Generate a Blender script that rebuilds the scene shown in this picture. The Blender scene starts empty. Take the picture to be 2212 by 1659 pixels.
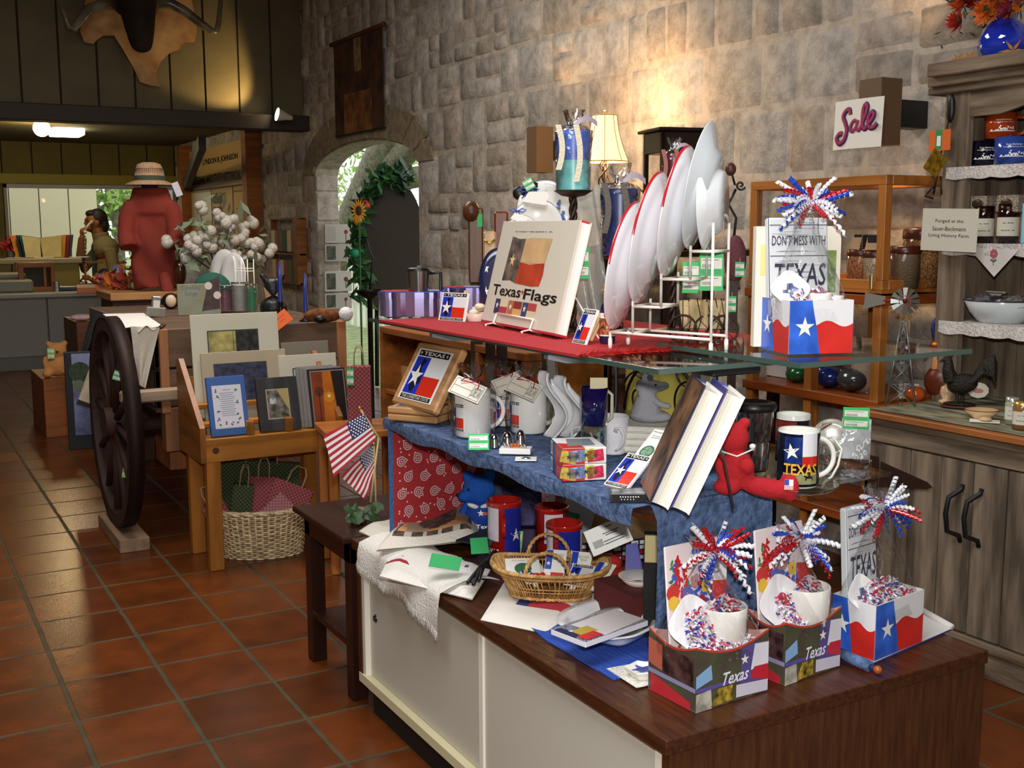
import bpy, math, random
import numpy as np
from mathutils import Matrix, Vector, noise
PI=math.pi; R=math.radians
random.seed(7)
SC=bpy.context.scene
# ---------- camera ----------
FPX,PIT,ROL,YAW,CH=2421.4,.1389,-.0037,.5152,1.4277      # focal length in px of 2212, pitch, roll, heading, eye height
_s,_c=math.sin(YAW),math.cos(YAW)
FW=Vector((_s*math.cos(PIT),_c*math.cos(PIT),-math.sin(PIT)))
_rt=Vector((_c,-_s,0)); _up=_rt.cross(FW)
RT=_rt*math.cos(ROL)+_up*math.sin(ROL); UP=RT.cross(FW)
CAM=Vector((0,0,CH))
cd=bpy.data.cameras.new('camera'); cam=bpy.data.objects.new('camera',cd); SC.collection.objects.link(cam)
cd.sensor_fit='HORIZONTAL'; cd.sensor_width=36; cd.lens=36*FPX/2212; cd.clip_start=.02; cd.clip_end=200
mw=Matrix.Identity(4)
for i,v in enumerate((RT,UP,-FW)):
    for j in range(3): mw[j][i]=v[j]
mw.translation=CAM; cam.matrix_world=mw; SC.camera=cam
# ---------- view and world ----------
vs=SC.view_settings; vs.view_transform='Standard'; vs.look='None'; vs.exposure=0.0; vs.gamma=1; vs.use_curve_mapping=False
w=bpy.data.worlds.new('sky'); SC.world=w; w.use_nodes=True
bg=w.node_tree.nodes['Background']; bg.inputs[0].default_value=(.93,.97,1,1); bg.inputs[1].default_value=1.7
def lamp(name,kind,loc,energy,col=(1,1,1),size=.1,aim=None,spot=None,sy=None):
    l=bpy.data.lights.new(name,kind); l.energy=energy; l.color=col
    if kind=='AREA':
        l.size=size
        if sy: l.shape='RECTANGLE'; l.size_y=sy
    else: l.shadow_soft_size=size
    if spot: l.spot_size=R(spot); l.spot_blend=.5
    o=bpy.data.objects.new(name,l); SC.collection.objects.link(o); o.location=loc
    if aim: o.rotation_euler=(Vector(aim)-Vector(loc)).to_track_quat('-Z','Y').to_euler()
    return o
# the photographer's flash, just above the lens
lamp('camera_flash','SPOT',(.04,.02,1.57),170,(1,.97,.93),.035,aim=(1.75,3.05,.9),spot=105)
# two added fill lights, unseen high overhead, to brighten the shop
lamp('shop_fill_light','AREA',(.3,1.2,3.4),88,(.98,.98,1),2.2,aim=(.3,1.2,0),sy=1.2)
lamp('shop_fill_light','AREA',(1.2,5.2,3.6),92,(1,.93,.84),2.0,aim=(1.2,5.2,0),sy=1.2)
# warm ceiling light over the desk
lamp('desk_ceiling_light','AREA',(1.9,12.6,2.75),42,(1,.80,.42),1.2,aim=(1.9,12.6,0),sy=.6)
# ---------- pixel rays (photo pixels of the 2212x1659 frame) ----------
def ray(x,y): return FW+RT*((x-1106)/FPX)-UP*((y-829.5)/FPX)
def wz(x,y,z=0): d=ray(x,y); return CAM+d*((z-CH)/d.z)
def wx(x,y,v): d=ray(x,y); return CAM+d*(v/d.x)
def wy(x,y,v): d=ray(x,y); return CAM+d*(v/d.y)
def px(p):
    d=Vector(p)-CAM; k=d.dot(FW); return (1106+FPX*d.dot(RT)/k, 829.5-FPX*d.dot(UP)/k)
def up(p,y):                                   # height above p at which the vertical through p is seen at row y
    a,b=-1.5,3.5
    for _ in range(40):
        m=(a+b)/2
        if px((p.x,p.y,p.z+m))[1]>y: a=m
        else: b=m
    return a
def dist(p): return (Vector(p)-CAM).dot(FW)
def size(n,p): return n*dist(p)/FPX            # metres spanned by n pixels at p
# ---------- materials ----------
MC={}
def lin(c): return c/12.92 if c<=.04045 else ((c+.055)/1.055)**2.4
def rgb(h): return tuple(lin(int(h[i:i+2],16)/255) for i in (1,3,5))+(1,)
def m(h,rough=.55,metal=0,spec=.5,trans=0,emit=0,bump=0,bs=60,var=0,vs_=8,alpha=1,stretch=None,h2=None,coat=0,thin=0):
    k=(h,rough,metal,spec,trans,emit,bump,bs,var,vs_,alpha,stretch,h2,coat,thin)
    if k in MC: return MC[k]
    M=bpy.data.materials.new('mat_'+h[1:]); M.use_nodes=True; nt=M.node_tree; N=nt.nodes; L=nt.links
    b=N['Principled BSDF']; I=b.inputs
    I['Base Color'].default_value=rgb(h); I['Roughness'].default_value=rough; I['Metallic'].default_value=metal
    I['Specular IOR Level'].default_value=spec; I['Transmission Weight'].default_value=trans; I['Alpha'].default_value=alpha
    I['Coat Weight'].default_value=coat
    if emit: I['Emission Color'].default_value=rgb(h); I['Emission Strength'].default_value=emit
    if bump or var:
        tc=N.new('ShaderNodeTexCoord'); mp=N.new('ShaderNodeMapping'); L.new(tc.outputs['Object'],mp.inputs[0])
        if stretch: mp.inputs['Scale'].default_value=stretch
        if var:
            n=N.new('ShaderNodeTexNoise'); n.inputs['Scale'].default_value=vs_; n.inputs['Detail'].default_value=6; L.new(mp.outputs[0],n.inputs[0])
            r=N.new('ShaderNodeValToRGB'); L.new(n.outputs[0],r.inputs[0]); c=rgb(h)
            r.color_ramp.elements[0].position=.35; r.color_ramp.elements[1].position=.65
            r.color_ramp.elements[0].color=tuple(v*(1-var) for v in c[:3])+(1,)
            r.color_ramp.elements[1].color=rgb(h2) if h2 else tuple(min(1,v*(1+var)) for v in c[:3])+(1,)
            L.new(r.outputs[0],I['Base Color'])
        if bump:
            n=N.new('ShaderNodeTexNoise'); n.inputs['Scale'].default_value=bs; n.inputs['Detail'].default_value=4; L.new(mp.outputs[0],n.inputs[0])
            bp=N.new('ShaderNodeBump'); bp.inputs['Strength'].default_value=bump; bp.inputs['Distance'].default_value=.01
            L.new(n.outputs[0],bp.inputs['Height']); L.new(bp.outputs[0],I['Normal'])
    MC[k]=M; return M
def wood(h,var=.35,rough=.45,axis='z',sc=9,h2=None,bump=.15):
    st={'x':(.12,1,1),'y':(1,.12,1),'z':(1,1,.12)}[axis]
    return m(h,rough,bump=bump,bs=sc*5,var=var,vs_=sc*2.2,stretch=st,h2=h2)
def film(gl=.25,rough=.08,tint=(1,1,1,1),bump=.6,bs=25):        # crinkled clear cellophane or thin glass
    k=('film',gl,rough,tint,bump,bs)
    if k in MC: return MC[k]
    M=bpy.data.materials.new('cellophane'); M.use_nodes=True; nt=M.node_tree; N=nt.nodes; L=nt.links
    N.remove(N['Principled BSDF']); o=N['Material Output']
    t=N.new('ShaderNodeBsdfTransparent'); t.inputs[0].default_value=tint
    g=N.new('ShaderNodeBsdfGlossy'); g.inputs['Roughness'].default_value=rough
    mx=N.new('ShaderNodeMixShader'); lw=N.new('ShaderNodeLayerWeight'); lw.inputs[0].default_value=gl
    L.new(lw.outputs['Facing'],mx.inputs[0]); L.new(t.outputs[0],mx.inputs[1]); L.new(g.outputs[0],mx.inputs[2]); L.new(mx.outputs[0],o.inputs[0])
    if bump:
        n=N.new('ShaderNodeTexNoise'); n.inputs['Scale'].default_value=bs; tc=N.new('ShaderNodeTexCoord'); L.new(tc.outputs['Object'],n.inputs[0])
        b=N.new('ShaderNodeBump'); b.inputs['Strength'].default_value=bump; b.inputs['Distance'].default_value=.02
        L.new(n.outputs[0],b.inputs['Height']); L.new(b.outputs[0],g.inputs['Normal']); L.new(b.outputs[0],lw.inputs['Normal'])
    MC[k]=M; return M
WH=m('#f2f0ea',.35,coat=.3); BK=m('#101010',.4); RED=m('#c8281c',.5); BLU=m('#2846b4',.45); CREAM=m('#e9e2cc',.6); PAPER=m('#efece2',.7)
CHROME=m('#c8c8cc',.15,1); IRON=m('#3a2c24',.45,.6); GLASS=film(.12,.03,(.93,.97,.95,1),0); TAGG=m('#3fc06a',.6); TAGL=m('#8fd66a',.6)
INK=m('#1a1a1e',.6); INKG=m('#555560',.7); WIRE=m('#f0ece0',.4); CEL=film()
# ---------- geometry builder ----------
def TR(x=0,y=0,z=0): return Matrix.Translation((x,y,z))
def RX(a): return Matrix.Rotation(R(a),4,'X')
def RY(a): return Matrix.Rotation(R(a),4,'Y')
def RZ(a): return Matrix.Rotation(R(a),4,'Z')
def SCL(x,y,z): return Matrix.Diagonal((x,y,z,1))
def basis(o,x,y,z=None):
    x=Vector(x).normalized(); y=Vector(y); y=(y-x*y.dot(x)).normalized(); z=x.cross(y)
    M=Matrix.Identity(4)
    for i,v in enumerate((x,y,z)):
        for j in range(3): M[j][i]=v[j]
    M.translation=o; return M
TXT={}
def textgeo(s,bold,shear):
    k=(s,bold,shear)
    if k not in TXT:
        c=bpy.data.curves.new('t','FONT'); c.body=s; c.resolution_u=2; c.offset=bold; c.shear=shear; c.align_x='CENTER'; c.space_line=.95
        o=bpy.data.objects.new('t',c); SC.collection.objects.link(o); dg=bpy.context.evaluated_depsgraph_get()
        me=bpy.data.meshes.new_from_object(o.evaluated_get(dg))
        v=[Vector((p.co.x,p.co.y)) for p in me.vertices]; f=[tuple(p.vertices) for p in me.polygons]
        bpy.data.objects.remove(o); bpy.data.meshes.remove(me); bpy.data.curves.remove(c)
        x0=min(p.x for p in v);x1=max(p.x for p in v);y0=min(p.y for p in v);y1=max(p.y for p in v)
        TXT[k]=([((p.x-x0)/(x1-x0)-.5,(p.y-y0)/(y1-y0)-.5) for p in v],f)
    return TXT[k]
class G:
    def __init__(s): s.v=[];s.f=[];s.mi=[];s.sm=[];s.ms=[];s.T=Matrix.Identity(4);s.warp=None
    def at(s,M=None): s.T=M or Matrix.Identity(4); return s
    def mat(s,mm):
        if mm not in s.ms: s.ms.append(mm)
        return s.ms.index(mm)
    def add(s,vs_,fs,mm,smooth=False):
        n=len(s.v); i=s.mat(mm)
        for p in vs_:
            p=Vector(p)
            if s.warp: p=s.warp(p)
            s.v.append(s.T@p)
        for f in fs: s.f.append(tuple(n+k for k in f)); s.mi.append(i); s.sm.append(smooth)
        return s
    def box(s,x0,y0,z0,x1,y1,z1,mm):
        v=[(x,y,z) for x in (x0,x1) for y in (y0,y1) for z in (z0,z1)]
        return s.add(v,[(0,1,3,2),(4,6,7,5),(0,4,5,1),(2,3,7,6),(0,2,6,4),(1,5,7,3)],mm)
    def bbox(s,x0,y0,z0,x1,y1,z1,mm,b=.003):            # box with chamfered edges
        b=min(b,(x1-x0)*.4,(y1-y0)*.4,(z1-z0)*.4)
        X=(x0,x1);Y=(y0,y1);Z=(z0,z1); v=[];idx={}
        for i in (0,1):
            for j in (0,1):
                for k in (0,1):
                    sx,sy,sz=(b,-b)[i],(b,-b)[j],(b,-b)[k]
                    idx[i,j,k]=len(v); v+=[(X[i],Y[j]+sy,Z[k]+sz),(X[i]+sx,Y[j],Z[k]+sz),(X[i]+sx,Y[j]+sy,Z[k])]
        f=[]
        for i in (0,1): f.append([idx[i,0,0],idx[i,1,0],idx[i,1,1],idx[i,0,1]])
        for j in (0,1): f.append([idx[0,j,0]+1,idx[1,j,0]+1,idx[1,j,1]+1,idx[0,j,1]+1])
        for k in (0,1): f.append([idx[0,0,k]+2,idx[1,0,k]+2,idx[1,1,k]+2,idx[0,1,k]+2])
        for i in (0,1):
            for j in (0,1): f.append([idx[i,j,0],idx[i,j,1],idx[i,j,1]+1,idx[i,j,0]+1])
        for i in (0,1):
            for k in (0,1): f.append([idx[i,0,k],idx[i,1,k],idx[i,1,k]+2,idx[i,0,k]+2])
        for j in (0,1):
            for k in (0,1): f.append([idx[0,j,k]+1,idx[1,j,k]+1,idx[1,j,k]+2,idx[0,j,k]+2])
        for i in (0,1):
            for j in (0,1):
                for k in (0,1): a=idx[i,j,k]; f.append([a,a+1,a+2])
        return s.add(v,f,mm)
    def lathe(s,prof,mm,seg=24,smooth=True,a0=0,a1=2*PI,mf=None):
        full=abs(a1-a0-2*PI)<1e-6; n=seg if full else seg+1; v=[]
        for r,z in prof:
            for i in range(n):
                a=a0+(a1-a0)*i/seg; v.append((r*math.cos(a),r*math.sin(a),z))
        base=len(s.v); s.add(v,[],mm)
        for j in range(len(prof)-1):
            mi=s.mat(mf(j) if mf else mm)
            for i in range(seg):
                k=(i+1)%n if full else i+1
                s.f.append((base+j*n+i,base+j*n+k,base+(j+1)*n+k,base+(j+1)*n+i)); s.mi.append(mi); s.sm.append(smooth)
        return s
    def cyl(s,r,z0,z1,mm,seg=24,r1=None,cx=0,cy=0):
        T=s.T; s.T=T@TR(cx,cy,0); r1=r if r1 is None else r1
        s.lathe([(r,z0),(r1,z1)],mm,seg); n=[(r*math.cos(2*PI*i/seg),r*math.sin(2*PI*i/seg),z0) for i in range(seg)]; s.add(n,[tuple(range(seg))[::-1]],mm)
        n=[(r1*math.cos(2*PI*i/seg),r1*math.sin(2*PI*i/seg),z1) for i in range(seg)]; s.add(n,[tuple(range(seg))],mm); s.T=T; return s
    def tube(s,pts,r,mm,seg=6,closed=False,cap=True):
        P=[Vector(p) for p in pts]; n=len(P); rr=r if callable(r) else (lambda t:r); v=[];up_=None
        for i,p in enumerate(P):
            t=(P[(i+1)%n]-P[i-1]) if closed else (P[min(i+1,n-1)]-P[max(i-1,0)])
            if t.length<1e-9: t=Vector((0,0,1))
            t.normalize()
            if up_ is None: up_=t.orthogonal().normalized()
            up_=(up_-t*up_.dot(t)); up_=up_.normalized() if up_.length>1e-6 else t.orthogonal().normalized()
            b=t.cross(up_); q=rr(i/max(1,n-1))
            for k in range(seg):
                a=2*PI*k/seg; v.append(p+(up_*math.cos(a)+b*math.sin(a))*q)
        f=[]
        for i in range(n if closed else n-1):
            j=(i+1)%n
            for k in range(seg): l=(k+1)%seg; f.append((i*seg+k,i*seg+l,j*seg+l,j*seg+k))
        if not closed and cap: f+= [tuple(range(seg))[::-1],tuple((n-1)*seg+k for k in range(seg))]
        return s.add(v,f,mm,True)
    def rod(s,a,b,r,mm,seg=8): return s.tube([a,b],r,mm,seg)
    def flat(s,pts,mm,z=0): return s.add([(p[0],p[1],z) for p in pts],[tuple(range(len(pts)))],mm)
    def rect(s,x0,y0,x1,y1,mm,z=0,n=1):
        v=[];f=[]
        for i in range(n+1): x=x0+(x1-x0)*i/n; v+=[(x,y0,z),(x,y1,z)]
        for i in range(n): f.append((2*i,2*i+2,2*i+3,2*i+1))
        return s.add(v,f,mm)
    def disc(s,cx,cy,r,mm,z=0,seg=20,ry=None): return s.flat([(cx+r*math.cos(2*PI*i/seg),cy+(ry or r)*math.sin(2*PI*i/seg)) for i in range(seg)],mm,z)
    def star(s,cx,cy,r,mm,z=0,rot=90,inner=.382):
        p=[(cx+(r if i%2==0 else r*inner)*math.cos(R(rot+36*i)),cy+(r if i%2==0 else r*inner)*math.sin(R(rot+36*i))) for i in range(10)]
        v=[(cx,cy,z)]+[(a,b,z) for a,b in p]; return s.add(v,[(0,i+1,(i+1)%10+1) for i in range(10)],mm)
    def text(s,t,cx,cy,w,h,mm,z=0,bold=0,shear=0,rot=0):
        v,f=textgeo(t,bold,shear); c,q=math.cos(R(rot)),math.sin(R(rot))
        return s.add([(cx+x*w*c-y*h*q,cy+x*w*q+y*h*c,z) for x,y in v],f,mm)
    def sheet(s,fn,nu,nv,mm,smooth=True,mf=None,closeu=False):
        v=[fn(i/nu,j/nv) for j in range(nv+1) for i in range(nu+1)]; base=len(s.v); s.add(v,[],mm)
        for j in range(nv):
            for i in range(nu):
                a=base+j*(nu+1)+i; s.f.append((a,a+1,a+nu+2,a+nu+1)); s.mi.append(s.mat(mf((i+.5)/nu,(j+.5)/nv) if mf else mm)); s.sm.append(smooth)
        return s
    def ell(s,c,r,mm,seg=14,rings=9,M=None):
        r=(r,r,r) if not hasattr(r,'__len__') else r; T=s.T; s.T=T@TR(*c)@(M or Matrix.Identity(4))@SCL(*r)
        s.lathe([(max(1e-4,math.sin(PI*j/rings)),-math.cos(PI*j/rings)) for j in range(rings+1)],mm,seg); s.T=T; return s
    def prism(s,pts,z0,z1,mm,ms=None):
        n=len(pts); v=[(p[0],p[1],z0) for p in pts]+[(p[0],p[1],z1) for p in pts]
        s.add(v,[tuple(range(n,2*n))],mm); k=len(s.v)-2*n
        s.f.append(tuple(k+i for i in range(n))[::-1]); s.mi.append(s.mat(mm)); s.sm.append(False)
        for i in range(n): s.f.append((k+i,k+(i+1)%n,k+n+(i+1)%n,k+n+i)); s.mi.append(s.mat(ms or mm)); s.sm.append(False)
        return s
    def mesh(s,name):
        me=bpy.data.meshes.new(name); me.from_pydata([tuple(p) for p in s.v],[],s.f)
        for x in s.ms: me.materials.append(x)
        me.polygons.foreach_set('material_index',s.mi); me.polygons.foreach_set('use_smooth',s.sm); me.update(); return me
    def fused(s,vox=.004,smooth=4,mf=None,name='m'):      # one continuous skin over everything added
        me=s.mesh(name); o=bpy.data.objects.new('t',me); SC.collection.objects.link(o)
        r=o.modifiers.new('r','REMESH'); r.mode='VOXEL'; r.voxel_size=vox
        q=o.modifiers.new('s','SMOOTH'); q.iterations=smooth; q.factor=.6
        n=bpy.data.meshes.new_from_object(o.evaluated_get(bpy.context.evaluated_depsgraph_get()))
        bpy.data.objects.remove(o); bpy.data.meshes.remove(me); n.materials.clear()
        for x in s.ms: n.materials.append(x)
        for p in n.polygons:
            p.use_smooth=True; p.material_index=s.mat(mf(p.center)) if mf else 0
        if len(s.ms)>len(n.materials):
            for x in s.ms[len(n.materials):]: n.materials.append(x)
        return n
LINKS=[]
def put(name,g,M=None,parent=None):
    me=g.mesh(name) if isinstance(g,G) else g
    o=bpy.data.objects.new(name,me); SC.collection.objects.link(o)
    if parent: o.parent=parent
    o.matrix_basis=M or Matrix.Identity(4); return o
def tag(o,label,cat,group=None,kind=None):
    if label: o['label']=label
    if cat: o['category']=cat
    if group: o['group']=group
    if kind: o['kind']=kind
    return o
def thing(name,label,cat,M,group=None):
    o=bpy.data.objects.new(name,None); SC.collection.objects.link(o); o.empty_display_size=.02; o.matrix_basis=M if isinstance(M,Matrix) else TR(*M)
    return tag(o,label,cat,group)
def solo(name,g,label,cat,M=None,group=None): return tag(put(name,g,M),label,cat,group)
def struct(name,g,M=None): o=put(name,g,M); o['kind']='structure'; return o
def part(name,g,parent,M=None,label=None,kind=None):
    o=put(name,g,M,parent)
    if label:o['label']=label
    if kind:o['kind']=kind
    return o
def dup(root,M,label=None,skip=()):
    def cp(o,par):
        c=o.copy(); SC.collection.objects.link(c); c.parent=par
        if par is not None: c.matrix_parent_inverse=Matrix.Identity(4); c.matrix_basis=o.matrix_basis.copy()
        for ch in KIDS(o):
            if ch.name.split('.')[0] not in skip: cp(ch,c)
        return c
    r=cp(root,None); r.matrix_basis=M
    if label: r['label']=label
    return r
def KIDS(o): return [c for c in bpy.data.objects if c.parent==o]
def face(p,a=0): # frame at p whose -y looks at the camera, turned by a degrees
    d=Vector(p)-CAM; return TR(*p)@RZ(-math.degrees(math.atan2(d.x,d.y))+a)
def board(bl,br,t,z,tx=None): # frame of an upright or leaning board: bottom corners on plane z (pixels), top-left seen at pixel t
    a=wz(*bl,z); b=wz(*br,z); u=(b-a); w_=u.length; u.normalize()
    d=ray(*t); k=((a-CAM).dot(u))/d.dot(u); p=CAM+d*k; v=p-a
    return basis(a,u,v),w_,v.length
def lonestar(g,w,h,z=.0006,n=1):
    g.rect(0,0,w,h,m('#f4f2ee',.25,coat=.5),z,n); g.rect(.06*w,.86*h,.94*w,.97*h,BK,z*2,n); g.text('TEXAS',.5*w,.915*h,.62*w,.07*h,WH,z*3,bold=.02)
    g.star(.12*w,.915*h,.04*h,WH,z*3); g.star(.88*w,.915*h,.04*h,WH,z*3)
    g.rect(.06*w,.12*h,.46*w,.84*h,m('#2438b8',.3),z*2,n); g.rect(.46*w,.48*h,.94*w,.84*h,m('#e4e4e6',.3),z*2,n); g.rect(.46*w,.12*h,.94*w,.48*h,m('#d8301c',.3),z*2,n)
    g.flat([(w*a,h*b) for a,b in ((.2,.2),(.3,.14),(.36,.3),(.44,.36),(.4,.5),(.3,.64),(.38,.78),(.26,.82),(.24,.7),(.17,.6),(.14,.4))],m('#14142c',.4),z*3)
    g.star(.25*w,.46*h,.2*w,WH,z*4); g.rect(.06*w,.02*h,.94*w,.1*h,BK,z*2,n); g.text('THE LONESTAR STATE',.5*w,.06*h,.8*w,.055*h,WH,z*3)
def price(g,w,h,hue=None,z=.0005):
    q=hue or TAGG; g.rect(0,0,w,h,q,0); g.rect(.06*w,.58*h,.94*w,.86*h,PAPER,z); g.rect(.06*w,.12*h,.94*w,.38*h,PAPER,z)
    for i in range(9): g.rect((.12+.05*i)*w,.6*h,(.14+.05*i)*w,.7*h,INK,z*2); g.rect((.12+.05*i)*w,.15*h,(.14+.05*i)*w,.24*h,INK,z*2)
    for k in (.8,.32): g.rect(.12*w,k*h,.8*w,(k+.015)*h,INKG,z*2)
    for k in (.52,.46): g.rect(.1*w,k*h,.9*w,(k+.01)*h,INKG,z*2)
    g.rect(0,0,w,h,q,-.0006)
def tagcard(px0,px1,py0,py1,d,label,hue=None,tilt=0,lean=0):   # a price ticket hanging at distance d along the ray
    c=ray((px0+px1)/2,(py0+py1)/2); p=CAM+c*d; w_=size(px1-px0,p); h_=size(py1-py0,p)
    g=G(); g.at(TR(-w_/2,-h_/2,0)); price(g,w_,h_,hue); g.at(); g.rod((0,h_*.42,.0005),(0,h_*.75,-.004),.0006,WH,4)
    return solo('price_tag',g,label,'tag',face(p)@RX(90+lean)@RZ(tilt),'green price tags')
# ================= the room =================
WX=3.6; BY=10.25          # face of the stone wall, plane of the beam
def tile_floor():
    M=bpy.data.materials.new('saltillo_tile'); M.use_nodes=True; nt=M.node_tree; N=nt.nodes; L=nt.links; b=N['Principled BSDF']
    tc=N.new('ShaderNodeTexCoord'); mp=N.new('ShaderNodeMapping'); L.new(tc.outputs['Object'],mp.inputs[0])
    dn=N.new('ShaderNodeTexNoise'); dn.inputs['Scale'].default_value=9; L.new(tc.outputs['Object'],dn.inputs[0])
    ad=N.new('ShaderNodeVectorMath'); ad.operation='MULTIPLY_ADD'; ad.inputs[1].default_value=(.008,.008,0); L.new(dn.outputs['Color'],ad.inputs[0]); L.new(mp.outputs[0],ad.inputs[2])
    br=N.new('ShaderNodeTexBrick'); br.offset=0; br.inputs['Scale'].default_value=1; br.inputs['Brick Width'].default_value=.2935; br.inputs['Row Height'].default_value=.3175
    br.inputs['Mortar Size'].default_value=.0085; br.inputs['Mortar Smooth'].default_value=.3; br.inputs['Bias'].default_value=0
    mp.inputs['Location'].default_value=(-.425+.2935*40-.004,-3.017+.3175*40-.004,0); L.new(ad.outputs[0],br.inputs[0])
    br.inputs['Color1'].default_value=rgb('#703815'); br.inputs['Color2'].default_value=rgb('#5a2c0f'); br.inputs['Mortar'].default_value=rgb('#4c4128')
    n=N.new('ShaderNodeTexNoise'); n.inputs['Scale'].default_value=7; n.inputs['Detail'].default_value=8; L.new(tc.outputs['Object'],n.inputs[0])
    r=N.new('ShaderNodeValToRGB'); r.color_ramp.elements[0].position=.3; r.color_ramp.elements[0].color=(.62,.62,.62,1); r.color_ramp.elements[1].position=.7; r.color_ramp.elements[1].color=(1.15,1.1,1,1); L.new(n.outputs[0],r.inputs[0])
    mx=N.new('ShaderNodeMix'); mx.data_type='RGBA'; mx.blend_type='MULTIPLY'; mx.inputs[0].default_value=1; L.new(br.outputs[0],mx.inputs[6]); L.new(r.outputs[0],mx.inputs[7])
    vo=N.new('ShaderNodeTexVoronoi'); vo.inputs['Scale'].default_value=13; L.new(tc.outputs['Object'],vo.inputs[0])   # pits in the clay
    r2=N.new('ShaderNodeValToRGB'); r2.color_ramp.elements[0].position=.035; r2.color_ramp.elements[0].color=(.25,.2,.15,1); r2.color_ramp.elements[1].position=.06; r2.color_ramp.elements[1].color=(1,1,1,1); L.new(vo.outputs['Distance'],r2.inputs[0])
    m2=N.new('ShaderNodeMix'); m2.data_type='RGBA'; m2.blend_type='MULTIPLY'; m2.inputs[0].default_value=.8; L.new(mx.outputs[2],m2.inputs[6]); L.new(r2.outputs[0],m2.inputs[7]); L.new(m2.outputs[2],b.inputs['Base Color'])
    rr=N.new('ShaderNodeMapRange'); rr.inputs[3].default_value=.27; rr.inputs[4].default_value=.8; L.new(br.outputs['Fac'],rr.inputs[0]); L.new(rr.outputs[0],b.inputs['Roughness'])
    b.inputs['Specular IOR Level'].default_value=.45
    bp=N.new('ShaderNodeBump'); bp.inputs['Strength'].default_value=.5; bp.inputs['Distance'].default_value=.006; bp.invert=True
    sm=N.new('ShaderNodeMath'); sm.operation='MULTIPLY_ADD'; sm.inputs[1].default_value=.25; L.new(n.outputs[0],sm.inputs[0]); L.new(br.outputs['Fac'],sm.inputs[2])
    L.new(sm.outputs[0],bp.inputs['Height']); L.new(bp.outputs[0],b.inputs['Normal']); return M
g=G(); g.box(-4,-3,-.1,WX+.26,19,0,tile_floor()); struct('floor',g)
# --- limestone wall with an arched doorway
D0,D1=wx(905,450,WX).y,wx(683,450,WX).y; ZS=wx(742,378,WX+.22).z; ZA=wx(800,314,WX+.22).z
def inarch(y,z,pad=0):
    if not D0-pad<y<D1+pad: return False
    u=(y-(D0+D1)/2)/((D1-D0)/2+pad); return z<ZS+(ZA-ZS+pad)*math.sqrt(max(0,1-u*u*.98))
def stonemat(mort=False):
    M=bpy.data.materials.new('limestone'); M.use_nodes=True; nt=M.node_tree; N=nt.nodes; L=nt.links; b=N['Principled BSDF']; b.inputs['Roughness'].default_value=.9; b.inputs['Specular IOR Level'].default_value=.2
    tc=N.new('ShaderNodeTexCoord'); n=N.new('ShaderNodeTexNoise'); n.inputs['Scale'].default_value=14; n.inputs['Detail'].default_value=9; n.inputs['Roughness'].default_value=.65; L.new(tc.outputs['Object'],n.inputs[0])
    r=N.new('ShaderNodeValToRGB'); r.color_ramp.elements[0].position=.34; r.color_ramp.elements[0].color=(.62,.62,.62,1); r.color_ramp.elements[1].position=.6; r.color_ramp.elements[1].color=(1.12,1.12,1.12,1); L.new(n.outputs[0],r.inputs[0])
    mx=N.new('ShaderNodeMix'); mx.data_type='RGBA'; mx.blend_type='MULTIPLY'; mx.inputs[0].default_value=.9; L.new(r.outputs[0],mx.inputs[7])
    if mort: mx.inputs[6].default_value=rgb('#bdb2a4')
    else: a=N.new('ShaderNodeAttribute'); a.attribute_name='stone'; L.new(a.outputs[0],mx.inputs[6])
    L.new(mx.outputs[2],b.inputs['Base Color'])
    n2=N.new('ShaderNodeTexNoise'); n2.inputs['Scale'].default_value=32; n2.inputs['Detail'].default_value=8; n2.inputs['Roughness'].default_value=.7; L.new(tc.outputs['Object'],n2.inputs[0])
    bp=N.new('ShaderNodeBump'); bp.inputs['Strength'].default_value=.3 if mort else 1.0; bp.inputs['Distance'].default_value=.018; L.new(n2.outputs[0],bp.inputs['Height']); L.new(bp.outputs[0],b.inputs['Normal']); return M
SM=stonemat(); MM=stonemat(True)
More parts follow.
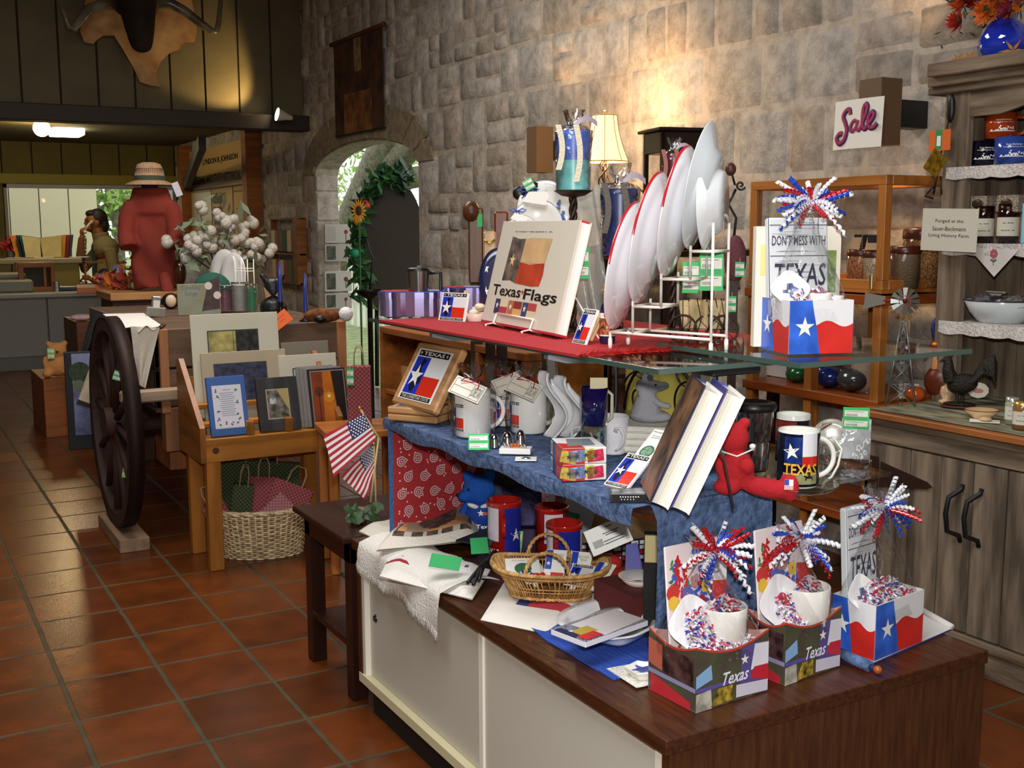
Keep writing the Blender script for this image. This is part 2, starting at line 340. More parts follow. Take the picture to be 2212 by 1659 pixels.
def stone_wall():
    rnd=random.Random(11); g=G(); cols=[]
    pal=['#cfc8be','#d4cec6','#c6bcb0','#d0c4b6','#dad4cc','#cabbaa','#bfb8ae','#d1c6b8','#ccc2b8']
    def stone(y0,y1,z0,z1,xo=0,nx=4):
        c=rgb(rnd.choice(pal)); k=rnd.uniform(.8,1.05); c=tuple(v*k for v in c[:3])+(1,); gp=.009; a=[y0+gp,y1-gp]; b=[z0+gp,z1-gp]
        if a[1]-a[0]<.02 or b[1]-b[0]<.02: return
        n0=len(g.v); pr=rnd.uniform(.004,.015); v=[]
        for j in range(nx+1):
            for i in range(nx+1):
                e=i in(0,nx) or j in(0,nx); u=a[0]+(a[1]-a[0])*(i/nx if not 0<i<nx else (.09 if i==1 else .91 if i==nx-1 else i/nx)); w_=b[0]+(b[1]-b[0])*(j/nx if not 0<j<nx else (.1 if j==1 else .9 if j==nx-1 else j/nx))
                v.append((WX+xo+(.005 if e else -pr-rnd.uniform(0,.006)),u+(rnd.uniform(-.004,.004)),w_+rnd.uniform(-.004,.004)))
        g.add(v,[(j*(nx+1)+i,(j+1)*(nx+1)+i,(j+1)*(nx+1)+i+1,j*(nx+1)+i+1) for j in range(nx) for i in range(nx)],SM,True); cols.extend([c]*len(v))
    z=0
    while z<4.1:
        h=rnd.choice([.2,.23,.25,.28,.31]); y=-1+rnd.uniform(-.3,0)
        while y<16.5:
            w_=rnd.choice([.17,.22,.27,.32,.36,.42]) 
            ys=[(y,y+w_,z,z+h)]
            if h>.23 and rnd.random()<.3: q=rnd.uniform(.4,.6); ys=[(y,y+w_,z,z+h*q),(y,y+w_,z+h*q,z+h)]
            for (a,b,c,d) in ys:
                if inarch(a,(c+d)/2,.16) and inarch(b,(c+d)/2,.16): continue
                if inarch(a,c+.02,.0) or inarch(b,c+.02,0) or inarch((a+b)/2,c+.02,0):
                    if a<D0: b=min(b,D0)
                    elif b>D1: a=max(a,D1)
                    else: continue
                    if b-a<.04: continue
                stone(a,b,c,d)
            y+=w_
        z+=h
    # tall voussoirs standing around the arch
    for i in range(9):
        t0=PI*(i+.04)/9; t1=PI*(i+.96)/9; cy=(D0+D1)/2; hw=(D1-D0)/2; hz=ZA-ZS; c=rgb('#a8987e'); v=[]
        for t in (t0,t1):
            for rr in (0.02,.30): v.append((WX-.022,cy+(hw+rr)*math.cos(t),ZS+(hz+rr)*math.sin(t)))
        n=len(g.v); g.add(v,[(0,1,3,2)],SM); cols.extend([c]*4)
        g.add([(WX+.01,p[1],p[2]) for p in v]+v,[(0,2,6,4),(1,3,7,5),(0,1,5,4),(2,3,7,6)],SM); cols.extend([c]*8)
    ns=len(g.v)
    # mortar body with the opening
    x0,x1=WX,WX+.22; n=14; arc=[((D0+D1)/2-(D1-D0)/2*math.cos(PI*i/n),ZS+(ZA-ZS)*math.sin(PI*i/n)) for i in range(n+1)]
    g.box(x0,-1.3,0,x1,D0,4.3,MM); g.box(x0,D1,0,x1,17,4.3,MM)
    for i in range(n):
        (a,b),(c,d)=arc[i],arc[i+1]
        for x in (x0,x1): g.add([(x,a,b),(x,c,d),(x,c,4.3),(x,a,4.3)],[(0,1,2,3)],MM)
        g.add([(x0,a,b),(x0,c,d),(x1,c,d),(x1,a,b)],[(0,1,2,3)],MM)
    # smooth dressed blocks on the far jamb
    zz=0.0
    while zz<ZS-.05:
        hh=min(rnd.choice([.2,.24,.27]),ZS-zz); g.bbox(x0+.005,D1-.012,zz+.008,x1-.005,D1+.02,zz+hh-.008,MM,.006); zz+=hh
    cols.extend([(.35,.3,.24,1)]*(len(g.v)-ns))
    o=struct('wall_right',g); at_=o.data.color_attributes.new('stone','FLOAT_COLOR','POINT')
    at_.data.foreach_set('color',[x for c in cols for x in c])
stone_wall()
# --- grooved olive board wall above the beam, then the low room behind
OL='#6a6040'
def boards(g,x0,x1,z0,z1,y,mm,step=.3,face_=-1,t=.05,gm=None):
    g.box(x0,y,z0,x1,y+t,z1,gm or mm); n=max(1,int(round((x1-x0)/step))); s_=(x1-x0)/n
    for i in range(n): g.box(x0+i*s_+.009,y-.012,z0,x0+(i+1)*s_-.009,y+.001,z1,mm)
olive=m('#7d7350',.75,bump=.1,bs=30,var=.12,vs_=3); dolive=m('#2c2618',.9)
zb1,zb0=wy(600,250,BY).z,wy(600,283,BY).z
g=G(); boards(g,-4,WX+.0,zb1-.02,4.4,BY+.04,m('#5f563e',.7,bump=.1,bs=30,var=.12,vs_=3),.3,gm=dolive); struct('wall_front_upper',g)
g=G(); g.bbox(-4,BY-.12,zb0,WX+.03,BY+.1,zb1,m('#2a1c12',.6,bump=.2,bs=20),.006); struct('trim_1',g)
FY=15.4
YB='#8b7a2c'
wl,wr,wt,wb=wy(6,400,FY).x,wy(378,400,FY).x,wy(150,399,FY).z,wy(150,575,FY).z-.25
for nm,a in (('wall_front',(-4,0,wl,4.2)),('wall_front',(wr,0,WX+.2,4.2)),('wall_front',(wl,0,wr,wb)),('wall_front',(wl,wt,wr,4.2))):
    g=G(); boards(g,a[0],a[2],a[1],a[3],FY,m('#6f6426',.7,var=.1,vs_=4),.35,gm=dolive); struct(nm,g)
o_=[o for o in bpy.data.objects if o.name.startswith('wall_front') and 'upper' not in o.name]
g=G(); g.bbox(-4,FY-.05,wt+.0,WX,FY-.01,wt+.13,m('#a08f24',.6),.006); struct('trim_2',g)
fr=struct('window_1',(lambda g:(g.bbox(wl,FY-.03,wt-.05,wr,FY+.02,wt,m('#b8b6c0',.5)),g.bbox(wl,FY-.03,wb,wl+.04,FY+.02,wt,m('#9c9a90',.5)),g.bbox(wr-.04,FY-.03,wb,wr,FY+.02,wt,m('#9c9a90',.5)),g.bbox(wl,FY-.06,wb-.03,wr,FY+.02,wb+.03,m('#9c9a90',.5)),g)[-1])(G()))
g=G(); g.box(wl+.04,FY+.0,wb+.03,wr-.04,FY+.006,wt-.05,film(.1,.02,(.97,.98,.97,1),0)); part('window_glass',g,fr)
# ceilings: high over the shop, low over the desk room
g=G(); g.box(-4.2,-3.2,4.2,WX+.3,BY+.2,4.3,m('#8a8272',.85)); struct('ceiling_shop',g)
g=G(); zc=wy(200,308,13.5).z; g.box(-4.2,BY+.1,zc+.12,WX+.3,FY+.1,zc+.2,m('#5e5428',.8)); struct('ceiling_desk',g)
g=G()
a=wy(428,292,BY+.4); b=wy(392,400,FY-.3); g.add([],[],olive)
for sx in (0,): 
    d=Vector((0,0,-.13)); t=Vector((.07,0,0)); g.add([a,b,b+d,a+d,a+t,b+t,b+d+t,a+d+t],[(0,1,2,3),(4,5,6,7),(0,1,5,4),(2,3,7,6),(0,3,7,4),(1,2,6,5)],m('#241a10',.6))
struct('trim_3',g)
# unseen sides of the shop
g=G(); g.box(-4.15,-3,0,-4,17,4.3,m('#b9ad94',.85)); struct('wall_left',g)
g=G(); g.box(-4,-3.15,0,WX+.2,-3,4.3,m('#b9ad94',.85)); struct('wall_back',g)
# --- outdoors: porch siding, ground, fence, live oak
g=G(); boards(g,.6,wy(208,400,19.4).x,-.1,4.5,19.4,m('#e9e0b8',.7),.42,gm=m('#6c6650',.8)); struct('porch_siding_wall',g)
g=G(); g.box(WX+.26,-3,-.12,40,60,-.02,m('#8d9a68',.95,var=.3)); g.box(-8,15.6,-.12,WX+.26,60,-.02,m('#b7ae98',.95)); struct('ground_outdoors',g)
def leafcloud(g,c,r,n,mm,rnd,s=.12):
    for i in range(n):
        p=Vector(c)+Vector((rnd.gauss(0,1),rnd.gauss(0,1),rnd.gauss(0,1)))*r*.45; d=Vector((rnd.uniform(-1,1),rnd.uniform(-1,1),rnd.uniform(-1,1))).normalized(); e=d.orthogonal().normalized(); a=rnd.uniform(.5,1)*s
        g.add([p-e*a*.4,p+d*a,p+e*a*.4,p-d*a],[(0,1,2,3)],mm)
rnd=random.Random(3)
LF=m('#8fae4e',.7); LF2=m('#5f7d34',.7); BARK=m('#6f6a58',.9,bump=.8,bs=22,var=.35,vs_=14)
def oak(base,scale,branches,label,leaves):
    t=thing('live_oak_tree',label,'tree',TR(*base)); g=G()
    for pts,r0,r1 in branches: g.tube([Vector(p)*scale for p in pts],lambda u,r0=r0,r1=r1:(r0+(r1-r0)*u)*scale,BARK,10)
    part('trunk',g,t); g=G()
    for c,r,n in leaves: leafcloud(g,Vector(c)*scale,r*scale,n,LF if rnd.random()<.6 else LF2,rnd,.16)
    part('foliage',g,t,kind='stuff')
# the oak seen through the doorway: limbs given in the doorway's own view, 6 m behind it
def od(x,y,xx=8.2): return wx(x,y,xx)
b0=od(745,620); b0.z=0
def L_(pts,xx=8.2): return [tuple(od(x,y,xx)-b0) for x,y in pts]
oak(b0,1,[(L_([(745,640),(760,520),(775,460),(800,400),(830,330),(870,270),(930,200)]),.42,.28),(L_([(800,410),(850,350),(905,300),(960,250)],8.3),.3,.2),(L_([(790,430),(840,400),(880,385),(930,380)],8.1),.28,.16)],'thick grey limbed oak tree outside the arched doorway',[(tuple(od(765,330,11)-b0),2.2,700),(tuple(od(760,420,12)-b0),1.6,300),(tuple(od(850,300,12)-b0),1.4,160)])
b1=wy(262,620,24); b1.z=0
def L2(pts,yy=24): return [tuple(wy(x,y,yy)-b1) for x,y in pts]
oak(b1,1,[(L2([(262,640),(258,520),(250,470),(240,430),(232,400)]),.12,.07),(L2([(256,500),(270,450),(300,415),(330,400)]),.09,.04)],'pale oak tree outside the desk window',[(tuple(wy(250,430,24.5)-b1),1.1,420),(tuple(wy(275,480,25)-b1),1.4,420),(tuple(wy(235,415,24)-b1),.7,200)])
t=thing('picket_fence','white picket fence outside the arched doorway','fence',TR(6.2,8,-.02)); g=G()
for z in (.35,.95): g.box(0,0,z,.04,8,z+.09,WH)
part('rail',g,t); g=G()
for i in range(34): g.box(-.02,.05+i*.235,.0,.02,.15+i*.235,1.15,WH)
part('pickets',g,t)
# --- tapestry
p=wx(724,99,WX-.03); q=wx(830,60,WX-.03); r_=wx(727,295,WX-.03); W=abs(p.y-q.y); H=p.z-r_.z
t=thing('wall_tapestry','dark woven tapestry of an autumn wood hung high on the stone wall','tapestry',basis(p,(0,-1,0),(0,0,1)))
g=G(); tap=m('#3a2214',.9,bump=.5,bs=300,var=.55,vs_=6,h2='#5c3418'); 
g.sheet(lambda u,v:(u*W,-v*H,.015+.01*math.sin(u*9)*v),14,14,tap,mf=lambda u,v: m('#8a7350',.9,var=.4,vs_=9) if abs(u-.5)<.1 and v<.35 else (m('#7a4a1e',.9,var=.5,vs_=9) if v>.55 and abs(u-.5)<.3 else tap))
g.box(0,-H-.01,.0,W,-H,.02,m('#1c1008',.9)); part('cloth',g,t); g=G(); g.rod((-.05,.01,.02),(W+.05,.01,.02),.018,m('#4a2412',.4),10); part('hanging_rod',g,t)
# --- wall sconces
def sconce(x0,x1,xm,yt,yb,label):
    xs=WX-.28; a=wx(xm,(yt+yb)/2,xs); h=size(yb-yt,a); w1=.2
    t=thing('wall_sconce',label,'wall lamp',TR(xs+.05,a.y,a.z),'brown box sconces on the stone wall'); g=G(); B=m('#6a5138',.5); Bk=.012
    hw=.055
    for (u0,v0,u1,v1) in ((-hw,-hw,hw,-hw+Bk),(-hw,hw-Bk,hw,hw),(-hw,-hw+Bk,-hw+Bk,hw-Bk),(hw-Bk,-hw+Bk,hw,hw-Bk)): g.box(u0,v0,-h/2,u1,v1,h/2,B)
    part('shade',g,t); g=G(); g.box(hw,-.04,-h*.22,WX-xs-.05,.04,h*.2,BK); part('wall_bracket',g,t)
    g=G(); g.ell((0,0,-.02),(.03,.03,.045),m('#ffd9a0',.3,emit=7)); part('bulb',g,t)
    for s_,e in ((1,5),(-1,9)):
        l=lamp('sconce_light','SPOT',(0,0,.0),e*1.5,(1,.62,.3),.03,spot=100); l.parent=t; l.rotation_euler=(PI if s_>0 else 0,0,0); l.location=(0,0,s_*h*.47)
    return t
sconce(1124,1178,1150,275,372,'brown box wall sconce lit beneath, beside the tall blue candle')
sconce(1843,1925,1880,172,312,'brown box wall sconce with the sale card taped on its front')
# sale sign
M_,W,H=basis(wx(1797,325,WX-.29),(0,-1,0),(0,0,1)),0,0
a=wx(1800,325,WX-.29); b=wx(1905,312,WX-.29); c=wx(1815,220,WX-.29); W=a.y-b.y; H=c.z-a.z
g=G(); g.sheet(lambda u,v:(u*W+.03*v*W,v*H,.012*math.sin(u*3)+.003),8,2,PAPER); g.sheet(lambda u,v:(u*W+.03*v*W,v*H,.012*math.sin(u*3)+.002),8,2,PAPER)
pts={'S':[(.40,.74),(.38,.84),(.3,.82),(.25,.7),(.3,.55),(.33,.4),(.28,.2),(.18,.13),(.12,.24),(.18,.34),(.24,.33)],
'a':[(.55,.56),(.49,.6),(.42,.5),(.42,.4),(.48,.38),(.55,.5),(.56,.6),(.54,.45),(.58,.38),(.62,.42)],
'l':[(.62,.42),(.68,.62),(.74,.82),(.72,.92),(.67,.86),(.65,.66),(.66,.45),(.7,.4),(.74,.44)],
'e':[(.74,.48),(.82,.55),(.88,.68),(.84,.74),(.78,.66),(.76,.52),(.8,.42),(.88,.42),(.94,.5)]}
for k,pp in pts.items():
    for rr,mm,zz in ((.085,m('#3c3a6c',.5),.014),(.06,m('#a02f5c',.5),.018)):
        q=[Vector((x*W,y*H*.95,zz)) for x,y in pp]; f=[]
        for i in range(len(q)-1):
            for s_ in range(5): 
                u=s_/5; p0=q[max(i-1,0)];p1=q[i];p2=q[i+1];p3=q[min(i+2,len(q)-1)]
                f.append(.5*((2*p1)+(-p0+p2)*u+(2*p0-5*p1+4*p2-p3)*u*u+(-p0+3*p1-3*p2+p3)*u**3))
        f.append(q[-1]); T=g.T; n0=len(g.v); g.tube(f,rr*W*.5,mm,6)
        for i in range(n0,len(g.v)): g.v[i].z=zz+(g.v[i].z-zz)*.08
solo('sale_sign',g,'white card reading Sale in purple script on the wall sconce','sign',basis(a,(0,-1,0),(0,0,1)))
# ================= glass shelving unit on the low cabinet =================
T0,T1,T2=.52,.89,1.16
c0=wz(760,1165,T0); c1=wz(1470,1590,T0); c2=wz(2080,1385,T0)
CX0,CY1,CY0,CX1=1.18,c0.y+.0,c1.y,c2.x
walnut=wood('#43230f',.35,.35,'y',34); walx=wood('#4a2a14',.32,.4,'z',34)
t=thing('display_cabinet','low display cabinet with white sliding doors and dark walnut top','cabinet',TR(CX0,CY0,0)); w_=CX1-CX0; l_=CY1-CY0
g=G(); g.bbox(0,0,.085,w_,.025,T0-.03,walx,.001); g.bbox(0,l_-.025,.085,w_,l_,T0-.03,walx,.001); g.box(w_-.02,.025,.085,w_,l_-.025,T0-.03,walx); g.box(.03,.025,.085,w_-.02,l_-.025,.11,walx); g.box(.02,.03,.0,w_-.05,l_-.06,.085,m('#14100c',.7)); part('carcass',g,t)
g=G(); g.bbox(-.012,-.004,T0-.03,w_+.004,l_+.01,T0,walnut,.002); part('worktop',g,t)
dm=m('#c9c6b8',.5); g=G(); g.box(.004,.03,.112,.03,.05,T0-.032,m('#e8e4d6',.5)); g.box(.004,l_-.045,.09,.03,l_-.005,T0-.032,m('#e8e4d6',.5)); g.box(-.002,.0,.085,.03,l_-.005,.112,m('#d8cfa8',.5)); part('door_track',g,t)
yd=wx(1049,1354,CX0+.01).y-CY0
g=G(); g.bbox(.012,.02,.113,.02,yd+.03,T0-.034,dm,.001); g.box(.006,yd+.01,.113,.012,yd+.03,T0-.034,m('#eeeadc',.5)); part('sliding_door',g,t)
d2=G(); d2.bbox(.021,yd,.113,.029,l_-.045,T0-.034,dm,.001); d2=part('sliding_door',d2,t)
g=G(); g.at(TR(.019,l_-.09,.3)@RY(-90)).cyl(.009,0,.004,m('#3a3a3a',.3,.8),14); g.at(TR(.021,l_-.09,.3)@RY(-90)).cyl(.013,0,.002,CHROME,14); part('finger_pull',g,d2)
# shelving unit
lo=[wz(x,y,T1) for x,y in ((820,905),(1420,1090))]; LY0=lo[1].y; LY1=lo[0].y+.02; LX0=1.26
up0,up1=wz(815,690,T2),wz(1435,797,T2); UX0=1.28; UY0,UY1=up1.y,up0.y+.06
t=thing('glass_shelving_unit','two tier glass shelving on chrome posts standing on the low cabinet','shelving',TR(0,0,T0))
gl=m('#9fb8ae',.03,trans=.0,alpha=.35,spec=.8)
g=G(); g.bbox(LX0,LY0,T1-T0-.018,1.95,LY1,T1-T0-.008,GLASS,.002); part('lower_shelf',g,t)
g=G(); g.bbox(UX0,UY0,T2-T0-.01,1.86,UY1,T2-T0,GLASS,.002); g.box(UX0-.0012,UY0,T2-T0-.01,UX0,UY1,T2-T0,m('#3c5048',.2)); g.box(UX0,UY0-.0012,T2-T0-.01,1.86,UY0,T2-T0,m('#4c6058',.2)); part('upper_shelf',g,t)
g=G(); g.bbox(1.5,1.55,T2-T0+.003,1.98,2.0,T2-T0+.013,GLASS,.002); g.box(1.4985,1.55,T2-T0+.003,1.5,2.0,T2-T0+.013,m('#3c5048',.2)); g.box(1.5,1.5485,T2-T0+.003,1.98,1.55,T2-T0+.013,m('#4c6058',.2)); part('overlapping_shelf',g,t)
ca=wz(1180,1060,T0+.1)
for xx,yy in ((1.6,2.63),(1.52,1.87)):
    g=G(); g.bbox(xx,yy,0,xx+.03,yy+.03,T2-T0-.01,CHROME,.003); part('post',g,t)
for z in (T1-T0-.02,T2-T0-.012): g=G(); g.bbox(1.5,1.8,z-.03,1.63,2.95,z,m('#3a3a3c',.4,.6)); part('support_rail',g,t)
for yy in (2.75,2.15):
    for z,xx in ((T1-T0-.02,LX0+.02),(T2-T0-.012,UX0+.02)):
        g=G(); g.prism([(xx,-.004),(1.5,-.004),(1.5,-.035),(xx+.05,-.026),(xx,-.014)],0,.018,m('#b4b6ba',.3,.7)); o=part('shelf_bracket',g,t,TR(0,yy+.02,z)@RX(90)) if False else part('shelf_bracket',g,t,TR(0,yy,z)@RX(90))
# red cloth with a fringe
ry=wz(1298,770,T2).y
g=G(); redc=m('#b01e26',.9,bump=.3,bs=400)
g.sheet(lambda u,v:(UX0-.005+u*(.60),ry+.03+v*(UY1-ry-.12),T2+.0015),6,18,redc); g.sheet(lambda u,v:(UX0-.005,ry+.03+u*(UY1-ry-.12),T2+.0015-v*.006),10,1,redc)
o=solo('red_shelf_cloth',g,'red cloth with a shaggy fringe covering the upper glass shelf','cloth'); rnd=random.Random(5)
g=G()
for i in range(2600):
    x=UX0+rnd.uniform(-.01,.6); y=ry+.03+rnd.gauss(0,.006); a=Vector((x,y,T2+.002)); d=Vector((rnd.uniform(-.4,.4),-1,rnd.uniform(-.15,.7)))*rnd.uniform(.012,.034); s_=Vector((.0013,0,.0006)); b=a+d; b.z=max(b.z,T2+.001)
    g.add([a-s_,a+s_,b],[(0,1,2)],m('#d8261e',.8))
part('fringe',g,o,kind='stuff')
# denim cover on the lower shelf with the drape at its near end
def quilt():
    return m('#435a82',.9,bump=.9,bs=55,var=.25,vs_=60,h2='#5a739d')
QL=quilt(); g=G(); ZD=T1+.004
g.sheet(lambda u,v:(LX0-.02+u*.36,LY0-.0+v*(LY1-LY0),ZD-.004+.0015*math.sin(u*14+v*31)),10,24,QL); g.sheet(lambda u,v:(LX0-.02-.004*math.sin(v*3),LY0+u*(LY1-LY0),ZD-.004-v*(.035+.006*math.sin(u*25))),30,2,QL)
solo('denim_runner',g,'blue denim quilted runner lying over the lower glass shelf','cloth'); g=G()
def drape(u,v):
    x=1.295-.03*max(0,.2-v)/.2+u*(.30+.03*max(0,.2-v)/.2); k=v*.52
    if k<.06: y=LY0+.06-k; z=ZD+.002-max(0,k-.05)**2*10
    else: y=LY0+.002-.010*math.sin(u*9)*min(1,v)-.013*math.sin(u*17+2)*v; z=ZD-.002-(k-.06)*.81
    return (x+.004*math.sin(v*5),y,max(z,T0+.003))
g.sheet(drape,26,30,QL); o=solo('denim_drape',g,'blue quilted denim throw draped down to the cabinet beside the gift baskets','cloth')
# paisley hanging
pa=wx(824,912,1.27); pb=wz(822,1116,T0)
def paisley(g,w,h):
    R0=m('#a8282e',.9,bump=.3,bs=300); g.rect(0,0,w,h,R0); rnd=random.Random(9); P=m('#e2aeb0',.9); D=m('#5a3844',.9)
    nx,ny=11,7
    for j in range(ny):
        for i in range(nx):
            cx=(i+.5+.5*(j%2)*.8)*w/nx; cy=(j+.5+rnd.uniform(-.15,.15))*h/ny; r=.0155; a=rnd.uniform(0,360)
            if cx>w-.02: continue
            for rr,mm,zz in ((1,P,.0006),(.78,D,.001),(.6,P,.0014),(.4,R0,.0018),(.18,P,.0022)):
                g.flat([(cx+rr*r*(math.cos(R(k*30+a))*(1 if k not in(0,) else 1.5)),cy+rr*r*(math.sin(R(k*30+a))*(1 if k!=0 else 1.5))) for k in range(12)],mm,zz)
    for i in range(150):
        cx,cy=rnd.uniform(.01,w-.01),rnd.uniform(.01,h-.01); g.disc(cx,cy,.0032,P,.0008,6)
hw=.62; hh=T1-T0-.03
g=G(); paisley(g,hw,hh); db=m('#3f5f92',.9,bump=.5,bs=80)
for a in ((-.014,-.01,0,hh+.0),(hw,-.01,hw+.014,hh),(-.014,-.014,hw+.014,0)): g.rect(*a,db,.001)
g.rect(-.014,-.014,hw+.014,hh,db,-.002)
solo('paisley_bandanna',g,'red paisley cloth with a denim border hanging under the lower shelf','cloth',basis((LX0+.0,LY1-.015,T0+.018),(.86,.12,0),(0,0,1)))
# ================= things on the upper glass shelf =================
def pt2(x,y): return wz(x,y,T2+.002)
# flag tins
def tin(p,a,w,d,h,label,star=True):
    g=G(); n=5; pts=[]
    for i in range(60):
        t=2*PI*i/60; r=1+.07*math.cos(n*2*t); pts.append((w/2*r*math.copysign(abs(math.cos(t))**.55,math.cos(t)),d/2*r*math.copysign(abs(math.sin(t))**.55,math.sin(t))))
    T=thing('keepsake_tin',label,'tin',TR(*p)@RZ(a),'flag tins'); pu=m('#8c86ac',.2,.9)
    lo_=[(x*.98,y*.98) for x,y in pts]; g.prism(lo_,0,h*.72,pu)
    for f in g.f: pass
    part('tin_body',g,T); g=G(); g.prism(pts,h*.72,h*.97,m('#8d88b8',.2,.95)); g.prism([(x*.96,y*.96) for x,y in pts],h*.97,h,BLU)
    g.flat([(x*.93,y*.93) for x,y in pts if x<0.02],m('#c02a38',.3),h+.0006); g.flat([(x*.93,y*.5) for x,y in pts if x>-.02],m('#d8d8e0',.3),h+.001); part('lid',g,T)
tin(pt2(893,681),-20,.2,.13,.075,'scalloped purple tin with a red and blue lid on the top shelf')
tin(pt2(985,676)+Vector((.06,.06,0)),-20,.15,.1,.078,'smaller blue lidded tin behind the Texas tile magnet')
# tile clips
def clip(bl,br,tl,z,label,g2='tile clips',back=True):
    M_,w_,h_=board(bl,br,tl,z); t=thing('tile_clip',label,'clip',M_,g2); g=G(); g.bbox(0,0,-.006,w_,h_,0,m('#f2f0ea',.3,coat=.4),.001); lonestar(g,w_,h_); part('tile',g,t)
    if back:
        g=G(); g.at(TR(w_*.6,h_*.2,-.012)@RX(-8)); g.bbox(0,0,-.004,.009,h_*.95,.002,m('#d8b98a',.6),.001); g.bbox(0,0,-.012,.009,h_*.95,-.006,m('#d8b98a',.6),.001); part('clothespin',g,t)
    return t
clip((947,691),(1003,695),(957,631),T2+.002,'white edged Texas flag tile clip leaning beside the purple tins')
clip((1236,740),(1264,745),(1263,666),T2+.002,'narrow seen Texas flag tile clip between the book and the plate rack')
# soap dish
p=pt2(1030,693); g=G(); g.lathe([(.026,0),(.034,.022),(.033,.023),(.024,.003)],m('#e8cfc0',.4),20); t=thing('soap_dish','small pink beige bowl of wrapped soaps beside the flags book','dish',TR(*p)@RZ(20)@SCL(1.1,1,1)); part('bowl',g,t)
for i,(a,b,c) in enumerate(((-.01,0,20),(.012,.006,-25),(0,-.012,70))):
    g=G(); g.ell((a,b,.026+.008*i),(.02,.014,.009),m('#e9ddbe',.6),10,6,RZ(c)); part('wrapped_soap',g,t)
# the flags book on its wire easel
M_,w_,h_=board((1040,693),(1199,724),(1088,478),T2+.012)
t=thing('hardcover_book','cream hardcover book titled Texas Flags standing on a white wire easel','book',M_); D=.032
g=G(); cov=m('#ddd6c4',.35,coat=.3); g.bbox(0,0,-.003,w_,h_,0,cov,.001); g.bbox(0,0,-D,w_,h_,-D+.003,cov,.001); g.box(0,0,-D,.003,h_,0,cov); g.box(0,-.002,-D-.001,w_,0.004,.001,m('#b4202c',.4))
k=m('#4d4744',.6,var=.5,vs_=30,h2='#7d675a'); tan=m('#d2ab78',.6,var=.15,vs_=12); rd=m('#b83a14',.6,var=.25,vs_=14)
W,H=w_,h_
def rag(pts,mm,z): g.flat([(a*W,b*H) for a,b in pts],mm,z)
rag([(.17,.42),(.28,.43),(.36,.405),(.38,.83),(.30,.825),(.19,.85)],k,.0008); rag([(.38,.83),(.5,.84),(.72,.835),(.70,.7),(.69,.6),(.37,.605)],tan,.0008); rag([(.37,.605),(.5,.59),(.69,.61),(.70,.5),(.68,.40),(.58,.39),(.36,.405)],rd,.0009)
g.star(.26*W,.62*H,.042*W,m('#e8cf86',.5),.0013)
g.text('ROBERT MABERRY, JR.',.46*W,.895*H,.5*W,.013*H,INK,.0008,bold=.01)
g.text('Texas',.27*W,.325*H,.40*W,.105*H,m('#1a0c0a',.5),.0008,bold=.018); g.text('Flags',.72*W,.30*H,.42*W,.13*H,m('#1a0c0a',.5),.0008,bold=.018); g.star(.49*W,.33*H,.02*W,RED,.001)
for i,(c1_,c2_,c3_) in enumerate((('#2a3058','#e0cfa8','#b83440'),('#b86a3c','#8c2a26','#d8a868'),('#30406c','#b04640','#d8c4a0'))):
    x=.15+.19*i; g.rect(x*W,.1*H,(x+.18)*W,.24*H,m(c3_,.6),.0008); g.rect(x*W,.1*H,(x+.07)*W,.24*H,m(c1_,.6),.001); g.rect((x+.07)*W,.17*H,(x+.18)*W,.24*H,m(c2_,.6),.001); g.star((x+.035)*W,.18*H,.022*W,PAPER,.0014)
part('cover',g,t); g=G(); g.box(.002,.003,-D+.003,w_-.006,h_-.004,-.003,m('#f4f1e8',.8)); part('pages',g,t); g=G(); g.box(w_-.012,h_-.004,-D+.003,w_-.008,h_+.001,-.003,RED); part('headband',g,t)
g=G(); W3=WIRE; r_=.0022
for x in (.22*w_,.72*w_): g.tube([(x,.12*h_,.003) if False else (x,.04,.004),(x,-.004,.008),(x,-.010,.03),(x,-.004,.036)] if False else [(x,.028,.004),(x,.0,.008),(x+.012,-.009,.034),(x+.03,-.011,.04)],r_,W3,8)
g.rod((.22*w_,.028,.004),(.72*w_,.028,.004),r_,W3)
easel=G(); easel.v=g.v; easel.f=g.f; easel.mi=g.mi; easel.sm=g.sm; easel.ms=g.ms
Mi=M_.to_3x3().inverted()@Vector((0,0,1)) # world up in board space
for x in (.22*w_,.72*w_):
    g.tube([(x,0,.008),(x,-.006,-D-.01),(x,.10,-D-.005),(x,.12,-D-.004)],r_,W3,8)
g.tube([(.9*w_,.12,-D-.004),(1.08*w_,-.008,-D-.09)],r_,W3,8)
solo('book_easel',g,'white wire easel holding the cream flags book','easel',M_)
